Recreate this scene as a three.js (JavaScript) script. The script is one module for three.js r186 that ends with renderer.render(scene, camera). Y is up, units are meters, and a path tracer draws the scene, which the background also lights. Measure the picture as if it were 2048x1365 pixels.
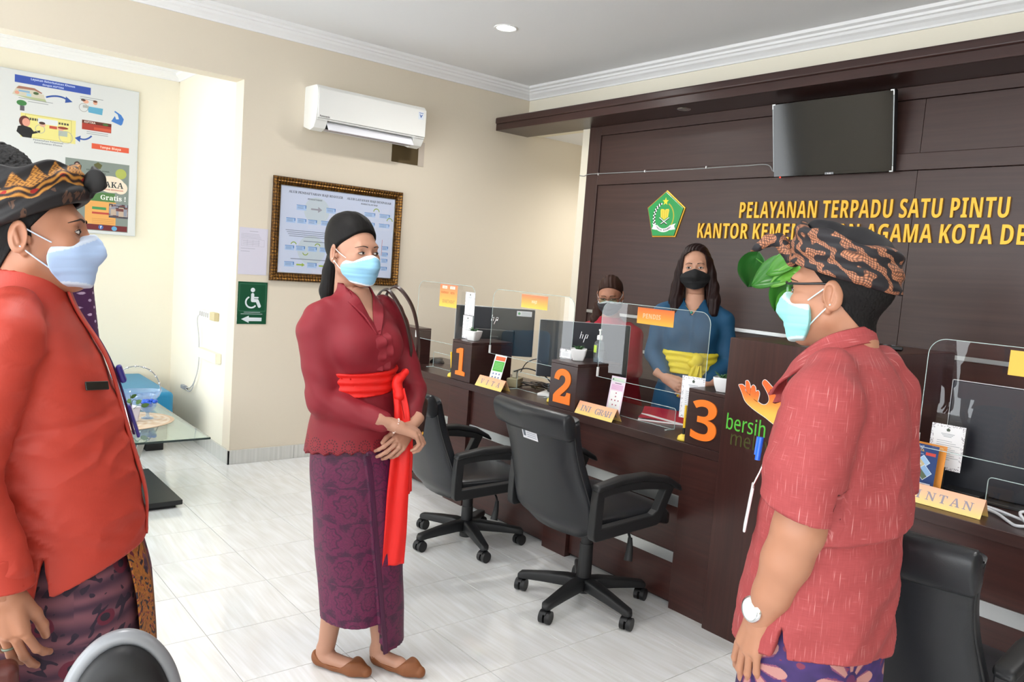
import * as THREE from 'three';
import { mergeGeometries, mergeVertices, toCreasedNormals } from 'three/addons/utils/BufferGeometryUtils.js';
import { RoundedBoxGeometry } from 'three/addons/geometries/RoundedBoxGeometry.js';
import { TextGeometry } from 'three/addons/geometries/TextGeometry.js';
import { FontLoader } from 'three/addons/loaders/FontLoader.js';
import { ImprovedNoise } from 'three/addons/math/ImprovedNoise.js';

// ---------------------------------------------------------------- camera, sky, exposure
const scene = new THREE.Scene();
const camera = new THREE.PerspectiveCamera(47.17, 2048 / 1365, 0.05, 100);
camera.position.set(0, 1.53, 0);
camera.quaternion.setFromRotationMatrix(new THREE.Matrix4().makeBasis(
  new THREE.Vector3(0.77610608, 0.07437241, 0.62620133),
  new THREE.Vector3(0.00130455, 0.9928294, -0.11953277),
  new THREE.Vector3(-0.63060103, 0.09358703, 0.7704439)));
const renderer = new THREE.WebGLRenderer({ antialias: true });
renderer.toneMapping = THREE.LinearToneMapping;
renderer.toneMappingExposure = 1.04;
renderer.shadowMap.enabled = true;
// overcast daylight outside the windows
scene.background = new THREE.Color(0.93, 0.97, 1.0);
scene.backgroundIntensity = 6.5;
const LAMP = 7.5;              // candela-like strength of one ceiling downlight

// ---------------------------------------------------------------- helpers
const PI = Math.PI, rad = (d) => d * PI / 180;
const clamp = (x, a = 0, b = 1) => Math.min(b, Math.max(a, x));
const mix = (a, b, t) => a + (b - a) * t;
const sstep = (a, b, x) => { const t = clamp((x - a) / (b - a)); return t * t * (3 - 2 * t); };
function rng(seed) { let s = seed >>> 0; return () => { s = (s + 0x6d2b79f5) >>> 0; let t = s; t = Math.imul(t ^ (t >>> 15), t | 1); t ^= t + Math.imul(t ^ (t >>> 7), t | 61); return ((t ^ (t >>> 14)) >>> 0) / 4294967296; }; }
const inoise = new ImprovedNoise();
const noise = (x, y, z = 0) => inoise.noise(x, y, z);
const V = (x, y, z) => new THREE.Vector3(x, y, z);

const used = new Map();
function numbered(name) {
  const n = used.get(name) ?? 0; used.set(name, n + 1);
  return n ? name + '_' + String(n).padStart(3, '0') : name;
}
function shade(o) { o.castShadow = true; o.receiveShadow = true; return o; }
function mesh(name, geo, mat, parent) { const m = shade(new THREE.Mesh(geo, mat)); m.name = parent && parent !== scene ? name : numbered(name); (parent ?? scene).add(m); return m; }
function tag(o, label, category, group) { o.userData.label = label; o.userData.category = category; if (group) o.userData.group = group; return o; }
function thing(name, label, category, pos = [0, 0, 0], turn = 0, group) {
  const o = new THREE.Group(); o.name = numbered(name); scene.add(o);
  o.position.set(...pos); o.rotation.y = turn; return tag(o, label, category, group);
}
function struct(name, geo, mat, parent) { const m = mesh(name, geo, mat, parent); if (!parent) m.userData.kind = 'structure'; return m; }
function copyOf(o, label, pos, turn) {
  const c = o.clone(); c.name = numbered(o.name.replace(/_\d{3}$/, '')); scene.add(c);
  c.userData = { ...o.userData, label }; if (pos) c.position.set(...pos); if (turn !== undefined) c.rotation.y = turn; return c;
}
// uv in metres from the dominant direction of each face normal; grain runs along u
function boxUV(g, grain = 'x', off = [0, 0]) {
  if (g.index) g = g.toNonIndexed();
  const p = g.attributes.position, n = g.attributes.normal, uv = new Float32Array(p.count * 2);
  for (let i = 0; i < p.count; i += 3) {
    let ax = 0, ay = 0, az = 0;
    for (let k = 0; k < 3; k++) { ax += n.getX(i + k); ay += n.getY(i + k); az += n.getZ(i + k); }
    ax = Math.abs(ax); ay = Math.abs(ay); az = Math.abs(az);
    for (let k = 0; k < 3; k++) {
      const x = p.getX(i + k), y = p.getY(i + k), z = p.getZ(i + k); let u, v;
      if (ax >= ay && ax >= az) { u = z; v = y; } else if (ay >= az) { u = x; v = z; if (grain === 'z') { u = z; v = x; } } else { u = x; v = y; }
      if (grain === 'y' && !(ay > ax && ay > az)) { const t = u; u = v; v = t; }
      uv[(i + k) * 2] = u + off[0]; uv[(i + k) * 2 + 1] = v + off[1];
    }
  }
  g.setAttribute('uv', new THREE.BufferAttribute(uv, 2)); return g;
}
// a box between two corners with chamfered edges
function bx(x0, x1, y0, y1, z0, z1, r = 0.002, grain = 'x', off = [0, 0]) {
  const w = x1 - x0, h = y1 - y0, d = z1 - z0; r = Math.min(r, w / 2.01, h / 2.01, d / 2.01);
  const g = r > 0 ? new RoundedBoxGeometry(w, h, d, 1, r) : new THREE.BoxGeometry(w, h, d);
  g.translate((x0 + x1) / 2, (y0 + y1) / 2, (z0 + z1) / 2); return boxUV(g, grain, off);
}
function clean(g) { if (g.index) g = g.toNonIndexed(); for (const k of Object.keys(g.attributes)) if (!['position', 'normal', 'uv'].includes(k)) g.deleteAttribute(k); if (!g.attributes.uv) g.setAttribute('uv', new THREE.BufferAttribute(new Float32Array(g.attributes.position.count * 2), 2)); g.morphAttributes = {}; return g; }
const merge = (...gs) => mergeGeometries(gs.flat().map(clean), false);
function tube(pts, r, seg = 40, rs = 8, closed = false) {
  return new THREE.TubeGeometry(new THREE.CatmullRomCurve3(pts.map((p) => p.isVector3 ? p : V(...p)), closed), seg, r, rs, closed);
}
// tube whose radius follows a function of 0..1, optional flattening
function taperTube(pts, rf, seg = 32, rs = 12) {
  const g = tube(pts, 1, seg, rs), c = new THREE.CatmullRomCurve3(pts.map((p) => p.isVector3 ? p : V(...p)));
  const p = g.attributes.position, o = V(), q = V();
  for (let i = 0; i <= seg; i++) { c.getPointAt(i / seg, o); for (let j = 0; j <= rs; j++) { const k = i * (rs + 1) + j; q.fromBufferAttribute(p, k).sub(o).multiplyScalar(rf(i / seg)).add(o); p.setXYZ(k, q.x, q.y, q.z); } }
  g.computeVertexNormals(); return g;
}
function cyl(a, b, ra, rb = ra, seg = 20) {
  const A = V(...a), B = V(...b), d = B.clone().sub(A), g = new THREE.CylinderGeometry(rb, ra, d.length(), seg, 1);
  g.applyQuaternion(new THREE.Quaternion().setFromUnitVectors(V(0, 1, 0), d.clone().normalize())); g.translate((A.x + B.x) / 2, (A.y + B.y) / 2, (A.z + B.z) / 2); return g;
}
function lathe(pts, seg = 32) { return new THREE.LatheGeometry(pts.map(([x, y]) => new THREE.Vector2(x, y)), seg); }
function extrude(shape, depth, bevel = 0.001, seg = 12) { return new THREE.ExtrudeGeometry(shape, { depth, bevelEnabled: bevel > 0, bevelSize: bevel, bevelThickness: bevel, bevelSegments: 2, curveSegments: seg }); }
function roundRect(w, h, r, cx = 0, cy = 0) {
  const s = new THREE.Shape(), x = cx - w / 2, y = cy - h / 2, q = Array.isArray(r) ? r : [r, r, r, r];
  s.moveTo(x + q[0], y); s.lineTo(x + w - q[1], y); if (q[1]) s.absarc(x + w - q[1], y + q[1], q[1], -PI / 2, 0);
  s.lineTo(x + w, y + h - q[2]); if (q[2]) s.absarc(x + w - q[2], y + h - q[2], q[2], 0, PI / 2);
  s.lineTo(x + q[3], y + h); if (q[3]) s.absarc(x + q[3], y + h - q[3], q[3], PI / 2, PI);
  s.lineTo(x, y + q[0]); if (q[0]) s.absarc(x + q[0], y + q[0], q[0], PI, PI * 1.5); return s;
}
// turn a shape drawn in (u right, v up) so that it faces -x (wall B side: seen from the room, u runs towards +z)
const faceNegX = (g) => g.applyMatrix4(new THREE.Matrix4().makeBasis(V(0, 0, 1), V(0, 1, 0), V(-1, 0, 0)));

// closed rings joined into a skin with closed ends; rows[i] is a ring of n points [x, y, z]
function loft(rows, capped = true) {
  const n = rows[0].length, pos = [], uv = [], idx = []; let len = 0;
  for (let i = 0; i < rows.length; i++) {
    if (i) len += Math.hypot(rows[i][0][0] - rows[i - 1][0][0], rows[i][0][1] - rows[i - 1][0][1], rows[i][0][2] - rows[i - 1][0][2]);
    let per = 0; for (let j = 0; j <= n; j++) { const p = rows[i][j % n]; if (j) { const q = rows[i][j - 1]; per += Math.hypot(p[0] - q[0], p[1] - q[1], p[2] - q[2]); } pos.push(...p); uv.push(per, len); }
  }
  const m = n + 1;
  for (let i = 0; i < rows.length - 1; i++) for (let j = 0; j < n; j++) { const a = i * m + j, b = a + 1, c = a + m, d = c + 1; idx.push(a, b, d, a, d, c); }
  if (capped) for (const [i, flip] of [[0, true], [rows.length - 1, false]]) {
    const c = [0, 0, 0]; for (const p of rows[i]) for (let k = 0; k < 3; k++) c[k] += p[k] / n;
    const base = pos.length / 3; pos.push(...c); uv.push(0, 0);
    for (let j = 0; j < n; j++) { const a = i * m + j, b = a + 1; if (flip) idx.push(base, b, a); else idx.push(base, a, b); }
  }
  const g = new THREE.BufferGeometry(); g.setAttribute('position', new THREE.Float32BufferAttribute(pos, 3)); g.setAttribute('uv', new THREE.Float32BufferAttribute(uv, 2)); g.setIndex(idx); g.computeVertexNormals();
  // weld the normals of the seam
  const nn = g.attributes.normal; for (let i = 0; i < rows.length; i++) { const a = i * m, b = a + n, x = nn.getX(a) + nn.getX(b), y = nn.getY(a) + nn.getY(b), z = nn.getZ(a) + nn.getZ(b), l = Math.hypot(x, y, z) || 1; nn.setXYZ(a, x / l, y / l, z / l); nn.setXYZ(b, x / l, y / l, z / l); }
  return g;
}
// superellipse ring: half sizes a, b in the plane of two axes about a centre
function ring(c, U, W, a, b, e = 2, n = 32) { const r = []; for (let j = 0; j < n; j++) { const t = j / n * 2 * PI, ct = Math.cos(t), st = Math.sin(t), x = Math.sign(ct) * Math.abs(ct) ** (2 / e) * a, y = Math.sign(st) * Math.abs(st) ** (2 / e) * b; r.push([c[0] + U[0] * x + W[0] * y, c[1] + U[1] * x + W[1] * y, c[2] + U[2] * x + W[2] * y]); } return r; }

// ---------------------------------------------------------------- textures
function canvas(w, h, draw) { const c = document.createElement('canvas'); c.width = w; c.height = h; const g = c.getContext('2d'); draw(g, w, h); return c; }
function ctex(w, h, draw, { rep = [1, 1], wrap = false, data = false } = {}) {
  const t = new THREE.CanvasTexture(canvas(w, h, draw)); if (!data) t.colorSpace = THREE.SRGBColorSpace;
  t.wrapS = t.wrapT = wrap ? THREE.RepeatWrapping : THREE.ClampToEdgeWrapping; t.repeat.set(...rep); return t;
}
// procedural pixel texture, f(u, v) -> [r, g, b] 0..255 (sRGB) or one grey; tiles when f does
function ptex(w, h, f, { rep = [1, 1], data = false } = {}) {
  const a = new Uint8Array(w * h * 4);
  for (let j = 0; j < h; j++) for (let i = 0; i < w; i++) { const c = f(i / w, j / h), k = (j * w + i) * 4; if (typeof c === 'number') { a[k] = a[k + 1] = a[k + 2] = clamp(c, 0, 255); } else for (let m = 0; m < 3; m++) a[k + m] = clamp(c[m], 0, 255); a[k + 3] = 255; }
  const t = new THREE.DataTexture(a, w, h); t.magFilter = THREE.LinearFilter; t.minFilter = THREE.LinearFilter; t.wrapS = t.wrapT = THREE.RepeatWrapping; if (!data) t.colorSpace = THREE.SRGBColorSpace; t.repeat.set(...rep); t.needsUpdate = true; return t;
}
// tileable noise on a w x h lattice
function tnoise(u, v, fu, fv, seed = 0) {
  const A = u * 2 * PI, B = v * 2 * PI, a = fu / 6.28, b = fv / 6.28;
  return noise(Math.cos(A) * a + seed * 7.3 + Math.sin(B) * b * 1.3, Math.sin(A) * a + 11.7 + Math.cos(B) * b * 0.7, Math.cos(B) * b + Math.sin(B) * b * 0.61 + seed * 3.1);
}
const fr = (x) => x - Math.floor(x);
const M = {};
const std = (o) => new THREE.MeshStandardMaterial(o), phys = (o) => new THREE.MeshPhysicalMaterial(o);
const srgb = (r, g, b) => new THREE.Color().setRGB(r / 255, g / 255, b / 255, THREE.SRGBColorSpace);
{
  const woodAt = (lo, hi, seed) => (u, v) => {
    const s = tnoise(u, v, 3, 60, seed) * 0.5 + tnoise(u, v, 6, 170, seed + 1) * 0.35 + tnoise(u, v, 2, 9, seed + 2) * 0.3, t = clamp(0.5 + s * 0.75);
    return [mix(lo[0], hi[0], t), mix(lo[1], hi[1], t), mix(lo[2], hi[2], t)];
  };
  M.wood = std({ map: ptex(512, 512, woodAt([50, 31, 29], [66, 42, 38], 1), { rep: [0.9, 0.9] }), roughness: 0.3 });
  M.woodRed = std({ map: ptex(512, 512, woodAt([52, 28, 25], [72, 40, 35], 5), { rep: [0.9, 0.9] }), roughness: 0.32 });
  M.woodWall = std({ map: ptex(512, 512, woodAt([58, 40, 37], [74, 53, 48], 9), { rep: [0.6, 0.6] }), roughness: 0.36 });
  const plaster = ptex(256, 256, (u, v) => 128 + 40 * tnoise(u, v, 40, 40, 3) + 30 * tnoise(u, v, 90, 90, 4), { data: true, rep: [1.5, 1.5] });
  M.wall = std({ color: srgb(222, 211, 192), roughness: 0.85, bumpMap: plaster, bumpScale: 0.0006 });
  M.alcove = std({ color: srgb(238, 232, 214), roughness: 0.85, bumpMap: plaster, bumpScale: 0.0006 });
  M.cream = std({ color: srgb(236, 229, 210), roughness: 0.7 });
  M.ceil = std({ color: srgb(238, 238, 239), roughness: 0.9 });
  M.cornice = std({ color: srgb(238, 238, 238), roughness: 0.6 });
  M.white = std({ color: srgb(238, 238, 236), roughness: 0.5 });
  M.black = std({ color: srgb(22, 22, 24), roughness: 0.45 });
  M.blackGloss = std({ color: srgb(10, 10, 11), roughness: 0.08 });
  M.alu = std({ color: srgb(196, 199, 200), roughness: 0.32, metalness: 0.9 });
  M.chrome = std({ color: srgb(225, 226, 228), roughness: 0.12, metalness: 1 });
  M.gold = std({ color: srgb(226, 172, 60), roughness: 0.38, metalness: 0.55 });
  M.acrylic = phys({ color: 0xffffff, transmission: 1, thickness: 0, roughness: 0.0, ior: 1.5 });
  M.acrylicEdge = phys({ color: srgb(225, 240, 238), roughness: 0.15, transmission: 0.5, thickness: 0 });
  M.glassClear = phys({ color: srgb(236, 250, 246), transmission: 1, thickness: 0, roughness: 0.0, ior: 1.5 });
}
// ---------------------------------------------------------------- the room
const ZA = -5.4, XB = 4.418, CEIL = 3.08, ZR = 2.8, XL = -2.6, ZB = -6.87, XS = 1.925, XQ = -0.15;
// floor: screed under separate marble-look tiles
{
  const floor = struct('floor', bx(XL, 7, -0.12, -0.0022, ZB - 0.2, ZR, 0), std({ color: srgb(168, 166, 160), roughness: 0.9 }));
  const marble = (seed) => {
    const R = rng(seed), o = R() * 40;
    return ptex(256, 256, (u, v) => {
      const s = noise(u * 26 + v * 1.5 + o, v * 1.6 + o, seed) * 0.6 + noise(u * 60 + v * 2 + o, v * 3, seed + 9) * 0.35 + noise(u * 7 + o, v * 2.2, seed + 4) * 0.5;
      const t = clamp(0.5 + s * 0.8);
      return [mix(224, 241, t), mix(223, 242, t), mix(219, 243, t)];
    });
  };
  const mats = [3, 8, 15, 21, 34, 55].map((s) => std({ map: marble(s), roughness: 0.08 }));
  const T = 0.4, gap = 0.0026, base = new RoundedBoxGeometry(T - gap, 0.008, T - gap, 1, 0.0008), R = rng(5);
  const g0 = boxUV(base.clone()); { const u = g0.attributes.uv; for (let i = 0; i < u.count; i++) u.setXY(i, u.getX(i) / T + 0.5, u.getY(i) / T + 0.5); }
  const geos = [g0, g0.clone(), g0.clone()];
  for (const [k, g] of geos.entries()) { const u = g.attributes.uv; if (k) for (let i = 0; i < u.count; i++) u.setXY(i, k === 1 ? 1 - u.getX(i) : u.getX(i), 1 - u.getY(i)); }
  const rest = [];
  for (let i = -10; i < 8; i++) for (let j = -6; j < 19; j++) {
    const x = 1.406 + (i + 0.5) * T, z = -4.586 + (j + 0.5) * T;
    if (x < XL - 0.2 || z < ZB - 0.2 || z > ZR) continue;
    const v = Math.floor(R() * 18);
    if (x > -0.3 && x < 3.0 && z < -0.9) { const m = mesh('tile', geos[v % 3], mats[v % 6], floor); m.position.set(x, -0.004, z); }
    else rest.push(geos[v % 3].clone().translate(x, -0.004, z));
  }
  const far = mesh('tile_field', mergeGeometries(rest), mats[0], floor); far.userData.kind = 'stuff';
}
// wall A (with the air conditioner): right of the alcove opening, the lintel over it and a short return on the left
{
  const t = 0.15;
  struct('wall_back', merge(bx(XS, 7, 0, CEIL + 0.1, ZA - t, ZA, 0), bx(XQ, XS, 2.655, CEIL + 0.1, ZA - t, ZA, 0), bx(XL, XQ, 0, CEIL + 0.1, ZA - t, ZA, 0)), M.wall);
  // alcove behind it
  struct('wall_alcove_right', bx(XS, XS + 0.15, 0, 3.0, ZB, ZA - t, 0), M.alcove);
  struct('wall_alcove_back', bx(XQ - 0.15, XS + 0.15, 0, 3.0, ZB - 0.15, ZB, 0), M.alcove);
  struct('wall_alcove_left', merge(bx(XQ - 0.15, XQ, 0, 0.35, ZB, ZA - t, 0), bx(XQ - 0.15, XQ, 2.75, 3.0, ZB, ZA - t, 0), bx(XQ - 0.15, XQ, 0.35, 2.75, ZB, ZB + 0.12, 0), bx(XQ - 0.15, XQ, 0.35, 2.75, ZA - t - 0.06, ZA - t, 0)), M.alcove);
  struct('ceiling_alcove', bx(XQ - 0.15, XS + 0.15, 2.93, 3.0, ZB, ZA - t, 0), M.ceil);
}
// wall B (panelled wall) with the passage opening at its far end
{
  struct('wall_right', merge(bx(XB, XB + 0.15, 0, CEIL + 0.1, -4.67, ZR, 0), bx(XB, XB + 0.15, 2.69, CEIL + 0.1, ZA, -4.67, 0)), M.alcove);
  struct('ceiling_passage', bx(XB + 0.15, 7, 2.7, 2.8, ZA, -3.4, 0), M.ceil);
  struct('wall_passage', merge(bx(6.9, 7, 0, 2.8, ZA, -3.4, 0), bx(XB + 0.15, 7, 0, 2.8, -3.5, -3.4, 0)), M.alcove);
}
struct('ceiling', bx(XL - 0.15, XB + 0.15, CEIL, CEIL + 0.1, ZA, ZR, 0), M.ceil);
// window walls on the left and behind the camera
function windowWall(name, axis, at, a0, a1, wins, frameName) {
  const gs = [], y1 = CEIL + 0.1, t = 0.15, B = (a, b, y0, yy) => axis === 'x' ? bx(at - t, at, y0, yy, a, b, 0) : bx(a, b, y0, yy, at, at + t, 0);
  let a = a0; for (const [w0, w1, h0, h1] of wins) { gs.push(B(a, w0, 0, y1), B(w0, w1, 0, h0), B(w0, w1, h1, y1)); a = w1; } gs.push(B(a, a1, 0, y1));
  struct(name, merge(gs), M.wall);
  wins.forEach(([w0, w1, h0, h1], i) => {
    const f = [], c = at + (axis === 'x' ? -t / 2 : t / 2), n = Math.round((w1 - w0) / 0.8);
    const F = (p, q, y0, yy) => f.push(axis === 'x' ? bx(c - 0.025, c + 0.025, y0, yy, p, q, 0.003) : bx(p, q, y0, yy, c - 0.025, c + 0.025, 0.003));
    F(w0, w1, h0, h0 + 0.05); F(w0, w1, h1 - 0.05, h1); for (let k = 0; k <= n; k++) { const p = mix(w0, w1 - 0.05, k / n); F(p, p + 0.05, h0, h1); }
    const wn = struct(frameName, merge(f), M.white);
  });
}
windowWall('wall_left', 'x', XL, ZA, ZR, [[-4.9, -2.9, 0.3, 2.95], [-2.3, -0.3, 0.3, 2.95], [0.3, 2.3, 0.3, 2.95]], 'window_1');
windowWall('wall_rear', 'z', ZR, XL - 0.15, XB + 0.15, [[-2.2, -0.6, 0.9, 2.6]], 'window_2');
struct('window_3', (() => { const f = [], c = XQ - 0.07, z0 = ZB + 0.12, z1 = ZA - 0.21; for (const y of [0.35, 2.7]) f.push(bx(c - 0.025, c + 0.025, y, y + 0.05, z0, z1, 0.003)); for (let k = 0; k <= 2; k++) { const z = mix(z0, z1 - 0.05, k / 2); f.push(bx(c - 0.025, c + 0.025, 0.35, 2.75, z, z + 0.05, 0.003)); } return merge(f); })(), M.white);

// cornices: stepped plaster crown along walls A and B and in the alcove
{
  const prof = [[0, 0], [0.012, 0], [0.014, 0.012], [0.03, 0.03], [0.044, 0.04], [0.05, 0.055], [0.062, 0.06], [0.064, 0.074], [0.086, 0.082], [0.09, 0.1], [0, 0.1]];
  const run = (len) => { const s = new THREE.Shape(prof.map(([a, b]) => new THREE.Vector2(a, b))); return new THREE.ExtrudeGeometry(s, { depth: len, bevelEnabled: false }); };
  const place = (len, px, py, pz, out, along) => { const g = run(len); g.applyMatrix4(new THREE.Matrix4().makeBasis(out, V(0, 1, 0), along)); g.translate(px, py, pz); return g; };
  const y = CEIL - 0.1;
  // out = direction away from the wall, along = run direction (out x up = along keeps faces outward)
  struct('trim_1', place(XB - XL, XL, y, ZA, V(0, 0, 1), V(-1, 0, 0)).translate(XB - XL, 0, 0), M.cornice);
  struct('trim_2', place(ZR - ZA, XB, y, ZA, V(-1, 0, 0), V(0, 0, -1)).translate(0, 0, ZR - ZA), M.cornice);
  struct('trim_3', merge(place(XS - XQ, XS, 2.83, ZB, V(0, 0, 1), V(-1, 0, 0)), place(ZA - 0.15 - ZB, XS, 2.83, ZA - 0.15, V(-1, 0, 0), V(0, 0, -1))), M.cornice);
}
// tile skirting
{
  const sk = std({ map: ptex(256, 128, (u, v) => { const t = clamp(0.5 + noise(u * 44, v * 1.2, 2) * 0.7 + noise(u * 90, 1, 6) * 0.3); return [mix(196, 218, t), mix(196, 217, t), mix(190, 212, t)]; }, { rep: [1.2, 1] }), roughness: 0.2 });
  const b1 = struct('baseboard_back', bx(XS - 0.012, 2.4, 0, 0.1, ZA, ZA + 0.012, 0.001), sk);
  mesh('skirting_tile', bx(2.402, 2.8, 0, 0.1, ZA, ZA + 0.012, 0.001), sk, b1); mesh('skirting_tile', bx(2.802, 4.4, 0, 0.1, ZA, ZA + 0.012, 0.001), sk, b1);
  struct('baseboard_alcove', merge(bx(XS - 0.012, XS, 0, 0.1, ZB, ZA + 0.012, 0.001), bx(XQ, XS, 0, 0.1, ZB, ZB + 0.012, 0.001)), sk);
}
// white end strip of wall B beside the passage
struct('trim_4', bx(XB - 0.02, XB + 0.001, 0, 2.67, -4.672, -4.568, 0.002), M.cream);
// wall panelling of dark laminate: boards sunk between stiles and rails
{
  const pan = tag(mesh('wall_panelling', bx(4.400, XB + 0.0005, 0, 2.70, -4.568, ZR - 0.02, 0, 'z'), M.woodWall), 'dark brown laminate panelling covering the wall behind the counter', 'panelling');
  mesh('stile', bx(4.372, 4.4, 0, 2.67, -4.568, -4.44, 0.003, 'y'), M.woodWall, pan);
  mesh('rail', bx(4.372, 4.4, 2.218, 2.309, -4.44, ZR - 0.05, 0.003, 'z', [0.3, 0.7]), M.woodWall, pan);
  mesh('rail', bx(4.372, 4.4, 2.60, 2.67, -4.44, ZR - 0.05, 0.003, 'z', [0.1, 0.2]), M.woodWall, pan);
  let z = -4.44, k = 0; for (const w of [2.44, 2.44, 2.2]) { mesh('board', bx(4.385, 4.4, 1.245, 2.216, z + 0.001, z + w - 0.001, 0.0015, 'z', [k * 0.37, k * 0.21]), M.woodWall, pan); mesh('board', bx(4.385, 4.4, 2.311, 2.598, z + 0.001, z + w - 0.001, 0.0015, 'z', [k * 0.57, k * 0.11 + 0.4]), M.woodWall, pan); mesh('board', bx(4.385, 4.4, 0.995, 1.22, z + 0.001, z + w - 0.001, 0.0015, 'z', [k * 0.27, 0.6]), M.woodWall, pan); mesh('board', bx(4.385, 4.4, 0.1, 0.972, z + 0.001, z + w - 0.001, 0.0015, 'z', [k * 0.77, 0.8]), M.woodWall, pan); z += w; k++; }
  for (const [a, b] of [[1.221, 1.245], [0.973, 0.995]]) mesh('aluminium_strip', bx(4.372, 4.4, a, b, -4.44, ZR - 0.05, 0.002), M.alu, pan);
}
// projecting canopy beam over the counter
{
  const c = thing('canopy_beam', 'dark brown wooden canopy beam running along the top of the panelled wall', 'beam');
  mesh('fascia', bx(4.07, 4.09, 2.67, 2.73, ZA + 0.002, ZR - 0.05, 0.002, 'z'), M.wood, c);
  mesh('cap_board', bx(4.055, XB, 2.722, 2.776, ZA + 0.002, ZR - 0.05, 0.012, 'z', [0.4, 0.3]), M.wood, c);
  mesh('soffit_board', bx(4.09, XB, 2.67, 2.69, ZA + 0.002, ZR - 0.05, 0.002, 'z', [0.1, 0.6]), M.wood, c);
}
// recessed ceiling downlights: glowing disc, white ring, and a light of the same size under it
function downlight(x, y, z, r, cd, label, glow = 14) {
  const d = thing('ceiling_downlight', label, 'ceiling light', [x, y, z], 0);
  mesh('trim_ring', lathe([[r, 0], [r * 1.02, -0.004], [r * 1.22, -0.006], [r * 1.28, -0.002], [r * 1.28, 0.004]], 40), M.white, d);
  const disc = new THREE.CircleGeometry(r, 40).rotateX(PI / 2).translate(0, -0.001, 0);
  mesh('lamp_face', disc, std({ color: 0xffffff, emissive: new THREE.Color(1, 1, 1), emissiveIntensity: glow, roughness: 0.4 }), d);
  const l = new THREE.SpotLight(new THREE.Color(1, 0.98, 0.95), cd, 0, rad(80), 0.6, 2); l.position.set(0, -0.012, 0); l.target.position.set(0, -1, 0); l.castShadow = true; l.shadow.radius = r / 0.02; d.add(l, l.target);
  return d;
}
downlight(3.19, CEIL, -4.2, 0.062, LAMP, 'round white recessed downlight glowing in the ceiling above the counter');
downlight(5.3, 2.7, -4.5, 0.062, 9, 'unseen warm recessed downlight in the low ceiling of the passage');
downlight(3.19, CEIL, -0.2, 0.062, LAMP, 'unseen twin recessed downlight in the ceiling nearer the camera');
downlight(0.6, CEIL, -2.2, 0.062, LAMP, 'unseen recessed downlight in the ceiling over the open floor');
{
  const d = thing('beam_spotlight', 'small chrome recessed spotlight in the underside of the wooden beam', 'spotlight', [4.2, 2.67, -3.5]);
  mesh('trim_ring', lathe([[0.026, 0.002], [0.03, -0.003], [0.042, -0.005], [0.046, 0]], 32), M.chrome, d);
  mesh('reflector', lathe([[0.0, -0.0012], [0.018, -0.001], [0.026, -0.002]], 32), M.chrome, d);
}
// ---------------------------------------------------------------- the service counter
const font = {}; for (const k of ['sans_bold', 'sans_regular', 'serif_bold', 'serif_regular']) font[k] = await new FontLoader().loadAsync(`fonts/droid/droid_${k}.typeface.json`);
// text solid fitted to a width and a cap height, facing -x when neg is set
function textGeo(str, f, width, height, depth, bevel = 0) {
  const g = new TextGeometry(str, { font: font[f], size: 1, depth: 1, curveSegments: 8, bevelEnabled: false }); g.computeBoundingBox();
  const b = g.boundingBox, w = b.max.x - b.min.x, h = b.max.y - b.min.y; g.translate(-b.min.x, -b.min.y, 0); g.scale(width / w, height / h, depth); g.deleteAttribute('normal'); const q = g.index ? g.toNonIndexed() : g; q.computeVertexNormals(); return q;
}
const TOP = 0.79, XF = 2.874;
{
  const c = thing('service_counter', 'long dark brown service counter with three numbered places behind two office chairs', 'counter', [0, 0, 0]);
  mesh('worktop', bx(2.868, 3.43, 0.748, TOP, -5.05, -2.001, 0.002, 'z'), M.wood, c);
  const bays = [[-5.05, -4.11, -3.9], [-3.9, -3.12, -2.93], [-2.93, -2.215, -2.0]];
  for (const [a, b, e] of bays) {
    mesh('front_panel', bx(2.9, 2.918, 0.02, 0.748, a, b, 0.001, 'z', [a, 0.2]), M.woodRed, c);
    mesh('pilaster', bx(2.874, 2.918, 0, 0.746, b, e - 0.001, 0.002, 'z', [e, 0.5]), M.woodRed, c);
    for (const [y0, y1] of [[0.476, 0.53], [0.21, 0.262]]) mesh('aluminium_strip', bx(2.893, 2.9, y0, y1, a + 0.002, b - 0.001, 0.001), M.alu, c);
  }
  mesh('plinth', bx(2.93, 2.96, 0, 0.06, -5.05, -2.0, 0.001, 'z'), M.black, c);
  mesh('back_panel', bx(3.4, 3.42, 0.0, 0.748, -5.05, -2.0, 0.001, 'z'), M.wood, c);
}
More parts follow.
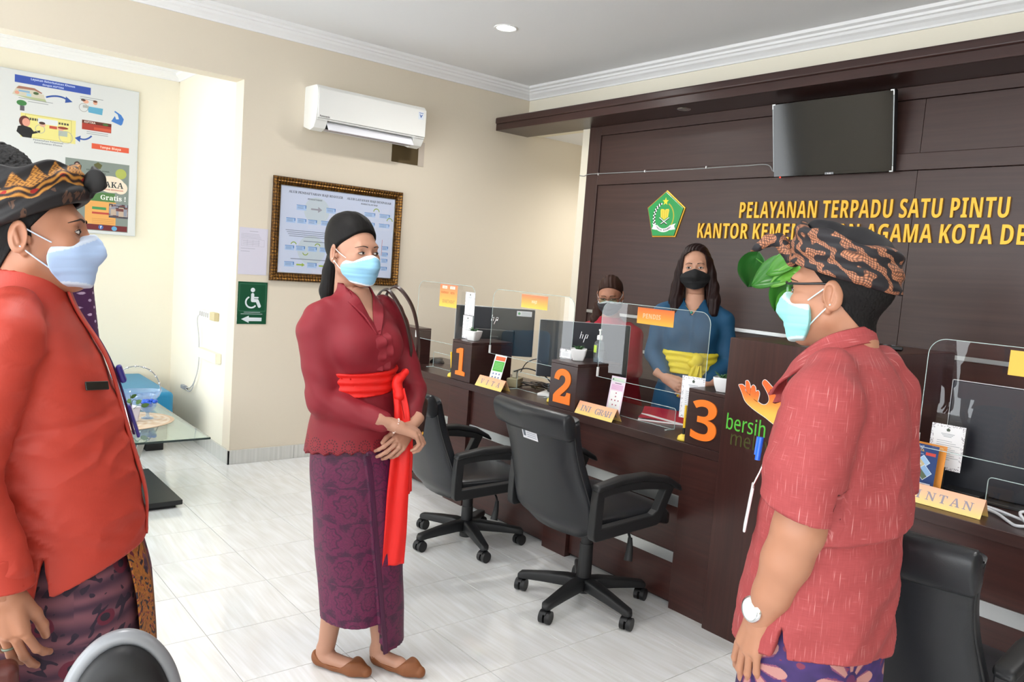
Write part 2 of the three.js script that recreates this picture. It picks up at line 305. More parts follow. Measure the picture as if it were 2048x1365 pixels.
// tall cabinet with the slogan
{
  const c = thing('slogan_cabinet', 'tall dark brown cabinet with an orange hand logo and green slogan between the counters', 'cabinet');
  mesh('carcass', bx(2.843, 3.68, 0, 1.302, -1.999, -1.42, 0.003, 'y'), M.woodRed, c);
  const F = (g) => { faceNegX(g); g.translate(2.8425, 0, 0); return g; };
  // open hand, drawn in units of the photograph crop, u along +z from the cabinet's left edge
  const U = (x, y) => { const px = 1440 + x / 8.032, py = 740 + y / 8.032; return [-1.929 + (px - 1480) / 474, 1.118 - (py - 765 - 0.187 * (px - 1480)) / 474]; };
  const poly = (pts) => { const s = new THREE.Shape(); const q = pts.map(([x, y]) => new THREE.Vector2(...U(x, y))); s.moveTo(q[0].x, q[0].y); s.splineThru([...q.slice(1), q[0]]); return s; };
  const palm = [[305, 243], [370, 240], [430, 285], [440, 340], [520, 410], [600, 470], [680, 520], [770, 570], [840, 565], [880, 510], [860, 420], [790, 310], [735, 230], [755, 180], [800, 190], [900, 280], [1010, 380], [1090, 480], [1150, 400], [1250, 500], [1240, 700], [1150, 830], [1060, 900], [960, 850], [840, 770], [700, 690], [560, 600], [450, 500], [380, 370]];
  const fingers = [[[428, 185], [465, 180], [505, 230], [528, 310], [525, 400], [480, 370], [445, 310]], [[545, 275], [575, 255], [615, 290], [628, 360], [610, 465], [540, 420], [535, 350]], [[640, 360], [670, 345], [698, 385], [695, 450], [675, 520], [610, 478], [625, 410]]];
  const grad = ptex(4, 64, (u, v) => { const t = sstep(0.25, 0.8, v); return [mix(255, 250, t), mix(205, 110, t), mix(90, 45, t)]; });
  const hm = std({ map: grad, roughness: 0.5 }), setUV = (g) => { const p = g.attributes.position, a = new Float32Array(p.count * 2); for (let i = 0; i < p.count; i++) { a[i * 2] = 0.5; a[i * 2 + 1] = clamp((p.getY(i) - 0.95) / 0.19, 0.02, 0.98); } g.setAttribute('uv', new THREE.BufferAttribute(a, 2)); return g; };
  const outline = (shape, grow) => { const pts = shape.getPoints(6), n = pts.length, o = []; for (let i = 0; i < n; i++) { const a = pts[(i + n - 1) % n], b = pts[(i + 1) % n], t = b.clone().sub(a).normalize(); o.push(new THREE.Vector2(pts[i].x - t.y * -grow, pts[i].y - t.x * grow)); } return new THREE.Shape(o); };
  const area = (s) => THREE.ShapeUtils.area(s.getPoints(6));
  const logo = mesh('hand_logo', F(setUV(mergeGeometries([palm, ...fingers].map((q) => extrude(poly(q), 0.0016, 0, 8))))), hm, c);
  mesh('white_outline', F(mergeGeometries([palm, ...fingers].map((q) => { const s = poly(q); return extrude(outline(s, area(s) > 0 ? 0.0024 : -0.0024), 0.0008, 0, 6); }))), M.white, logo);
  const green = std({ color: srgb(92, 196, 66), roughness: 0.5 }), olive = std({ color: srgb(72, 74, 28), roughness: 0.5 });
  const word = (t, f, w, h, u, v, m, n) => { const g = textGeo(t, f, w, h, 0.002); mesh(n, F(g.translate(u - 1.999, v, 0)), m, c); };
  word('bersih', 'sans_regular', 0.19, 0.07, 0.025, 0.908, green, 'slogan_word');
  word('melayani', 'sans_regular', 0.3, 0.086, 0.054, 0.825, olive, 'slogan_word');
}
// second counter to the right of the cabinet
{
  const c = thing('second_counter', 'dark brown counter with one place to the right of the tall cabinet', 'counter');
  mesh('worktop', bx(2.868, 3.6, 0.748, TOP, -1.418, 0.9, 0.002, 'z'), M.wood, c);
  mesh('front_panel', bx(2.9, 2.918, 0.02, 0.748, -1.418, 0.9, 0.001, 'z'), M.woodRed, c);
  for (const [y0, y1] of [[0.476, 0.53], [0.21, 0.262]]) mesh('aluminium_strip', bx(2.893, 2.9, y0, y1, -1.416, 0.9, 0.001), M.alu, c);
}
// number pedestals
const orange = std({ color: srgb(255, 128, 32), roughness: 0.5 });
function numeral(ch) {
  if (ch === '3') return textGeo('3', 'sans_bold', 0.138, 0.185, 0.006);
  const s = new THREE.Shape(), P = (x, y) => [x / 1000, y / 1000];
  if (ch === '1') { const q = [[0, 0], [100, 0], [100, 22], [70, 28], [70, 172], [38, 172], [0, 160], [0, 138], [34, 140], [34, 28], [0, 22]]; s.moveTo(...P(...q[0])); for (const p of q.slice(1)) s.lineTo(...P(...p)); }
  else { // slab two
    s.moveTo(...P(0, 0)); s.lineTo(...P(132, 0)); s.lineTo(...P(132, 62)); s.lineTo(...P(104, 62)); s.quadraticCurveTo(...P(102, 40), ...P(84, 38)); s.lineTo(...P(52, 38));
    s.bezierCurveTo(...P(80, 66), ...P(128, 92), ...P(128, 132)); s.bezierCurveTo(...P(128, 168), ...P(98, 186), ...P(64, 186)); s.bezierCurveTo(...P(28, 186), ...P(2, 164), ...P(0, 128));
    s.lineTo(...P(36, 124)); s.bezierCurveTo(...P(38, 142), ...P(48, 152), ...P(63, 152)); s.bezierCurveTo(...P(80, 152), ...P(88, 143), ...P(88, 128)); s.bezierCurveTo(...P(88, 100), ...P(30, 76), ...P(0, 36)); s.lineTo(...P(0, 0));
  }
  return extrude(s, 0.004, 0.001, 10);
}
const words = { 1: 'first from the far end', 2: 'in the middle', 3: 'beside the tall cabinet' };
function pedestal(z0, z1, ch, x1 = 3.2, x0 = XF) {
  const c = thing('number_pedestal', ch ? `dark wooden pedestal box carrying the orange number ${ch}, ${words[ch]}` : 'plain dark pedestal box without a number at the far end of the counter', 'pedestal', [0, 0, 0], 0);
  mesh('box', bx(x0, x1, TOP + 0.0005, 1.03, z0, z1, 0.002, 'z', [z0, z1]), M.wood, c);
  mesh('top_board', bx(x0, x1, 1.031, 1.046, z0, z1, 0.0015, 'z'), M.wood, c);
  if (ch) { const g = numeral(ch); g.computeBoundingBox(); const w = g.boundingBox.max.x; faceNegX(g); g.translate(x0, TOP + (ch === '1' ? 0.036 : 0.03), (z0 + z1) / 2 - w / 2 + (ch === '3' ? -0.004 : 0)); mesh('numeral', g, orange, c); }
}
pedestal(-4.11, -3.9, '1'); pedestal(-3.156, -2.946, '2'); pedestal(-2.214, -2.002, '3'); pedestal(-5.04, -4.74, '', 3.12, 3.0);

// acrylic screens between the pedestals
function screen(z0, z1, label, x = 2.99) {
  const s = thing('acrylic_screen', label, 'screen', [x, 0, 0]);
  const sh = roundRect(z1 - z0, 0.404, [0.002, 0.002, 0.06, 0.06], (z0 + z1) / 2, 0.985 + 0.202);
  mesh('pane', faceNegX(new THREE.ShapeGeometry(sh, 10)), M.acrylic, s);
  const pts = sh.getPoints(10).map((p) => V(0, p.y, p.x)); mesh('edge', new THREE.TubeGeometry(new THREE.CatmullRomCurve3(pts, true, 'catmullrom', 0.01), 260, 0.0017, 5, true), M.acrylicEdge, s);
  for (const z of [z0, z1]) mesh('clip', bx(-0.006, 0.006, 0.985, 1.035, z - 0.004, z + 0.004, 0.001), M.white, s);
  return s;
}
const RB = 0.004;
screen(-4.735, -4.114 + 0.055, 'clear acrylic screen carrying an orange notice with four lines of lettering');
screen(-3.897 + 0.03, -3.158 + 0.03, 'clear acrylic screen with a plain orange label, between numbers 1 and 2');
screen(-2.943 + 0.03, -2.216, 'clear acrylic screen with an orange label, between numbers 2 and 3');
screen(-1.245, -0.42, 'clear acrylic screen at the right edge of the photo above the second counter');
// orange printed labels
const grad2 = (g, w, h) => { const q = g.createLinearGradient(0, 0, 0, h); q.addColorStop(0, '#ff8a62'); q.addColorStop(0.45, '#ffa95c'); q.addColorStop(1, '#ffd65a'); g.fillStyle = q; g.fillRect(0, 0, w, h); };
function decal(name, label, cat, w, h, z, y, x, draw, px = 256) {
  const t = ctex(px, Math.round(px * h / w), draw), g = new THREE.BoxGeometry(w, h, 0.0008); faceNegX(g);
  const o = mesh(name, g.translate(0, 0, 0), std({ map: t, roughness: 0.55 })); o.position.set(x, y, z); return tag(o, label, cat);
}
decal('screen_notice', 'orange notice reading SEKRETARIAT stuck on the far acrylic screen', 'notice', 0.205, 0.15, -4.36, 1.307, 2.987, (g, w, h) => { grad2(g, w, h); g.textAlign = 'center'; g.fillStyle = '#fff4e8'; g.fillRect(w * 0.13, h * 0.06, w * 0.28, h * 0.12); g.fillRect(w * 0.58, h * 0.06, w * 0.28, h * 0.12); g.fillStyle = '#ff9a70'; g.font = 'bold ' + h * 0.09 + 'px sans-serif'; g.fillText('KOMISI', w * 0.27, h * 0.155); g.fillText('KOTA', w * 0.72, h * 0.155); g.fillStyle = '#b0642f'; g.font = 'bold ' + h * 0.12 + 'px sans-serif'; g.fillText('KOMINGO', w * 0.28, h * 0.4); g.fillText('KOTA', w * 0.73, h * 0.4); g.fillStyle = '#8a6a4a'; g.font = h * 0.2 + 'px sans-serif'; g.fillText('SEKRETARIAT', w * 0.52, h * 0.82, w * 0.72); });
decal('screen_label', 'orange and yellow label with faint white print on the middle acrylic screen', 'label', 0.235, 0.078, -3.47, 1.338, 2.987, (g, w, h) => { grad2(g, w, h); g.textAlign = 'center'; g.fillStyle = '#ffe0b8'; g.font = 'bold ' + h * 0.3 + 'px sans-serif'; g.fillText('HAJI', w / 2, h * 0.6); });
decal('screen_label', 'orange label reading PENDIS on the acrylic screen in front of the woman in teal', 'label', 0.235, 0.08, -2.548, 1.338, 2.987, (g, w, h) => { const q = g.createLinearGradient(0, 0, 0, h); q.addColorStop(0, '#f26a28'); q.addColorStop(1, '#ffb43a'); g.fillStyle = q; g.fillRect(0, 0, w, h); g.textAlign = 'center'; g.fillStyle = '#e9b98f'; g.font = 'bold ' + h * 0.42 + 'px sans-serif'; g.fillText('PENDIS', w * 0.4, h * 0.64); });
decal('screen_label', 'yellow label cut by the right edge of the photo on the near acrylic screen', 'label', 0.3, 0.085, -0.83, 1.335, 2.987, (g, w, h) => { g.fillStyle = '#f6c451'; g.fillRect(0, 0, w, h); g.fillStyle = '#fff3cf'; g.fillRect(w * 0.2, 0, w, h * 0.8); });

// low acrylic hatches standing on the worktop
function hatch(z0, z1, x, h, label) {
  const s = thing('acrylic_hatch', label, 'screen guard', [x, TOP, 0]);
  const sh = roundRect(z1 - z0, h, [0.002, 0.002, 0.014, 0.014], (z0 + z1) / 2, h / 2 + 0.001);
  mesh('pane', faceNegX(new THREE.ShapeGeometry(sh, 8)), M.acrylic, s);
  mesh('edge', new THREE.TubeGeometry(new THREE.CatmullRomCurve3(sh.getPoints(8).map((p) => V(0, p.y, p.x)), true, 'catmullrom', 0.01), 160, 0.0018, 5, true), M.acrylicEdge, s);
  mesh('foot', bx(-0.06, 0.002, 0.0005, 0.004, z1 - 0.012, z1, 0.001), M.acrylicEdge, s); mesh('foot', bx(-0.06, 0.002, 0.0005, 0.004, z0, z0 + 0.012, 0.001), M.acrylicEdge, s);
}
hatch(-2.83, -2.428, 3.065, 0.105, 'low clear acrylic hatch standing over the red folder');
hatch(-3.66, -3.33, 3.06, 0.105, 'low clear acrylic hatch beside the tangle of cables');
hatch(-4.6, -4.2, 3.06, 0.105, 'low clear acrylic hatch next to the black mouse');
hatch(-1.03, -0.62, 3.09, 0.12, 'low clear acrylic hatch on the second counter in front of the big monitor');

// monitors: backs towards the room
function monitor(x, z, ang, w, h, y0, label, logo) {
  const m = thing('monitor', label, 'monitor', [x, TOP, z], ang);   // local: back faces +z
  mesh('housing', bx(-w / 2, w / 2, y0, y0 + h, -0.022, 0, 0.006), std({ color: srgb(34, 37, 44), roughness: 0.4 }), m);
  mesh('edge_band', merge(bx(-w / 2 - 0.002, w / 2 + 0.002, y0 + h, y0 + h + 0.003, -0.02, -0.004, 0.001), bx(-w / 2 - 0.003, -w / 2, y0, y0 + h, -0.02, -0.004, 0.001), bx(w / 2, w / 2 + 0.003, y0, y0 + h, -0.02, -0.004, 0.001)), M.alu, m);
  mesh('screen', bx(-w / 2 + 0.008, w / 2 - 0.008, y0 + 0.012, y0 + h - 0.008, -0.0232, -0.022, 0), M.blackGloss, m);
  if (!logo) mesh('bulge', bx(-w * 0.26, w * 0.26, y0 + h * 0.05, y0 + h * 0.55, 0, 0.025, 0.012), M.black, m);
  mesh('stand', logo ? bx(-0.2, 0.2, 0.0005, 0.014, -0.1, 0.05, 0.005) : merge(bx(-0.03, 0.03, 0.01, y0 + h * 0.4, 0.02, 0.04, 0.004), bx(-0.1, 0.1, 0.0005, 0.012, -0.07, 0.09, 0.005)), M.black, m);
  const lg = mesh('logo', (() => { const g = []; if (logo) g.push(new THREE.CylinderGeometry(0.03, 0.03, 0.002, 32).rotateX(PI / 2).translate(0, 0, 0.001)); return g.length ? g[0] : new THREE.CylinderGeometry(0.004, 0.004, 0.002, 12).rotateX(PI / 2).translate(0.012, -0.012, 0); })(), logo ? M.blackGloss : M.chrome, m);
  lg.position.set(0, y0 + h * (logo ? 0.65 : 0.78), 0.0012);
  const s = 0.034, bars = [cyl([-0.018, 0.022, 0], [-0.026, -0.02, 0], 0.0022), cyl([-0.02, 0.002, 0], [-0.008, 0.004, 0], 0.002), cyl([-0.008, 0.004, 0], [-0.013, -0.02, 0], 0.0022), cyl([0.01, 0.006, 0], [-0.004, -0.042, 0], 0.0022), cyl([0.01, 0.006, 0], [0.022, 0.004, 0], 0.002), cyl([0.022, 0.004, 0], [0.016, -0.018, 0], 0.0022), cyl([0.016, -0.018, 0], [0.004, -0.018, 0], 0.002)];
  mesh('logo_letters', mergeGeometries(bars.map((b) => b.translate(0, 0, 0.002).scale(logo ? 0.75 : 1, logo ? 0.75 : 1, 1))), M.chrome, lg);
  return m;
}
const camAng = Math.atan2(-0.633, 0.773);
monitor(3.33, -4.27, camAng + 0.05, 0.545, 0.33, 0.125, 'dark computer monitor seen from behind at the far place');
{ const st = mesh('inventory_sticker', new THREE.BoxGeometry(0.105, 0.036, 0.0006), std({ map: ctex(192, 64, (g, w, h) => { g.fillStyle = '#e9edf0'; g.fillRect(0, 0, w, h); g.fillStyle = '#58a06a'; g.beginPath(); g.arc(30, 32, 16, 0, 7); g.fill(); g.fillStyle = '#b9c2c8'; for (let k = 0; k < 4; k++) g.fillRect(60, 10 + k * 13, 118, 5); }), roughness: 0.6 })); st.position.set(3.33 + Math.cos(camAng + 0.05) * 0.2 + Math.sin(camAng + 0.05) * 0.0006, TOP + 0.425, -4.27 - Math.sin(camAng + 0.05) * 0.2 + Math.cos(camAng + 0.05) * 0.0006); st.rotation.y = camAng + 0.05; tag(st, 'white inventory sticker on the back of the far monitor', 'sticker'); }
monitor(3.32, -3.37, camAng, 0.545, 0.345, 0.095, 'dark computer monitor seen from behind in front of the seated woman');
monitor(3.24, -0.93, -PI / 2 + 0.06, 0.62, 0.42, 0.015, 'large black monitor with a round logo on the second counter', true);

// small pots with succulents
const potM = std({ color: srgb(240, 240, 240), roughness: 0.35 });
const succ = std({ color: srgb(52, 92, 52), roughness: 0.6 });
function leafGeo(len, w, bend, cup = 0.2, n = 7) {  // a leaf along +y bending towards +z, a few mm thick
  const rows = []; for (let i = 0; i <= n; i++) { const t = i / n, hw = w * Math.sin(PI * Math.min(1, t * 0.86 + 0.1)) ** 0.8 * (t > 0.98 ? 0.05 : 1), a = bend * t, y = len * t * Math.cos(a * 0.5), z = len * t * Math.sin(a * 0.5); rows.push(ring([0, y, z], [1, 0, 0], [0, -Math.sin(a), Math.cos(a)], hw, Math.max(0.0006, hw * cup), 2, 10)); } return loft(rows);
}
function succulentPot(x, y, z, turn, s, label) {
  const p = thing('potted_succulent', label, 'plant', [x, y, z], turn);
  const rows = []; for (const [yy, hw] of [[0, 0.028], [0.004, 0.03], [0.03, 0.039], [0.06, 0.0445], [0.066, 0.045]]) rows.push(ring([0, yy * s, 0], [1, 0, 0], [0, 0, -1], hw * s, hw * s, 7, 32));
  rows.push(ring([0, 0.066 * s, 0], [1, 0, 0], [0, 0, -1], 0.041 * s, 0.041 * s, 7, 32), ring([0, 0.055 * s, 0], [1, 0, 0], [0, 0, -1], 0.04 * s, 0.04 * s, 7, 32));
  mesh('pot', loft(rows), potM, p);
  mesh('soil', new THREE.CylinderGeometry(0.036 * s, 0.036 * s, 0.004, 20).translate(0, 0.056 * s, 0), std({ color: srgb(60, 50, 42), roughness: 1 }), p);
  const R = rng(Math.round(x * 999)); for (let k = 0; k < 11; k++) { const l = mesh('leaf', leafGeo((0.03 + R() * 0.018) * s, 0.007 * s, 0.9, 0.45, 5), succ, p); l.position.set((R() - 0.5) * 0.03 * s, 0.056 * s, (R() - 0.5) * 0.03 * s); l.rotation.set(0.25 + R() * 0.4, k * 2.4, 0, 'YXZ'); }
}
succulentPot(2.955, 1.0465, -4.0, 0.25, 0.98, 'white pot with a dark succulent standing before the bordered sheets by number 1');
succulentPot(3.0, 1.0465, -3.08, 0.78, 1.0, 'white pot with a dark succulent beside the pump bottle on pedestal 2');
succulentPot(2.94, 1.0465, -2.075, 0.4, 1.0, 'white pot half hidden by the tall cabinet on the pedestal numbered 3');
// hand sanitiser
{
  const b = thing('sanitiser_bottle', 'clear pump bottle of hand sanitiser with a lime label beside the second succulent', 'bottle', [3.075, 1.0465, -3.0], 0.6);
  const cm = phys({ color: srgb(236, 244, 248), transmission: 0.92, thickness: 0, roughness: 0.08, ior: 1.4 });
  mesh('bottle', lathe([[0, 0.001], [0.026, 0.001], [0.028, 0.006], [0.028, 0.1], [0.025, 0.112], [0.013, 0.121], [0.013, 0.13]], 32), cm, b);
  mesh('gel', lathe([[0, 0.003], [0.0265, 0.004], [0.0265, 0.028], [0, 0.028]], 28), phys({ color: srgb(214, 226, 236), transmission: 0.9, roughness: 0.05, thickness: 0, ior: 1.35 }), b);
  mesh('label', new THREE.CylinderGeometry(0.0284, 0.0284, 0.04, 24, 1, true, 2.6, 1.8).translate(0, 0.075, 0), std({ color: srgb(196, 226, 90), roughness: 0.5, side: THREE.DoubleSide }), b);
  mesh('pump', merge(lathe([[0, 0.124], [0.015, 0.124], [0.016, 0.128], [0.016, 0.145], [0.012, 0.15], [0.005, 0.15], [0.005, 0.172], [0.009, 0.174], [0.009, 0.182], [0, 0.184]], 24), cyl([0, 0.178, 0], [0.034, 0.174, 0.0], 0.004, 0.003, 10), cyl([0, 0.02, 0], [0, 0.125, 0], 0.003, 0.003, 8)), M.white, b);
}
// printed paper
function paperDraw(emb = true) { return (g, w, h) => { g.fillStyle = '#f4f4f6'; g.fillRect(0, 0, w, h); const R = rng(7); g.fillStyle = 'rgba(120,110,120,0.5)'; for (let k = 0; k < 260; k++) { const e = R(), a = R(); let x, y; if (e < 0.5) { x = (R() < 0.5 ? R() * 0.09 : 1 - R() * 0.09) * w; y = a * h; } else { y = (R() < 0.5 ? R() * 0.06 : 1 - R() * 0.06) * h; x = a * w; } g.beginPath(); g.arc(x, y, 1.2 + R() * 2.4, 0, 7); g.fill(); } g.fillStyle = '#3c4a3c'; g.beginPath(); g.moveTo(w / 2, h * 0.07); g.lineTo(w * 0.56, h * 0.105); g.lineTo(w * 0.54, h * 0.145); g.lineTo(w * 0.46, h * 0.145); g.lineTo(w * 0.44, h * 0.105); g.fill(); g.fillStyle = '#9aa0a8'; for (let k = 0; k < 3; k++) g.fillRect(w * (0.3 + 0.04 * k), h * (0.2 + k * 0.03), w * (0.4 - 0.08 * k), h * 0.012); for (let k = 0; k < 10; k++) g.fillRect(w * 0.2, h * (0.36 + k * 0.045), w * (0.45 + 0.12 * ((k * 7) % 3)), h * 0.009); }; }
function paper(x, y, z, w, h, turn, tilt, label, draw = paperDraw(), name = 'printed_sheet', cat = 'printed sheet') {
  const g = new THREE.BoxGeometry(w, h, 0.001).translate(0, h / 2, 0); const o = mesh(name, g, std({ map: ctex(200, Math.round(200 * h / w), draw), roughness: 0.6 }));
  o.position.set(x, y, z); o.rotation.set(tilt, turn, 0, 'YXZ'); return tag(o, label, cat);
}
const FX = -PI / 2;   // turned so that the face looks at -x
paper(2.985, 1.2, -4.105, 0.105, 0.15, FX, 0, 'white bordered sheet on the acrylic screen above the first succulent, upper of two');
paper(2.985, 1.047, -4.115, 0.105, 0.15, FX, 0, 'white bordered sheet behind the first succulent, lower of two');
paper(2.99, 1.0465, -3.17, 0.1, 0.052, FX, 0, 'small white card standing on the pedestal numbered 2');
paper(2.965, 0.885, -2.262, 0.115, 0.2, FX + 0.25, 0, 'white bordered sheet half behind the pedestal numbered 3');
// leaflets in stands
paper(2.93, TOP + 0.006, -3.735, 0.1, 0.2, FX + 0.12, -0.3, 'green and orange leaflet leaning beside the pedestal numbered 1', (g, w, h) => { g.fillStyle = '#f2f4ee'; g.fillRect(0, 0, w, h); g.fillStyle = '#e2683c'; g.fillRect(w * 0.1, h * 0.05, w * 0.84, h * 0.13); g.fillStyle = '#56b04a'; g.fillRect(w * 0.08, h * 0.2, w * 0.88, h * 0.32); g.fillStyle = '#8fd07f'; for (let k = 0; k < 5; k++) g.fillRect(w * 0.18, h * (0.26 + k * 0.045), w * 0.66, h * 0.014); g.fillStyle = '#6c7fae'; for (let r = 0; r < 3; r++) for (let c = 0; c < 3; c++) { g.beginPath(); g.arc(w * (0.24 + c * 0.26), h * (0.6 + r * 0.11), w * 0.06, 0, 7); g.fill(); } g.fillStyle = '#f2c33a'; g.fillRect(0, h * 0.92, w, h * 0.08); }, 'leaflet', 'leaflet');
paper(3.02, TOP + 0.004, -2.81, 0.098, 0.205, FX + 0.05, -0.16, 'pink leaflet with an organisation chart leaning beside the pedestal numbered 2', (g, w, h) => { g.fillStyle = '#f6e3f2'; g.fillRect(0, 0, w, h); g.fillStyle = '#dfeedd'; g.fillRect(w * 0.08, h * 0.04, w * 0.84, h * 0.1); g.fillStyle = '#3f7a48'; g.beginPath(); g.arc(w * 0.14, h * 0.09, w * 0.05, 0, 7); g.fill(); g.fillStyle = '#7c5a78'; g.fillRect(w * 0.3, h * 0.17, w * 0.45, h * 0.018); g.fillStyle = '#e59ad0'; for (let k = 0; k < 5; k++) g.fillRect(w * 0.1, h * (0.22 + 0.028 * k), w * 0.8, h * 0.014); g.fillStyle = '#fff'; g.fillRect(w * 0.1, h * 0.38, w * 0.8, h * 0.46); g.fillStyle = '#a8445c'; for (const [a, b] of [[0.5, 0.43], [0.5, 0.52], [0.27, 0.62], [0.5, 0.62], [0.73, 0.62], [0.38, 0.74], [0.62, 0.74]]) { g.beginPath(); g.arc(w * a, h * b, w * 0.04, 0, 7); g.fill(); } g.fillStyle = '#4d92cf'; g.fillRect(0, h * 0.88, w * 0.42, h * 0.12); g.fillStyle = '#c8b04a'; g.beginPath(); g.arc(w * 0.68, h * 0.98, w * 0.17, 0, 7); g.fill(); }, 'leaflet', 'leaflet');
// name boards: folded card tents
function nameBoard(z0, z1, text, label, x = 2.905) {
  const w = z1 - z0, h = 0.072, t = thing('name_board', label, 'name plate', [x, TOP + 0.0008, (z0 + z1) / 2], FX);
  const face = (s, m, n) => { const g = new THREE.BoxGeometry(w, h, 0.0015).translate(0, h / 2, 0); g.rotateX(-s * 0.5); g.translate(0, 0, s * 0.036); mesh(n, g, m, t); };
  const tex = ctex(512, Math.round(512 * h / w), (g, W, H) => { const q = g.createLinearGradient(0, 0, 0, H); q.addColorStop(0, '#f7b08f'); q.addColorStop(0.5, '#f8c08c'); q.addColorStop(1, '#fdd877'); g.fillStyle = q; g.fillRect(0, 0, W, H); g.fillStyle = '#8e8490'; g.font = 'bold ' + H * 0.62 + 'px serif'; g.textAlign = 'center'; const n = text.length, sp = W * 0.82 / n; for (let i = 0; i < n; i++) g.fillText(text[i], W * 0.09 + sp * (i + 0.5), H * 0.72); });
  face(1, std({ map: tex, roughness: 0.35 }), 'front_face'); face(-1, std({ map: tex, roughness: 0.35 }), 'rear_face');
}
nameBoard(-3.835, -3.575, 'VITA', 'orange folded name board reading VITA in front of the green leaflet');
nameBoard(-2.94, -2.668, 'INI GRAH', 'orange folded name board ending in GRAH in front of the pink leaflet');
nameBoard(-1.29, -0.985, 'KINTAN', 'orange folded name board reading KINTAN on the second counter', 2.965);
// red folder
{
  const rows = []; const n = 14, W = 0.155, y0 = TOP + 0.001;
  const g = new THREE.PlaneGeometry(0.31, 0.24, 20, 14).rotateX(-PI / 2), p = g.attributes.position; for (let i = 0; i < p.count; i++) { const u = p.getX(i) / 0.155, v = p.getZ(i) / 0.12; p.setY(i, 0.012 + 0.012 * Math.max(0, u) ** 2 + 0.004 * Math.sin(u * 3 + v * 2)); }
  g.computeVertexNormals(); const b = new THREE.BoxGeometry(0.31, 0.008, 0.24).translate(0, 0.0045, 0);
  const f = thing('folder', 'red document folder lying open on the worktop behind the third chair place', 'folder', [3.26, y0, -2.66], 0.62);
  mesh('cover', g, std({ color: srgb(176, 30, 52), roughness: 0.5, side: THREE.DoubleSide }), f); mesh('papers', b, M.white, f); mesh('back_cover', new THREE.BoxGeometry(0.312, 0.001, 0.242).translate(0, 0.0002, 0), std({ color: srgb(176, 30, 52), roughness: 0.5 }), f);
}
// yellow-barrelled counter pens in round holders
function counterPen(x, z, lean, turn, label) {
  const p = thing('counter_pen', label, 'pen', [x, TOP + 0.0005, z], turn);
  mesh('holder', lathe([[0, 0.03], [0.012, 0.029], [0.024, 0.02], [0.027, 0.008], [0.027, 0], [0, 0]], 24), std({ color: srgb(246, 214, 84), roughness: 0.4 }), p);
  const g = cyl([0, 0.02, 0], [0, 0.06, 0], 0.0055), h = cyl([0, 0.06, 0], [0, 0.165, 0], 0.0062, 0.006); for (const q of [g, h]) q.translate(0, -0.025, 0).rotateZ(lean).translate(0, 0.025, 0);
  mesh('grip', g, M.black, p); mesh('barrel', h, std({ color: srgb(248, 200, 44), roughness: 0.35 }), p);
}
counterPen(2.905, -2.245, 0.0, 0, 'yellow counter pen upright in its holder beside the number 3');
counterPen(2.91, -4.15, 0.1, 0, 'yellow pen holder mostly hidden beside the number 1');
counterPen(2.95, -3.215, 0.32, 2.2, 'yellow counter pen leaning beside the number 2');
// small bottle, adaptor block, cables, paper pad, mouse
{ const b = thing('green_bottle', 'small green glossy bottle beside the pedestal numbered 1', 'bottle', [2.99, TOP + 0.0005, -4.25]); mesh('body', lathe([[0, 0], [0.017, 0], [0.02, 0.006], [0.02, 0.035], [0.013, 0.045], [0.018, 0.06], [0.018, 0.07], [0.008, 0.085], [0.008, 0.1], [0, 0.1]], 24), phys({ color: srgb(20, 120, 72), roughness: 0.1, transmission: 0.3, thickness: 0 }), b); mesh('cap', cyl([0, 0.1, 0], [0, 0.118, 0], 0.009), M.white, b); }
{ const b = thing('power_adaptor', 'beige power socket block beside the green leaflet', 'socket block', [3.1, TOP + 0.0005, -3.73], 0.5); mesh('block', bx(-0.055, 0.055, 0, 0.055, -0.035, 0.035, 0.006), std({ color: srgb(164, 156, 124), roughness: 0.5 }), b); mesh('plug', bx(-0.02, 0.015, 0.056, 0.105, -0.015, 0.015, 0.006), std({ color: srgb(196, 190, 170), roughness: 0.5 }), b); }
{ const c = thing('cable_tangle', 'tangle of thin black computer cables on the worktop behind the first place', 'cables', [3.2, TOP, -3.62]); const R = rng(31);
  for (let k = 0; k < 5; k++) { const pts = []; for (let i = 0; i < 8; i++) pts.push([(R() - 0.5) * 0.16, 0.006 + 0.03 * R(), (R() - 0.5) * 0.22]); mesh('cable', tube(pts, 0.0035, 60, 6), M.black, c); }
  mesh('cable', tube([[-0.12, 0.1, -0.04], [-0.1, 0.17, 0.0], [-0.02, 0.19, 0.05], [0.03, 0.08, 0.1], [0.06, 0.01, 0.12]], 0.003, 40, 6), M.black, c); mesh('cable', tube([[-0.14, 0.1, -0.08], [-0.08, 0.125, -0.03], [0, 0.09, 0.05], [0.05, 0.02, 0.1]], 0.004, 40, 6), M.black, c); }
{ const b = thing('note_pad', 'white paper pad lying on the worktop left of the number 2', 'note pad', [3.12, TOP + 0.0005, -3.42], 0.5); mesh('pages', bx(-0.08, 0.08, 0, 0.014, -0.05, 0.05, 0.001), M.white, b); mesh('stapler', bx(0.0, 0.07, 0.0145, 0.04, -0.02, 0.02, 0.008), M.black, b); }
{ const b = thing('computer_mouse', 'black computer mouse on the far end of the worktop', 'mouse', [3.2, TOP + 0.0005, -4.76], 0.9); const g = new THREE.SphereGeometry(1, 24, 16, 0, 2 * PI, 0, PI / 2); g.scale(0.03, 0.036, 0.055); mesh('shell', g, M.black, b); mesh('button_gap', bx(-0.0008, 0.0008, 0.024, 0.0345, 0.018, 0.04, 0), M.blackGloss, b); }
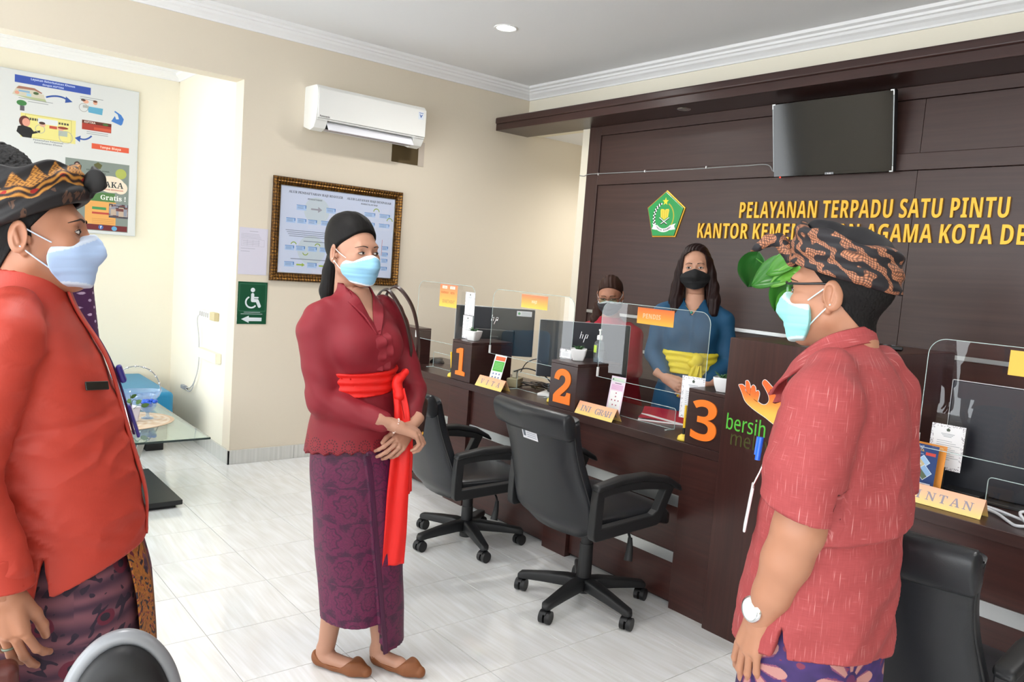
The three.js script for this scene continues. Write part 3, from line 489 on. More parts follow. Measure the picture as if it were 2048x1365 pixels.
// second counter: brochure, certificate, cables, router
paper(3.13, TOP + 0.102, -1.2, 0.118, 0.17, FX + 0.06, -0.05, 'white certificate with a grey ornate border behind the blue brochure', paperDraw(), 'certificate', 'certificate');
paper(3.06, TOP + 0.035, -1.235, 0.125, 0.165, FX - 0.02, -0.1, 'orange brochure cover just behind the blue brochure', (g, w, h) => { g.fillStyle = '#f09a3c'; g.fillRect(0, 0, w, h); g.fillStyle = '#f7c27a'; g.fillRect(w * 0.1, h * 0.05, w * 0.8, h * 0.04); }, 'brochure', 'brochure');
paper(3.035, TOP + 0.032, -1.255, 0.13, 0.165, FX - 0.02, -0.1, 'blue travel brochure with four tilted photos on the second counter', (g, w, h) => { g.fillStyle = '#1f3f78'; g.fillRect(0, 0, w, h); g.textAlign = 'left'; g.fillStyle = '#e8eef8'; g.font = 'bold ' + h * 0.075 + 'px sans-serif'; g.fillText('Masuk Haji', w * 0.08, h * 0.09); g.fillStyle = '#e8b33c'; g.fillText('BERWISATA', w * 0.08, h * 0.17); g.fillStyle = '#d6473c'; g.fillRect(w * 0.66, h * 0.17, w * 0.28, h * 0.07); g.fillStyle = '#c8d4ea'; g.font = h * 0.045 + 'px sans-serif'; g.fillText('dan umrah bersama', w * 0.08, h * 0.235); const D = (x, y, r, c1, c2) => { g.save(); g.translate(w * x, h * y); g.rotate(PI / 4); g.fillStyle = '#dfe6ee'; g.fillRect(-r * w - 3, -r * w - 3, 2 * r * w + 6, 2 * r * w + 6); g.fillStyle = c1; g.fillRect(-r * w, -r * w, 2 * r * w, 2 * r * w); g.fillStyle = c2; g.fillRect(-r * w, 0, 2 * r * w, r * w); g.restore(); }; D(0.62, 0.4, 0.13, '#9fc3e6', '#c8b890'); D(0.34, 0.46, 0.16, '#cfd8dc', '#4a5a48'); D(0.68, 0.63, 0.15, '#8fb5de', '#5a6a52'); D(0.36, 0.75, 0.11, '#9cc2ea', '#c29c52'); g.fillStyle = '#d9a53a'; g.fillRect(w * 0.1, h * 0.91, w * 0.26, h * 0.09); g.fillStyle = '#e8eef8'; for (let k = 0; k < 3; k++) g.fillRect(w * 0.55, h * (0.87 + k * 0.04), w * 0.36, h * 0.022); }, 'brochure', 'brochure');
{ const t = thing('leaflet_stand', 'black leaflet stand holding the brochures on the second counter', 'stand', [3.075, TOP + 0.0005, -1.245]); mesh('back', bx(0.004, 0.012, 0.0, 0.12, -0.07, 0.07, 0.002), M.black, t); mesh('tray', bx(-0.07, 0.004, 0.0, 0.028, -0.07, 0.07, 0.003), M.black, t); }
{ const c = thing('white_cable', 'thick white cable bent across the second counter below the monitor', 'cable', [0, TOP + 0.006, 0]);
  mesh('cable', tube([[3.07, 0.0, -1.1], [3.07, 0.006, -1.04], [3.05, 0.004, -0.98], [2.985, 0, -0.915], [2.96, 0.0, -0.885], [2.972, 0.006, -0.86], [3.03, 0.03, -0.9], [3.04, 0.035, -0.89], [3.0, 0.02, -0.8], [2.95, 0.0, -0.7]], 0.0055, 90, 10), std({ color: srgb(200, 202, 206), roughness: 0.4 }), c);
  mesh('cable', tube([[3.075, 0.012, -1.08], [3.07, 0.012, -1.0], [3.04, 0.006, -0.9], [2.98, 0.004, -0.78], [2.94, 0.0, -0.68]], 0.005, 60, 10), std({ color: srgb(200, 202, 206), roughness: 0.4 }), c); }
{ const r = thing('router', 'small black box with an orange light behind the brochures', 'network box', [3.2, TOP + 0.0005, -1.14]); mesh('case', bx(-0.05, 0.05, 0, 0.03, -0.07, 0.07, 0.004), M.black, r); mesh('indicator_light', new THREE.SphereGeometry(0.003, 10, 8).translate(-0.051, 0.018, 0.0), std({ color: srgb(255, 140, 40), emissive: srgb(255, 120, 30), emissiveIntensity: 2 }), r); }
{ const r = thing('cabinet_remote', 'black remote control lying on top of the tall cabinet', 'remote control', [3.3, 1.3035, -1.56], 0.5); mesh('body', bx(-0.022, 0.022, 0, 0.018, -0.075, 0.075, 0.006), M.black, r); for (let i = 0; i < 8; i++) mesh('button', bx(-0.014 + (i % 2) * 0.018, -0.004 + (i % 2) * 0.018, 0.018, 0.0205, -0.06 + Math.floor(i / 2) * 0.03, -0.045 + Math.floor(i / 2) * 0.03, 0.001), std({ color: srgb(90, 90, 94), roughness: 0.6 }), r); }

// ---------------------------------------------------------------- office chairs
const leather = std({ color: srgb(30, 32, 36), roughness: 0.36, bumpMap: ptex(256, 256, (u, v) => 128 + 60 * tnoise(u, v, 60, 60, 2) + 40 * tnoise(u, v, 120, 120, 8), { data: true, rep: [6, 6] }), bumpScale: 0.0004 });
const plast = std({ color: srgb(26, 27, 29), roughness: 0.5 });
function makeChair() {
  const c = thing('office_chair', 'black leather office chair', 'chair', [0, 0, 0], 0, 'black office chairs along the counter');
  // star base: five arms and castors
  mesh('hub', lathe([[0, 0.06], [0.04, 0.06], [0.045, 0.075], [0.045, 0.12], [0.036, 0.13], [0, 0.13]], 28), plast, c);
  const wheel = () => { const w = new THREE.CylinderGeometry(0.029, 0.029, 0.02, 20).rotateZ(PI / 2); return merge(w.clone().translate(-0.015, 0.029, 0), w.clone().translate(0.015, 0.029, 0)); };
  const hood = new THREE.CylinderGeometry(0.0325, 0.0325, 0.018, 20, 1, false, -0.4, PI * 0.95).rotateZ(PI / 2).translate(0, 0.0295, 0);
  for (let k = 0; k < 5; k++) {
    const a = k * 2 * PI / 5, rows = [];
    for (const [r, y, w, h] of [[0.02, 0.098, 0.034, 0.03], [0.08, 0.1, 0.033, 0.028], [0.18, 0.092, 0.027, 0.024], [0.27, 0.082, 0.023, 0.019], [0.305, 0.077, 0.022, 0.018], [0.318, 0.073, 0.012, 0.01]]) rows.push(ring([0, y, r], [1, 0, 0], [0, 1, 0], w, h, 4, 16));
    const leg = mesh('leg', loft(rows), plast, c); leg.rotation.y = a;
    const ca = mesh('castor', merge(wheel(), hood.clone(), cyl([0, 0.04, 0], [0, 0.07, 0], 0.008)), M.black, leg); ca.position.set(0, 0, 0.3); ca.rotation.y = 0.7 + k * 1.3;
  }
  mesh('gas_column', merge(cyl([0, 0.12, 0], [0, 0.29, 0], 0.034, 0.031), cyl([0, 0.29, 0], [0, 0.39, 0], 0.028, 0.028)), plast, c);
  mesh('mechanism', merge(bx(-0.06, 0.06, 0.385, 0.425, -0.14, 0.12, 0.01), cyl([0.02, 0.37, 0.1], [0.02, 0.4, 0.1], 0.03)), plast, c);
  mesh('lever', merge(tube([[-0.06, 0.4, 0.06], [-0.19, 0.395, 0.06], [-0.215, 0.37, 0.055]], 0.006, 16, 8), taperTube([[-0.213, 0.375, 0.056], [-0.226, 0.33, 0.045], [-0.236, 0.28, 0.03]], (t) => 0.01 + 0.01 * t, 10, 10)), plast, c);
  // seat: cushion with a waterfall front over a shallow shell
  { const rows = []; for (const [z, w, y, h] of [[-0.235, 0.19, 0.475, 0.02], [-0.225, 0.225, 0.475, 0.036], [-0.15, 0.245, 0.472, 0.042], [0, 0.255, 0.472, 0.046], [0.15, 0.258, 0.474, 0.047], [0.235, 0.255, 0.462, 0.05], [0.268, 0.245, 0.445, 0.043], [0.28, 0.21, 0.438, 0.025]]) rows.push(ring([0, y, z], [1, 0, 0], [0, 1, 0], w, h, 4.5, 40)); mesh('seat', loft(rows), leather, c);
    mesh('seat_pan', loft([[-0.21, 0.2], [-0.2, 0.215], [0.2, 0.225], [0.215, 0.2]].map(([z, w]) => ring([0, 0.43, z], [1, 0, 0], [0, 1, 0], w, 0.014, 4, 32))), plast, c); }
  // backrest: padded slab that leans back, waisted, with a rolled headrest folded over the rear
  const prof = (v) => { const y = mix(0.40, 0.93, v), z = -0.215 - 0.03 * Math.sin(v * PI * 0.9) - 0.16 * v ** 1.7 ; return [y, z]; };
  const half = (v) => mix(0.262, 0.245, v) - 0.016 * Math.sin(v * PI) + 0.012 * Math.sin(v * PI * 2);
  { const rows = [], n = 22; for (let i = 0; i <= n; i++) { const v = i / n, [y, z] = prof(v), [y2, z2] = prof(v + 0.01), l = Math.hypot(y2 - y, z2 - z), ny = -(z2 - z) / l, nz = (y2 - y) / l, e = sstep(0, 0.16, v), w = half(v) * (0.62 + 0.38 * Math.sqrt(e)), t = 0.05 * (0.4 + 0.6 * Math.min(1, e * 1.2)) * (v > 0.97 ? 0.85 : 1);
      const r = ring([0, y, z], [1, 0, 0], [0, ny, nz], w, t, 3.6, 44); for (const p of r) { const q = (p[0] / (w + 1e-6)) ** 2; p[2] += 0.03 * q; } rows.push(r); }
    mesh('backrest', loft(rows), leather, c);
    const pr = []; for (let s of [-1, 1]) for (let i = 0; i <= 16; i++) { const v = s < 0 ? 1 - i / 16 : i / 16; const [y, z] = prof(v), e = sstep(0, 0.16, v), w = half(v) * (0.62 + 0.38 * Math.sqrt(e)); pr.push([s * (w - 0.002), y, z + 0.03 - 0.012]); }
    mesh('piping', tube(pr, 0.005, 120, 6), plast, c);
    const [ty, tz] = prof(0.97), roll = []; for (const [x, k] of [[-0.246, 0.35], [-0.243, 0.8], [-0.236, 1], [-0.12, 1.05], [-0.004, 1.0], [0, 0.96], [0.004, 1.0], [0.12, 1.05], [0.236, 1], [0.243, 0.8], [0.246, 0.35]]) { const rr = ring([x, ty - 0.012, tz - 0.03 + 0.03 * (x / 0.245) ** 2], [0, 0.94, -0.33], [0, 0.33, 0.94], 0.058 * k, 0.034 * k, 2.6, 24); roll.push(rr); }
    mesh('head_roll', loft(roll), leather, c); }
  // arm loops
  for (const s of [-1, 1]) {
    const o = new THREE.Shape(); o.moveTo(-0.235, 0.43); o.lineTo(0.12, 0.452); o.quadraticCurveTo(0.145, 0.455, 0.155, 0.48); o.lineTo(0.215, 0.605); o.lineTo(0.18, 0.628); o.quadraticCurveTo(0.0, 0.672, -0.18, 0.645); o.lineTo(-0.245, 0.645); o.quadraticCurveTo(-0.252, 0.54, -0.25, 0.46); o.quadraticCurveTo(-0.25, 0.432, -0.235, 0.43);
    const h = new THREE.Path(); h.moveTo(-0.215, 0.475); h.lineTo(0.1, 0.492); h.lineTo(0.125, 0.51); h.lineTo(0.17, 0.605); h.quadraticCurveTo(0, 0.64, -0.17, 0.622); h.lineTo(-0.212, 0.615); h.lineTo(-0.215, 0.475); o.holes.push(h);
    const g = extrude(o, 0.03, 0.005, 8); g.applyMatrix4(new THREE.Matrix4().makeBasis(V(0, 0, 1), V(0, 1, 0), V(-1, 0, 0))); g.translate(s * 0.278 + 0.015, 0, 0);
    const arm = mesh('arm_loop', g, plast, c);
    const rows = []; for (const [z, y, w, hh] of [[-0.25, 0.645, 0.018, 0.008], [-0.24, 0.65, 0.026, 0.016], [-0.1, 0.672, 0.028, 0.018], [0.05, 0.672, 0.028, 0.018], [0.18, 0.645, 0.027, 0.017], [0.26, 0.605, 0.024, 0.014], [0.285, 0.588, 0.012, 0.006]]) rows.push(ring([s * 0.278, y, z], [1, 0, 0], [0, 0.98, 0.17], w, hh, 3, 18)); mesh('arm_pad', loft(rows), plast, arm);
  }
  return c;
}
const TURN = PI / 2;   // facing the counter
const chairA = makeChair();
chairA.userData.label = 'black leather office chair with a white sticker on its back, facing the number 2';
chairA.position.set(2.55, 0, -2.46); chairA.rotation.y = TURN - 0.03;
{ const s = mesh('inventory_label', new THREE.BoxGeometry(0.1, 0.05, 0.001), std({ map: ctex(160, 80, (g, w, h) => { g.fillStyle = '#e8e9ee'; g.fillRect(0, 0, w, h); g.fillStyle = '#5b6470'; g.fillRect(10, 16, 26, 46); g.fillStyle = '#a9aebb'; for (let k = 0; k < 4; k++) g.fillRect(48, 14 + k * 15, 100, 7); }), roughness: 0.5 }), chairA); s.position.set(-0.015, 0.834, -0.4035); s.rotation.set(-0.33, PI, 0); s.userData.label = 'white printed sticker'; }
// the star bases stand turned differently: direction of one arm in the room, degrees from +x towards +z
const turnBase = (c, deg) => { let k = 0; for (const l of c.children) if (l.name === 'leg') l.rotation.set(0, PI / 2 - rad(deg + 72 * k++) - c.rotation.y, 0); };
const chairB = copyOf(chairA, 'black leather office chair half hidden behind the woman in crimson', [2.53, 0, -3.37], TURN - 0.12); chairB.remove(chairB.children.find((k) => k.name === 'inventory_label'));
const chairC = copyOf(chairB, 'black leather office chair behind the man in the pink-red shirt at the second counter', [2.28, 0, -0.87], TURN);
for (const k of chairB.children) if (!['leg', 'hub'].includes(k.name)) k.position.y -= 0.085;   // this one is set lower
for (const k of chairC.children) if (!['leg', 'hub'].includes(k.name)) k.position.y += 0.025;
turnBase(chairA, 22); turnBase(chairB, 35); turnBase(chairC, 10);
// ---------------------------------------------------------------- on the walls
// gold letters of the wall sign
function letterLine(str, z0, z1, y0, h, label) {
  const t = thing('sign_lettering', label, 'sign', [4.3845, 0, 0]);
  const F = font.sans_bold, sc = F.data.resolution, hc = (() => { const q = new TextGeometry('H', { font: F, size: 1, depth: 1 }); q.computeBoundingBox(); return q.boundingBox.max.y; })(), adv = [...str].map((ch) => (F.data.glyphs[ch] ?? F.data.glyphs['?']).ha / sc), total = adv.reduce((a, b) => a + b, 0), k = (z1 - z0) / total;
  let u = 0; const cache = {};
  [...str].forEach((ch, i) => {
    if (ch !== ' ') {
      const g = cache[ch] ??= (() => { const q = new TextGeometry(ch, { font: F, size: 1, depth: 1, curveSegments: 6, bevelEnabled: false }); q.scale(k * 0.965, h / hc, 0.012); q.deleteAttribute('normal'); const r = q.index ? q.toNonIndexed() : q; r.computeVertexNormals(); return faceNegX(r); })();
      const m = mesh('letter', g, M.gold, t); m.position.set(0, y0, z0 + u * k);
    }
    u += adv[i];
  });
}
letterLine('PELAYANAN TERPADU SATU PINTU', -3.112, -1.515, 1.961, 0.102, 'upper line of gold letters reading PELAYANAN TERPADU SATU PINTU');
letterLine('KANTOR KEMENTERIAN AGAMA KOTA DENPASAR', -3.435, -1.03, 1.827, 0.099, 'lower line of gold letters beginning KANTOR KEMENTERIAN AGAMA');
// pentagon emblem
{
  const e = thing('emblem', 'green pentagon emblem with a gold rim left of the gold wall lettering', 'emblem', [4.385, 0, 0]);
  const pts = [[-3.73, 2.157], [-3.555, 2.033], [-3.622, 1.829], [-3.83, 1.826], [-3.898, 2.036]], cz = -3.727, cy = 1.976;
  const poly = (k) => new THREE.Shape(pts.map(([z, y]) => new THREE.Vector2((z - cz) * k, (y - cy) * k)));
  mesh('gold_rim', faceNegX(extrude(poly(0.985), 0.006, 0.004, 1)).translate(0, cy, cz), M.gold, e);
  const T = ctex(512, 512, (g, w, h) => {
    g.fillStyle = '#2f9a52'; g.fillRect(0, 0, w, h); const q = (x, y) => [w / 2 + x * w, h / 2 + y * h];
    g.lineWidth = 5; g.strokeStyle = 'rgba(15,80,40,0.9)'; g.beginPath(); pts.forEach(([z, y], i) => { const [a, b] = q((z - cz) / 0.36 * 0.86, -(y - cy) / 0.36 * 0.86); i ? g.lineTo(a, b) : g.moveTo(a, b); }); g.closePath(); g.stroke();
    const star = (x, y, r, c) => { g.fillStyle = c; g.beginPath(); for (let i = 0; i < 10; i++) { const a = -PI / 2 + i * PI / 5, R = i % 2 ? r * 0.42 : r; const p = [x + Math.cos(a) * R, y + Math.sin(a) * R]; i ? g.lineTo(...p) : g.moveTo(...p); } g.fill(); };
    star(...q(0, -0.255), 38, '#f0dc3c');
    for (let i = 0; i < 18; i++) { const a = rad(118 + i * 6.2), [x, y] = q(Math.cos(a) * 0.26 + 0.02, 0.0 - Math.sin(a) * 0.27 * (1) + 0.02), s = i % 2; g.fillStyle = s ? '#f4f4f4' : '#1b1b1b'; g.beginPath(); g.arc(x - 6, y, 8, 0, 7); g.fill(); g.fillStyle = s ? '#1b1b1b' : '#f4f4f4'; g.beginPath(); g.arc(x + 8, y + 2, 8, 0, 7); g.fill(); }
    g.strokeStyle = '#d8bf3a'; g.lineWidth = 11; g.beginPath(); g.arc(...q(-0.06, 0.02), 0.27 * w, -1.05, 0.85); g.stroke(); g.strokeStyle = '#4c8a36'; g.lineWidth = 3; g.beginPath(); g.arc(...q(-0.06, 0.02), 0.27 * w, -1.05, 0.85); g.stroke();
    g.fillStyle = '#e6cf46'; g.beginPath(); g.moveTo(...q(-0.1, -0.1)); g.lineTo(...q(-0.085, -0.125)); g.lineTo(...q(-0.02, -0.12)); g.lineTo(...q(0, -0.1)); g.lineTo(...q(0.02, -0.12)); g.lineTo(...q(0.085, -0.125)); g.lineTo(...q(0.1, -0.1)); g.lineTo(...q(0.085, 0.02)); g.lineTo(...q(0, 0.07)); g.lineTo(...q(-0.085, 0.02)); g.fill();
    g.strokeStyle = '#a88f2a'; g.lineWidth = 3; for (const dx of [-0.05, 0, 0.05]) { g.beginPath(); g.moveTo(...q(dx, -0.1)); g.lineTo(...q(dx * 0.8, 0.05)); g.stroke(); }
    g.lineWidth = 12; g.strokeStyle = '#151515'; g.beginPath(); g.moveTo(...q(-0.07, 0.15)); g.lineTo(...q(0.11, 0.04)); g.moveTo(...q(0.07, 0.15)); g.lineTo(...q(-0.11, 0.04)); g.stroke(); g.lineWidth = 7; g.strokeStyle = '#f2f2f2'; g.beginPath(); g.moveTo(...q(-0.07, 0.14)); g.lineTo(...q(0.11, 0.03)); g.moveTo(...q(0.07, 0.14)); g.lineTo(...q(-0.11, 0.03)); g.stroke();
    g.strokeStyle = '#f0f0f0'; g.lineWidth = 34; g.beginPath(); g.arc(...q(0, 0.02), 0.235 * w, 0.75, 2.4); g.stroke(); g.fillStyle = '#f0f0f0'; for (const s of [-1, 1]) { g.beginPath(); g.moveTo(...q(s * 0.14, 0.17)); g.lineTo(...q(s * 0.27, 0.13)); g.lineTo(...q(s * 0.24, 0.175)); g.lineTo(...q(s * 0.27, 0.235)); g.lineTo(...q(s * 0.15, 0.25)); g.fill(); }
    g.fillStyle = '#444'; g.font = 'bold 22px sans-serif'; g.textAlign = 'center'; [...'IKHLAS BERAMAL'].forEach((ch, i) => { const a = 2.32 - i * 0.115, [x, y] = q(Math.cos(a) * 0.235, 0.02 + Math.sin(a) * 0.235); g.save(); g.translate(x, y); g.rotate(a - PI / 2); g.fillText(ch, 0, 7); g.restore(); });
  });
  const g = extrude(poly(0.925), 0.008, 0.004, 1); const p = g.attributes.position, uv = g.attributes.uv; for (let i = 0; i < p.count; i++) uv.setXY(i, 0.5 + p.getX(i) / 0.36 * 0.9, 0.5 + p.getY(i) / 0.36 * 0.9);
  mesh('green_plate', faceNegX(g).translate(-0.006, cy, cz), std({ map: T, roughness: 0.25 }), e);
}
// television on the panelled wall, tilted forward on its bracket
{
  const w = 0.742, h = 0.435, t = thing('television', 'black flat television with a silver corner edging tilted forward on the panelled wall', 'television', [4.335, 2.209, -2.482], -PI / 2);
  t.rotation.order = 'YXZ'; t.rotation.x = 0.205;
  mesh('casing', bx(-w / 2, w / 2, 0, h, -0.045, -0.004, 0.006), M.black, t);
  mesh('bezel', bx(-w / 2, w / 2, 0, h, -0.006, 0, 0.003), M.blackGloss, t);
  mesh('screen', bx(-w / 2 + 0.01, w / 2 - 0.01, 0.018, h - 0.01, -0.001, 0.0008, 0.0004), std({ color: srgb(14, 15, 16), roughness: 0.09 }), t);
  for (const [x, y] of [[-1, 1], [1, 1], [1, 0]]) mesh('corner_guard', merge(bx(x > 0 ? w / 2 - 0.02 : -w / 2 - 0.001, x > 0 ? w / 2 + 0.001 : -w / 2 + 0.02, y ? h - 0.006 : -0.001, y ? h + 0.001 : 0.006, -0.004, 0.0016, 0.0006), bx(x > 0 ? w / 2 - 0.005 : -w / 2 - 0.001, x > 0 ? w / 2 + 0.001 : -w / 2 + 0.005, y ? h - 0.03 : 0, y ? h : 0.03, -0.004, 0.0016, 0.0006)), M.alu, t);
  for (const x of [-w / 2 + 0.0025, w / 2 - 0.0015]) mesh('side_edging', bx(x - 0.003, x + 0.003, 0.032, h - 0.032, -0.004, 0.0014, 0.0006), std({ color: srgb(150, 156, 158), roughness: 0.35, metalness: 0.5 }), t);
  const lg = mesh('logo_plate', bx(-0.028, 0.026, 0.001, 0.014, 0, 0.003, 0.001), std({ color: srgb(120, 122, 126), roughness: 0.3, metalness: 0.6 }), t);
  const tx = textGeo('LG', 'sans_bold', 0.02, 0.008, 0.0008); mesh('logo_letters', tx.translate(-0.01, 0.0035, 0.003), M.white, lg);
  mesh('standby_light', new THREE.SphereGeometry(0.005, 12, 8).translate(-w / 2 + 0.045, -0.003, -0.002), std({ color: srgb(255, 60, 40), emissive: srgb(255, 50, 35), emissiveIntensity: 2.5 }), t);
  mesh('wall_bracket', bx(-0.15, 0.15, 0.05, 0.3, -0.075, -0.045, 0.004), M.black, t);
}
{ const c = thing('television_cable', 'thin grey cable pinned across the panelled wall to the television', 'cable'); mesh('cable', tube([[4.397, 2.306, -4.67], [4.394, 2.298, -4.62], [4.368, 2.304, -4.55], [4.368, 2.303, -4.2], [4.368, 2.296, -3.6], [4.372, 2.297, -3.1], [4.35, 2.285, -2.9], [4.345, 2.25, -2.87]], 0.0035, 90, 6), std({ color: srgb(150, 152, 152), roughness: 0.5 }), c); for (const z of [-4.43, -3.95, -3.4]) mesh('cable_clip', bx(4.362, 4.372, 2.294, 2.31, z - 0.004, z + 0.004, 0.001), M.white, c); }
// air conditioner
{
  const a = thing('air_conditioner', 'white wall mounted air conditioner with its flap half open above the framed chart', 'air conditioner', [2.80, 0, ZA]);
  const side = [[0.002, 2.415], [0.11, 2.385], [0.165, 2.40], [0.195, 2.445], [0.212, 2.52], [0.214, 2.62], [0.205, 2.665], [0.185, 2.685], [0.02, 2.69], [0.002, 2.685]];
  const shape = new THREE.Shape(side.map(([z, y]) => new THREE.Vector2(z, y))), W = 0.44;
  const body = (s, half, bev) => extrude(s, half * 2, bev, 4).applyMatrix4(new THREE.Matrix4().makeBasis(V(0, 0, 1), V(0, 1, 0), V(-1, 0, 0))).translate(half, 0, 0);
  const wm = std({ color: srgb(236, 236, 232), roughness: 0.32 });
  const inner = [[0.002, 2.415], [0.1, 2.392], [0.12, 2.43], [0.19, 2.465], [0.212, 2.52], [0.214, 2.62], [0.205, 2.665], [0.185, 2.685], [0.02, 2.69], [0.002, 2.685]];
  mesh('housing', body(new THREE.Shape(inner.map(([z, y]) => new THREE.Vector2(z, y))), W - 0.085, 0.001), wm, a);
  for (const s of [-1, 1]) mesh('side_cheek', body(shape, 0.042, 0.002).translate(s * (W - 0.043), 0, 0), wm, a);
  mesh('front_panel', merge(bx(-W + 0.004, W - 0.004, 2.462, 2.66, 0.2145, 0.222, 0.003), bx(-W + 0.004, W - 0.004, 2.452, 2.458, 0.2, 0.212, 0.001)), wm, a);
  mesh('outlet_cavity', bx(-W + 0.09, W - 0.09, 2.4, 2.452, 0.1, 0.165, 0.001), std({ color: srgb(40, 38, 36), roughness: 0.8 }), a);
  const fl = bx(-W + 0.092, W - 0.092, -0.004, 0.004, -0.035, 0.035, 0.003).rotateX(0.95).translate(0, 2.418, 0.19); mesh('flap', fl, std({ color: srgb(244, 244, 250), roughness: 0.35 }), a);
  mesh('lower_vane', bx(-W + 0.092, W - 0.092, 2.392, 2.398, 0.12, 0.165, 0.002), std({ color: srgb(170, 160, 160), roughness: 0.5 }), a);
  const tx = textGeo('Panasonic', 'sans_bold', 0.075, 0.013, 0.0008); mesh('brand_lettering', tx.translate(-W + 0.018, 2.468, 0.222), M.black, a);
  mesh('badge', new THREE.BoxGeometry(0.045, 0.055, 0.0008).translate(W - 0.05, 2.615, 0.2226), std({ map: ctex(96, 112, (g, w, h) => { g.fillStyle = '#dfe6f0'; g.fillRect(0, 0, w, h); g.fillStyle = '#3a5fa8'; g.fillRect(10, 12, 76, 8); g.beginPath(); g.moveTo(20, 40); g.lineTo(48, 92); g.lineTo(76, 40); g.lineTo(64, 36); g.lineTo(48, 60); g.lineTo(32, 36); g.fill(); }), roughness: 0.4 }), a);
}
{ const p = tag(mesh('wall_patch', bx(3.083, 3.318, 2.275, 2.47, ZA + 0.0005, ZA + 0.008, 0.001), std({ color: srgb(82, 66, 36), roughness: 0.7 })), 'brown board patch on the wall under the right end of the air conditioner', 'board'); mesh('filler_strip', bx(3.319, 3.375, 2.27, 2.46, ZA + 0.0005, ZA + 0.004, 0.001), std({ color: srgb(196, 184, 170), roughness: 0.8 }), p); }
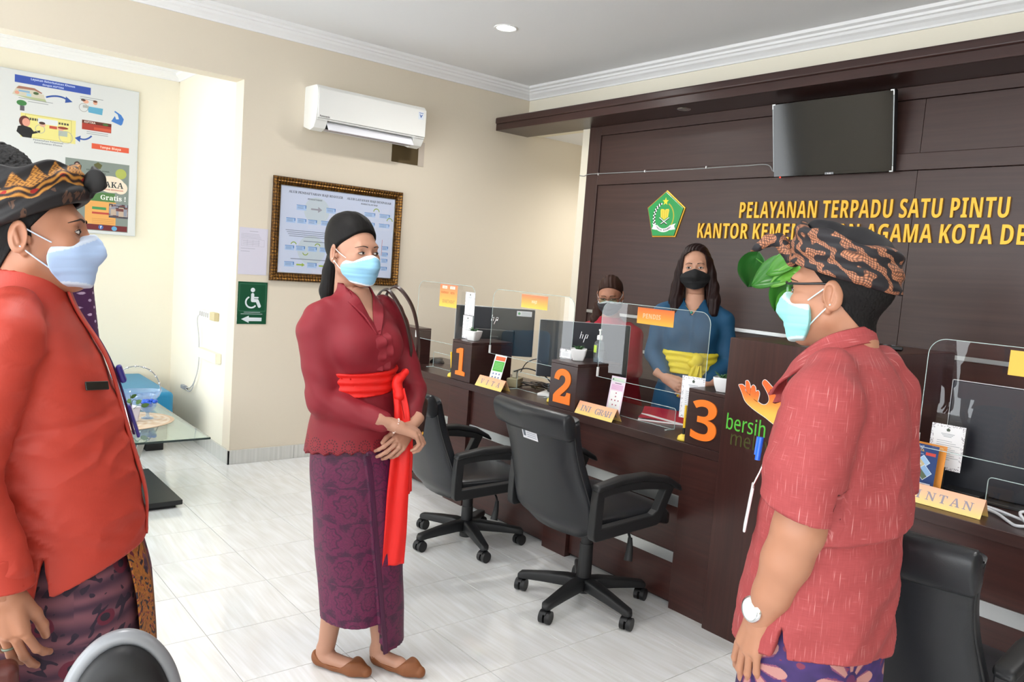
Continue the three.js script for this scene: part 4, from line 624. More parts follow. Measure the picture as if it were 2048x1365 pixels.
// framed chart
{
  const x0 = 2.152, x1 = 3.195, y0 = 1.312, y1 = 2.047, f = thing('framed_chart', 'large flow chart in an ornate bronze and black frame behind the woman in crimson', 'framed chart', [0, 0, ZA + 0.002]);
  const prof = [[0, 0.004], [0, 0.02], [0.006, 0.03], [0.014, 0.034], [0.02, 0.03], [0.028, 0.022], [0.034, 0.024], [0.042, 0.018], [0.056, 0.014], [0.056, 0.004]];
  const R0 = ptex(256, 64, (u, v) => { const b = Math.abs(noise(u * 60, v * 4, 2)) + 0.6 * Math.max(0, Math.sin(u * 2 * PI * 46) * Math.sin(v * PI)); const t = clamp(b); return [mix(58, 176, t), mix(36, 124, t), mix(14, 44, t)]; }, { rep: [1, 1] });
  const fm = std({ map: R0, roughness: 0.32, metalness: 0.65, bumpMap: ptex(256, 64, (u, v) => 128 + 90 * Math.sin(u * 2 * PI * 46) * Math.sin(v * PI), { data: true }), bumpScale: 0.002 });
  const side = (ax, ay, bxx, by) => { const len = Math.hypot(bxx - ax, by - ay), dx = (bxx - ax) / len, dy = (by - ay) / len, nx = -dy, ny = dx, pos = [], uv = [], idx = []; prof.forEach(([o, z], i) => { for (const s of [0, 1]) { const t = s ? len - o : o; pos.push(ax + dx * t + nx * o, ay + dy * t + ny * o, z); uv.push(t * 1.0, i / (prof.length - 1)); } }); for (let i = 0; i < prof.length - 1; i++) { const a = i * 2; idx.push(a, a + 1, a + 3, a, a + 3, a + 2); } const g = new THREE.BufferGeometry(); g.setAttribute('position', new THREE.Float32BufferAttribute(pos, 3)); g.setAttribute('uv', new THREE.Float32BufferAttribute(uv, 2)); g.setIndex(idx); const q = g.toNonIndexed(); q.computeVertexNormals(); return q; };
  for (const c of [[x0, y0, x1, y0], [x1, y0, x1, y1], [x1, y1, x0, y1], [x0, y1, x0, y0]]) mesh('frame_side', side(...c), fm, f);
  mesh('backing', bx(x0 + 0.01, x1 - 0.01, y0 + 0.01, y1 - 0.01, 0, 0.006, 0), std({ color: srgb(46, 46, 50), roughness: 0.6 }), f);
  mesh('silver_slip', merge(bx(x0 + 0.058, x1 - 0.058, y1 - 0.062, y1 - 0.058, 0.006, 0.011, 0.001), bx(x0 + 0.058, x1 - 0.058, y0 + 0.058, y0 + 0.064, 0.006, 0.011, 0.001), bx(x0 + 0.056, x0 + 0.06, y0 + 0.058, y1 - 0.058, 0.006, 0.011, 0.001), bx(x1 - 0.066, x1 - 0.058, y0 + 0.058, y1 - 0.058, 0.006, 0.011, 0.001)), M.alu, f);
  const T = ctex(1024, 700, (g, w, h) => {
    g.fillStyle = '#ccd5ea'; g.fillRect(0, 0, w, h); g.fillStyle = 'rgba(190,205,200,0.5)'; g.beginPath(); g.arc(w * 0.3, h * 0.25, 110, 0, 7); g.fill(); g.beginPath(); g.arc(w * 0.27, h * 0.72, 120, 0, 7); g.fill();
    g.textAlign = 'center'; g.fillStyle = '#252a3a'; g.font = 'bold 25px serif'; g.fillText('ALUR PENDAFTARAN HAJI REGULER', w * 0.29, h * 0.07); g.fillText('ALUR LAYANAN HAJI DENPASAR', w * 0.76, h * 0.07); g.font = 'bold 16px serif'; g.fillText('PENDAFTARAN', w * 0.28, h * 0.13); g.fillText('PEMBATALAN HAJI', w * 0.76, h * 0.11);
    const box = (x, y, bw = 0.075, bh = 0.055) => { g.fillStyle = '#a9c6ea'; g.fillRect(w * x, h * y, w * bw, h * bh); g.fillStyle = '#4f7fc0'; g.fillRect(w * x, h * y, w * bw, 4); g.fillRect(w * x + w * bw - 8, h * y, 8, h * bh * 0.6); g.fillStyle = '#7d93b8'; for (let k = 0; k < 3; k++) g.fillRect(w * x + 8, h * y + 11 + k * 8, w * bw * 0.62, 3); };
    box(0.13, 0.2, 0.08, 0.06); box(0.38, 0.2, 0.08, 0.06); g.fillStyle = '#9a9aa6'; g.fillRect(w * 0.25, h * 0.225, w * 0.06, 14); g.beginPath(); g.moveTo(w * 0.31, h * 0.2); g.lineTo(w * 0.345, h * 0.235); g.lineTo(w * 0.31, h * 0.27); g.fill();
    for (const x of [0.05, 0.14, 0.23, 0.34, 0.43]) box(x, 0.36); g.fillStyle = '#6a7388'; for (let k = 0; k < 4; k++) g.fillRect(w * (0.05 + 0.01 * k), h * (0.5 + 0.022 * k), w * (0.42 - 0.02 * k), 4); g.fillRect(w * 0.2, h * 0.615, w * 0.2, 5);
    for (const x of [0.05, 0.14, 0.24, 0.34, 0.43]) box(x, 0.68); g.lineWidth = 7; g.strokeStyle = '#8fa83a'; for (const [x, s] of [[0.12, 0], [0.32, 0], [0.22, 1], [0.43, 1]]) { g.beginPath(); g.arc(w * x, h * (s ? 0.75 : 0.67), 22, s ? 0.2 : PI + 0.2, s ? PI - 0.2 : 2 * PI - 0.2); g.stroke(); }
    g.fillStyle = '#6a7388'; g.fillRect(w * 0.1, h * 0.83, w * 0.36, 5); box(0.05, 0.87, 0.08, 0.06); box(0.24, 0.87, 0.08, 0.06); box(0.43, 0.87, 0.08, 0.06); g.fillStyle = '#9bb53f'; for (const x of [0.15, 0.34]) { g.fillRect(w * x, h * 0.892, w * 0.045, 12); g.beginPath(); g.moveTo(w * (x + 0.045), h * 0.878); g.lineTo(w * (x + 0.07), h * 0.9); g.lineTo(w * (x + 0.045), h * 0.922); g.fill(); }
    for (const [x, y] of [[0.72, 0.2], [0.86, 0.2], [0.72, 0.32], [0.86, 0.32], [0.9, 0.6], [0.9, 0.68], [0.9, 0.76], [0.9, 0.86]]) box(x, y, x > 0.88 ? 0.06 : 0.1, 0.05); for (const [x, y] of [[0.83, 0.18], [0.96, 0.28]]) { g.beginPath(); g.arc(w * x, h * y, 26, PI, 2 * PI); g.stroke(); } g.strokeStyle = '#c05048'; g.lineWidth = 3; g.beginPath(); g.moveTo(w * 0.9, h * 0.52); g.lineTo(w * 0.9, h * 0.72); g.stroke();
  });
  mesh('chart_print', new THREE.PlaneGeometry(x1 - x0 - 0.124, y1 - y0 - 0.124).translate((x0 + x1) / 2, (y0 + y1) / 2, 0.0065), std({ map: T, roughness: 0.55 }), f);
  mesh('glazing', new THREE.PlaneGeometry(x1 - x0 - 0.112, y1 - y0 - 0.112).translate((x0 + x1) / 2, (y0 + y1) / 2, 0.013), M.acrylic, f);
}
function wallPlate(name, label, cat, x0, x1, y0, y1, draw, t = 0.002, rough = 0.55) { const o = mesh(name, new THREE.BoxGeometry(x1 - x0, y1 - y0, t), std({ map: ctex(360, Math.round(360 * (y1 - y0) / (x1 - x0)), draw), roughness: rough })); o.position.set((x0 + x1) / 2, (y0 + y1) / 2, ZA + 0.0008 + t / 2); return tag(o, label, cat); }
wallPlate('wall_notice', 'white typed sheet taped to the wall left of the framed chart', 'notice', 1.934, 2.135, 1.344, 1.668, (g, w, h) => { g.fillStyle = '#d3d0de'; g.fillRect(0, 0, w, h); g.fillStyle = '#9a98a8'; g.fillRect(w * 0.35, h * 0.07, w * 0.3, 5); for (const y of [0.13, 0.16, 0.19, 0.22]) g.fillRect(w * 0.06, h * y, w * (0.5 + y), 3); g.strokeStyle = '#a5a3b2'; g.lineWidth = 2; for (let k = 0; k < 4; k++) g.strokeRect(w * 0.08 + k * w * 0.2, h * 0.25, w * 0.2, h * 0.14); for (let k = 0; k < 3; k++) g.fillRect(w * 0.12, h * (0.28 + k * 0.035), w * 0.6, 3); g.fillRect(w * 0.06, h * 0.44, w * 0.5, 4); g.fillRect(w * 0.06, h * 0.5, w * 0.32, 4); });
wallPlate('accessibility_sign', 'dark green sign with a white wheelchair symbol and an arrow pointing left', 'sign', 1.94, 2.148, 0.998, 1.294, (g, w, h) => {
  g.fillStyle = '#0f4d33'; g.fillRect(0, 0, w, h); g.strokeStyle = '#5f8f78'; g.lineWidth = 3; g.strokeRect(w * 0.05, h * 0.05, w * 0.9, h * 0.64); const c = '#d9dfe4'; g.fillStyle = c; g.strokeStyle = c; g.lineCap = 'round'; g.lineJoin = 'round';
  g.beginPath(); g.arc(w * 0.5, h * 0.19, w * 0.075, 0, 7); g.fill(); g.lineWidth = w * 0.11; g.beginPath(); g.moveTo(w * 0.5, h * 0.3); g.lineTo(w * 0.5, h * 0.44); g.lineTo(w * 0.66, h * 0.44); g.lineTo(w * 0.74, h * 0.57); g.stroke(); g.lineWidth = w * 0.055; g.beginPath(); g.moveTo(w * 0.52, h * 0.37); g.lineTo(w * 0.68, h * 0.37); g.stroke(); g.beginPath(); g.arc(w * 0.46, h * 0.48, w * 0.185, -2.1, 0.75, true); g.stroke();
  g.fillRect(w * 0.22, h * 0.715, w * 0.56, 5); g.fillRect(w * 0.12, h * 0.755, w * 0.74, 5); g.beginPath(); g.moveTo(w * 0.14, h * 0.885); g.lineTo(w * 0.4, h * 0.8); g.lineTo(w * 0.4, h * 0.845); g.lineTo(w * 0.84, h * 0.845); g.lineTo(w * 0.84, h * 0.93); g.lineTo(w * 0.4, h * 0.93); g.lineTo(w * 0.4, h * 0.975); g.fill();
}, 0.004, 0.35);
// large white board in the alcove with printed pictures
{
  const X0 = 0.3, X1 = 1.612, Y0 = 1.552, Y1 = 2.687, K = 780, T = ctex(Math.round((X1 - X0) * K), Math.round((Y1 - Y0) * K), (g) => {
    const X = (x) => (x - X0) * K, Y = (y) => (Y1 - y) * K, rect = (x0, y0, x1, y1, c) => { g.fillStyle = c; g.fillRect(X(x0), Y(y1), (x1 - x0) * K, (y1 - y0) * K); };
    const el = (x, y, rx, ry, c) => { g.fillStyle = c; g.beginPath(); g.ellipse(X(x), Y(y), rx * K, ry * K, 0, 0, 7); g.fill(); }, txt = (s, x, y, h, c, f = 'sans-serif', w) => { g.fillStyle = c; g.font = 'bold ' + h * K + 'px ' + f; g.textAlign = 'center'; g.fillText(s, X(x), Y(y), w ? w * K : undefined); };
    const poly = (pts, c) => { g.fillStyle = c; g.beginPath(); pts.forEach(([x, y], i) => i ? g.lineTo(X(x), Y(y)) : g.moveTo(X(x), Y(y))); g.fill(); }, curve = (a, b, c, w, col) => { g.strokeStyle = col; g.lineWidth = w * K; g.beginPath(); g.moveTo(X(a[0]), Y(a[1])); g.quadraticCurveTo(X(b[0]), Y(b[1]), X(c[0]), Y(c[1])); g.stroke(); };
    g.fillStyle = '#d3d6d8'; g.fillRect(0, 0, (X1 - X0) * K, (Y1 - Y0) * K);
    rect(0.775, 2.603, 1.272, 2.657, '#3450a8'); txt('Layanan Keterbatasan Khusus', 1.02, 2.635, 0.02, '#c9d4f2'); txt('dengan ASPTIKA', 1.02, 2.611, 0.018, '#c9d4f2');
    poly([[0.76, 2.515], [0.79, 2.575], [0.9, 2.575], [0.94, 2.545], [0.96, 2.545], [0.97, 2.51]], '#c9c4b4'); poly([[0.785, 2.56], [0.8, 2.58], [0.9, 2.58], [0.95, 2.555], [0.945, 2.548], [0.9, 2.565]], '#9a6a5a'); rect(0.8, 2.54, 0.87, 2.552, '#7fa8cc'); rect(0.85, 2.515, 0.88, 2.535, '#9cc6e0'); poly([[0.77, 2.512], [0.97, 2.512], [0.98, 2.49], [0.85, 2.5]], '#a9b48a'); el(0.79, 2.53, 0.014, 0.012, '#d89a86'); el(0.91, 2.545, 0.018, 0.01, '#46603a');
    for (let k = 0; k < 2; k++) rect(0.8 + 0.06 * k, 2.492 - 0.016 * k, 1.02 - 0.03 * k, 2.496 - 0.016 * k, '#8a8f96'); el(0.82, 2.46, 0.032, 0.02, '#3e7a44'); rect(0.81, 2.405, 0.838, 2.44, '#5b5560');
    curve([0.975, 2.53], [1.06, 2.57], [1.12, 2.535], 0.012, '#2c4f9c'); poly([[1.105, 2.56], [1.15, 2.527], [1.1, 2.512]], '#2c4f9c');
    for (let k = 0; k < 2; k++) rect(1.2, 2.578 - 0.014 * k, 1.36 - 0.06 * k, 2.582 - 0.014 * k, '#8a8f96'); poly([[1.25, 2.515], [1.36, 2.515], [1.355, 2.465], [1.26, 2.47]], '#5fa6c8'); el(1.24, 2.548, 0.02, 0.014, '#e0a890'); el(1.222, 2.556, 0.016, 0.008, '#4a3028'); el(1.305, 2.55, 0.015, 0.016, '#d8a088'); el(1.305, 2.56, 0.015, 0.008, '#6a4030'); g.strokeStyle = '#9a9a9a'; g.lineWidth = 3; g.beginPath(); g.arc(X(1.225), Y(2.5), 0.03 * K, 0, 7); g.stroke(); rect(1.22, 2.5, 1.26, 2.52, '#a8aaa8');
    poly([[1.42, 2.43], [1.445, 2.475], [1.455, 2.45], [1.475, 2.455], [1.465, 2.49], [1.44, 2.505], [1.445, 2.515], [1.49, 2.49], [1.51, 2.46], [1.5, 2.42], [1.49, 2.408]], '#3f78c4');
    rect(0.815, 2.215, 1.175, 2.39, '#e0d88a'); g.strokeStyle = '#b0a860'; g.lineWidth = 2; g.strokeRect(X(0.845), Y(2.385), 0.3 * K, 0.165 * K); for (let k = 0; k < 5; k++) rect(0.855 + k * 0.016, 2.345, 0.867 + k * 0.016, 2.362, '#4a4a40'); for (let k = 0; k < 4; k++) rect(1.06 + k * 0.018, 2.345, 1.073 + k * 0.018, 2.36, '#4a4a40'); rect(0.925, 2.33, 1.055, 2.37, '#d8dce0');
    el(0.84, 2.33, 0.035, 0.04, '#5a2a24'); el(0.85, 2.325, 0.025, 0.03, '#dd9a88'); poly([[0.8, 2.29], [0.83, 2.3], [0.88, 2.29], [0.9, 2.265], [0.94, 2.28], [0.94, 2.265], [0.89, 2.245], [0.885, 2.215], [0.83, 2.215], [0.79, 2.25]], '#16161a'); el(0.955, 2.325, 0.02, 0.018, '#e0a890'); el(0.952, 2.335, 0.02, 0.01, '#3a2420'); el(1.075, 2.315, 0.022, 0.016, '#e0a890'); el(1.09, 2.322, 0.035, 0.009, '#8a3a2c'); rect(1.06, 2.26, 1.12, 2.3, '#a9b4ac'); g.strokeStyle = '#a8a8a8'; g.lineWidth = 3; for (const [x, y, r] of [[1.11, 2.255, 0.045], [0.94, 2.29, 0.03]]) { g.beginPath(); g.arc(X(x), Y(y), r * K, 0, 7); g.stroke(); } rect(1.0, 2.305, 1.05, 2.325, '#b8483a');
    rect(1.217, 2.337, 1.422, 2.408, '#a8382c'); rect(1.217, 2.385, 1.422, 2.408, '#5a2a20'); rect(1.3, 2.345, 1.42, 2.365, '#c8543a'); el(1.38, 2.395, 0.02, 0.01, '#4a6a3a'); txt('ASPTIKA', 1.27, 2.388, 0.02, '#e8d8d0'); for (let k = 0; k < 2; k++) rect(1.25, 2.322 - 0.014 * k, 1.4, 2.326 - 0.014 * k, '#8a8f96'); curve([1.285, 2.295], [1.25, 2.25], [1.205, 2.262], 0.011, '#2c4f9c'); poly([[1.21, 2.285], [1.17, 2.262], [1.205, 2.235]], '#2c4f9c');
    rect(1.287, 2.2, 1.553, 2.241, '#d8583c'); txt('Tanpa Biaya', 1.42, 2.212, 0.026, '#f8d8cc'); txt('Pemenuhan Pelayanan', 0.995, 2.2, 0.018, '#7c8288'); txt('Keterbatasan Khusus', 0.995, 2.18, 0.018, '#7c8288');
    rect(1.11, 1.57, 1.56, 2.107, '#7f8a86'); el(1.19, 2.06, 0.022, 0.028, '#3a2420'); el(1.19, 2.055, 0.015, 0.02, '#d8a48c'); poly([[1.14, 1.98], [1.17, 2.03], [1.21, 2.03], [1.24, 1.98], [1.24, 1.94], [1.14, 1.94]], '#3c3a8a'); poly([[1.335, 2.1], [1.365, 2.08], [1.352, 2.05], [1.318, 2.05], [1.305, 2.08]], '#5a5a34'); txt('KEMENTERIAN AGAMA', 1.335, 2.03, 0.015, '#3c4442'); txt('KOTA DENPASAR', 1.335, 2.01, 0.014, '#3c4442'); el(1.5, 2.03, 0.04, 0.04, '#a9b25a');
    el(1.32, 1.95, 0.09, 0.06, '#ead8c6'); el(1.43, 1.94, 0.1, 0.065, '#ead8c6'); el(1.5, 1.92, 0.05, 0.05, '#ead8c6'); txt('PUSAKA', 1.39, 1.915, 0.062, '#1f2c30', 'serif', 0.3); txt('PENCEGAHAN KEKERASAN', 1.42, 1.893, 0.016, '#b0584a'); poly([[1.28, 1.84], [1.36, 1.87], [1.46, 1.87], [1.46, 1.79], [1.28, 1.78]], '#4f7a46'); rect(1.25, 1.62, 1.47, 1.8, '#e0a45c'); txt('Gratis !', 1.45, 1.815, 0.05, '#f2f2ee', 'serif', 0.2); rect(1.42, 1.68, 1.56, 1.79, '#4a4856'); const R = rng(4); for (let k = 0; k < 60; k++) rect(1.42 + R() * 0.13, 1.685 + R() * 0.1, 1.43 + R() * 0.13, 1.69 + R() * 0.1, ['#8a8fa0', '#2c2a3a', '#b8a494', '#6a3c3c'][k % 4]); rect(1.3, 1.735, 1.4, 1.755, '#3e8a56'); rect(1.3, 1.7, 1.42, 1.715, '#b8443c'); for (let k = 0; k < 4; k++) rect(1.3, 1.66 - 0.014 * k, 1.46, 1.664 - 0.014 * k, '#c88a4a'); rect(1.11, 1.575, 1.555, 1.618, '#6a1f26'); el(1.365, 1.598, 0.018, 0.018, '#3f62a8'); txt('f', 1.365, 1.588, 0.028, '#fff'); el(1.462, 1.595, 0.02, 0.018, '#5fa0cc');
  });
  const b = thing('information_board', 'large white information board with coloured pictures on the alcove wall', 'board', [(X0 + X1) / 2, Y0, ZB + 0.002]);
  mesh('panel', bx(-(X1 - X0) / 2, (X1 - X0) / 2, 0, Y1 - Y0, 0, 0.03, 0.003), std({ color: srgb(206, 212, 216), roughness: 0.5 }), b);
  mesh('print', new THREE.PlaneGeometry(X1 - X0 - 0.012, Y1 - Y0 - 0.012).translate(0, (Y1 - Y0) / 2, 0.0306), std({ map: T, roughness: 0.5 }), b);
}
// sockets on the alcove side wall
{ const s = thing('power_strip', 'white power strip with sockets fixed on the bright alcove side wall', 'power strip', [XS - 0.0005, 0, 0]); const pm = std({ color: srgb(228, 222, 204), roughness: 0.45 });
  mesh('body', bx(-0.035, 0, 0.985, 1.04, -6.06, -5.72, 0.005), std({ color: srgb(244, 243, 238), roughness: 0.45 }), s); mesh('end_cap', bx(-0.037, 0, 0.983, 1.042, -5.815, -5.712, 0.005), std({ color: srgb(196, 182, 142), roughness: 0.5 }), s);
  for (let k = 0; k < 5; k++) mesh('socket', bx(-0.0365, -0.034, 0.995, 1.03, -6.04 + k * 0.044, -6.02 + k * 0.044, 0.001), std({ color: srgb(150, 146, 136), roughness: 0.6 }), s);
  const c = thing('charging_cable', 'thin white charging cable hanging from the power strip in the alcove', 'cable', [0, 0, 0]); mesh('cable', tube([[1.895, 1.01, -6.055], [1.89, 0.97, -6.09], [1.9, 0.8, -6.07], [1.905, 0.6, -6.08], [1.9, 0.48, -6.14], [1.905, 0.41, -6.25], [1.91, 0.385, -6.4]], 0.004, 60, 6), std({ color: srgb(190, 190, 190), roughness: 0.6 }), c); mesh('cable', tube([[1.902, 0.48, -6.14], [1.9, 0.4, -6.2], [1.905, 0.37, -6.3], [1.91, 0.385, -6.42]], 0.004, 30, 6), std({ color: srgb(186, 188, 190), roughness: 0.6 }), c); mesh('plug', bx(1.89, 1.92, 0.37, 0.4, -6.46, -6.38, 0.006), std({ color: srgb(150, 156, 164), roughness: 0.5 }), c);
  const b = thing('junction_box', 'white cable box with handwriting on the bright alcove side wall', 'cable box', [XS - 0.0005, 0, 0]); mesh('body', bx(-0.045, 0, 0.682, 0.755, -6.03, -5.63, 0.004), std({ color: srgb(236, 230, 208), roughness: 0.5 }), b); const g = new THREE.BoxGeometry(0.36, 0.066, 0.001); faceNegX(g); mesh('note', g.translate(-0.0458, 0.72, -5.835), std({ map: ctex(256, 48, (q, w, h) => { q.fillStyle = '#f4f3f2'; q.fillRect(0, 0, w, h); q.strokeStyle = '#b9b4c6'; q.lineWidth = 2; for (let k = 0; k < 3; k++) { q.beginPath(); for (let x = 20; x < 220; x += 6) q.lineTo(x, 12 + k * 12 + 3 * Math.sin(x * 1.3 + k)); q.stroke(); } }), roughness: 0.6 }), b); }

// ---------------------------------------------------------------- alcove furniture
const blue = std({ color: srgb(30, 128, 172), roughness: 0.42 });
{ const s = thing('sofa', 'bright blue upholstered sofa along the alcove wall', 'sofa', [0, 0, 0]); mesh('seat_cushion', new RoundedBoxGeometry(1.77, 0.2, 0.93, 5, 0.035).translate(0.805, 0.34, -6.375), blue, s); mesh('base', bx(-0.05, 1.66, 0.08, 0.24, -6.83, -5.94, 0.01), std({ color: srgb(30, 30, 32), roughness: 0.6 }), s); mesh('back_cushion', new RoundedBoxGeometry(0.62, 0.42, 0.2, 5, 0.06).translate(0.26, 0.62, -6.74), blue, s); for (const [x, z] of [[1.58, -6.0], [1.58, -6.75], [0.04, -6.0], [0.04, -6.75]]) mesh('leg', bx(x - 0.06, x + 0.06, 0, 0.09, z - 0.04, z + 0.04, 0.004), M.black, s); }
{ const t = thing('coffee_table', 'glass topped coffee table on a black slab base beside the alcove', 'table', [0, 0, 0]);
  mesh('glass_top', bx(0.36, 1.46, 0.44, 0.452, -5.5, -4.398, 0.002), phys({ color: srgb(226, 240, 234), transmission: 0.9, thickness: 0, roughness: 0.02, ior: 1.5 }), t);
  mesh('glass_edge', merge(bx(0.36, 1.461, 0.44, 0.451, -4.3985, -4.397, 0), bx(1.4595, 1.461, 0.44, 0.451, -5.5, -4.397, 0)), std({ color: srgb(40, 52, 50), roughness: 0.2 }), t);
  mesh('base_slab', bx(0.48, 1.375, 0.022, 0.05, -5.32, -4.575, 0.003), M.black, t); mesh('base_foot', bx(0.52, 1.345, 0, 0.022, -5.29, -4.605, 0.002), M.black, t);
  for (const s of [-1, 1]) { const g = bx(-0.02, 0.02, 0, 0.4, -0.25, 0.25, 0.004); g.rotateZ(-s * 0.3); g.translate(0.925 + s * 0.15, 0.052, -4.95); mesh('support_panel', g, std({ color: srgb(168, 166, 160), roughness: 0.25, metalness: 0.7 }), t); }
  mesh('top_fixing', merge(cyl([1.19, 0.42, -4.75], [1.19, 0.44, -4.75], 0.03), cyl([0.66, 0.42, -4.75], [0.66, 0.44, -4.75], 0.03), cyl([1.19, 0.42, -5.15], [1.19, 0.44, -5.15], 0.03), cyl([0.66, 0.42, -5.15], [0.66, 0.44, -5.15], 0.03)), M.chrome, t); }
{ const d = tag(mesh('table_doily', (() => { const g = new THREE.CircleGeometry(1, 64).rotateX(-PI / 2); g.scale(0.42, 1, 0.3); return g; })(), std({ map: ptex(512, 512, (u, v) => { const x = u - 0.5, y = v - 0.5, r = Math.hypot(x, y) * 2, a = Math.atan2(y, x); let t = 0.5 + 0.5 * Math.sin(a * 16 + Math.sin(r * 18) * 2) * Math.sin(r * 34); if (r > 0.9) t = r > 0.94 ? 0.1 : 0.75; return [mix(206, 226, t), mix(178, 214, t), mix(146, 196, t)]; }), roughness: 0.9, side: THREE.DoubleSide })), 'beige oval lace doily on the glass coffee table', 'doily'); d.position.set(1.0, 0.4535, -4.98); }
{ const p = thing('table_plant', 'small white square pot with a thin green plant on the coffee table', 'plant', [1.165, 0.4545, -4.93], 0.4); mesh('pot', loft([[0, 0.03], [0.005, 0.033], [0.085, 0.042], [0.09, 0.042], [0.088, 0.037], [0.07, 0.036]].map(([y, w]) => ring([0, y, 0], [1, 0, 0], [0, 0, -1], w, w, 8, 32))), std({ color: srgb(226, 222, 234), roughness: 0.4 }), p); mesh('soil', cyl([0, 0.07, 0], [0, 0.075, 0], 0.034), std({ color: srgb(70, 60, 48), roughness: 1 }), p); mesh('stem', merge(tube([[0, 0.07, 0], [-0.01, 0.12, 0], [-0.05, 0.13, 0.01]], 0.002), tube([[0, 0.07, 0], [0.01, 0.13, 0.01], [0.06, 0.1, 0.03]], 0.002), tube([[0, 0.07, 0], [0, 0.12, 0], [-0.005, 0.16, 0]], 0.002)), std({ color: srgb(80, 92, 56), roughness: 0.7 }), p); for (const [x, y, z, r] of [[0.0, 0.075, 0.03, 0.5], [0.02, 0.11, 0.02, 1.4], [-0.03, 0.12, 0.01, -1.2], [0, 0.14, 0.01, -0.3], [0.05, 0.09, 0.03, 2.2]]) { const l = mesh('leaf', leafGeo(0.045, 0.014, 0.6, 0.08, 6), std({ color: srgb(76, 112, 58), roughness: 0.6 }), p); l.position.set(x, y, z); l.rotation.set(0.5, r, r * 0.4); } }
const cutGlass = phys({ color: srgb(226, 238, 250), transmission: 0.85, thickness: 0, roughness: 0.06, ior: 1.5 });
function glassCup(x, z, s, label, fill) { const c = thing('glass_dish', label, 'glass dish', [x, 0.4545, z]); mesh('foot', lathe([[0, 0], [0.034 * s, 0], [0.036 * s, 0.004], [0.012 * s, 0.012], [0.008 * s, 0.03], [0.012 * s, 0.036], [0, 0.036]], 24), cutGlass, c); const b = lathe([[0.01 * s, 0.036], [0.035 * s, 0.05], [0.05 * s, 0.08], [0.054 * s, 0.1], [0.051 * s, 0.1], [0.046 * s, 0.08], [0.03 * s, 0.054], [0, 0.042]], 14); mesh('bowl', b, cutGlass, c); if (fill) for (let k = 0; k < 9; k++) { const a = k * 2.4; const w = mesh('wrapped_sweet', new THREE.IcosahedronGeometry(0.016, 1).scale(1.2, 0.8, 0.9), std({ color: srgb(40, 96, 210), roughness: 0.25 }), c); w.position.set(Math.cos(a) * 0.005 * k, 0.088 + (k % 3) * 0.008, Math.sin(a) * 0.005 * k); w.rotation.set(a, a * 2, 0); } }
glassCup(1.275, -4.99, 1, 'footed glass dish filled with blue wrapped sweets on the coffee table', true);
glassCup(1.22, -5.2, 0.95, 'empty cut glass dish behind the small plant on the coffee table'); glassCup(1.33, -5.24, 0.95, 'empty cut glass dish under the basket handle on the coffee table');
{ const b = thing('glass_basket', 'oval clear glass basket with a tall beaded handle on the coffee table', 'basket', [1.3, 0.4545, -5.4]); mesh('bowl', loft([[0, 0.09], [0.02, 0.11], [0.06, 0.15], [0.1, 0.165], [0.1, 0.16], [0.06, 0.143], [0.02, 0.1]].map(([y, w]) => ring([0, y, 0], [1, 0, 0], [0, 0, -1], w, w * 0.5, 2, 40))), cutGlass, b); const pts = []; for (let i = 0; i <= 20; i++) { const a = PI * i / 20; pts.push([Math.cos(a) * 0.155, 0.09 + Math.sin(a) * 0.17, 0]); } mesh('handle', tube(pts, 0.004, 60, 8), M.chrome, b); for (let i = 2; i < 19; i += 2) mesh('bead', new THREE.IcosahedronGeometry(0.0075, 1).translate(...pts[i]), M.chrome, b); }

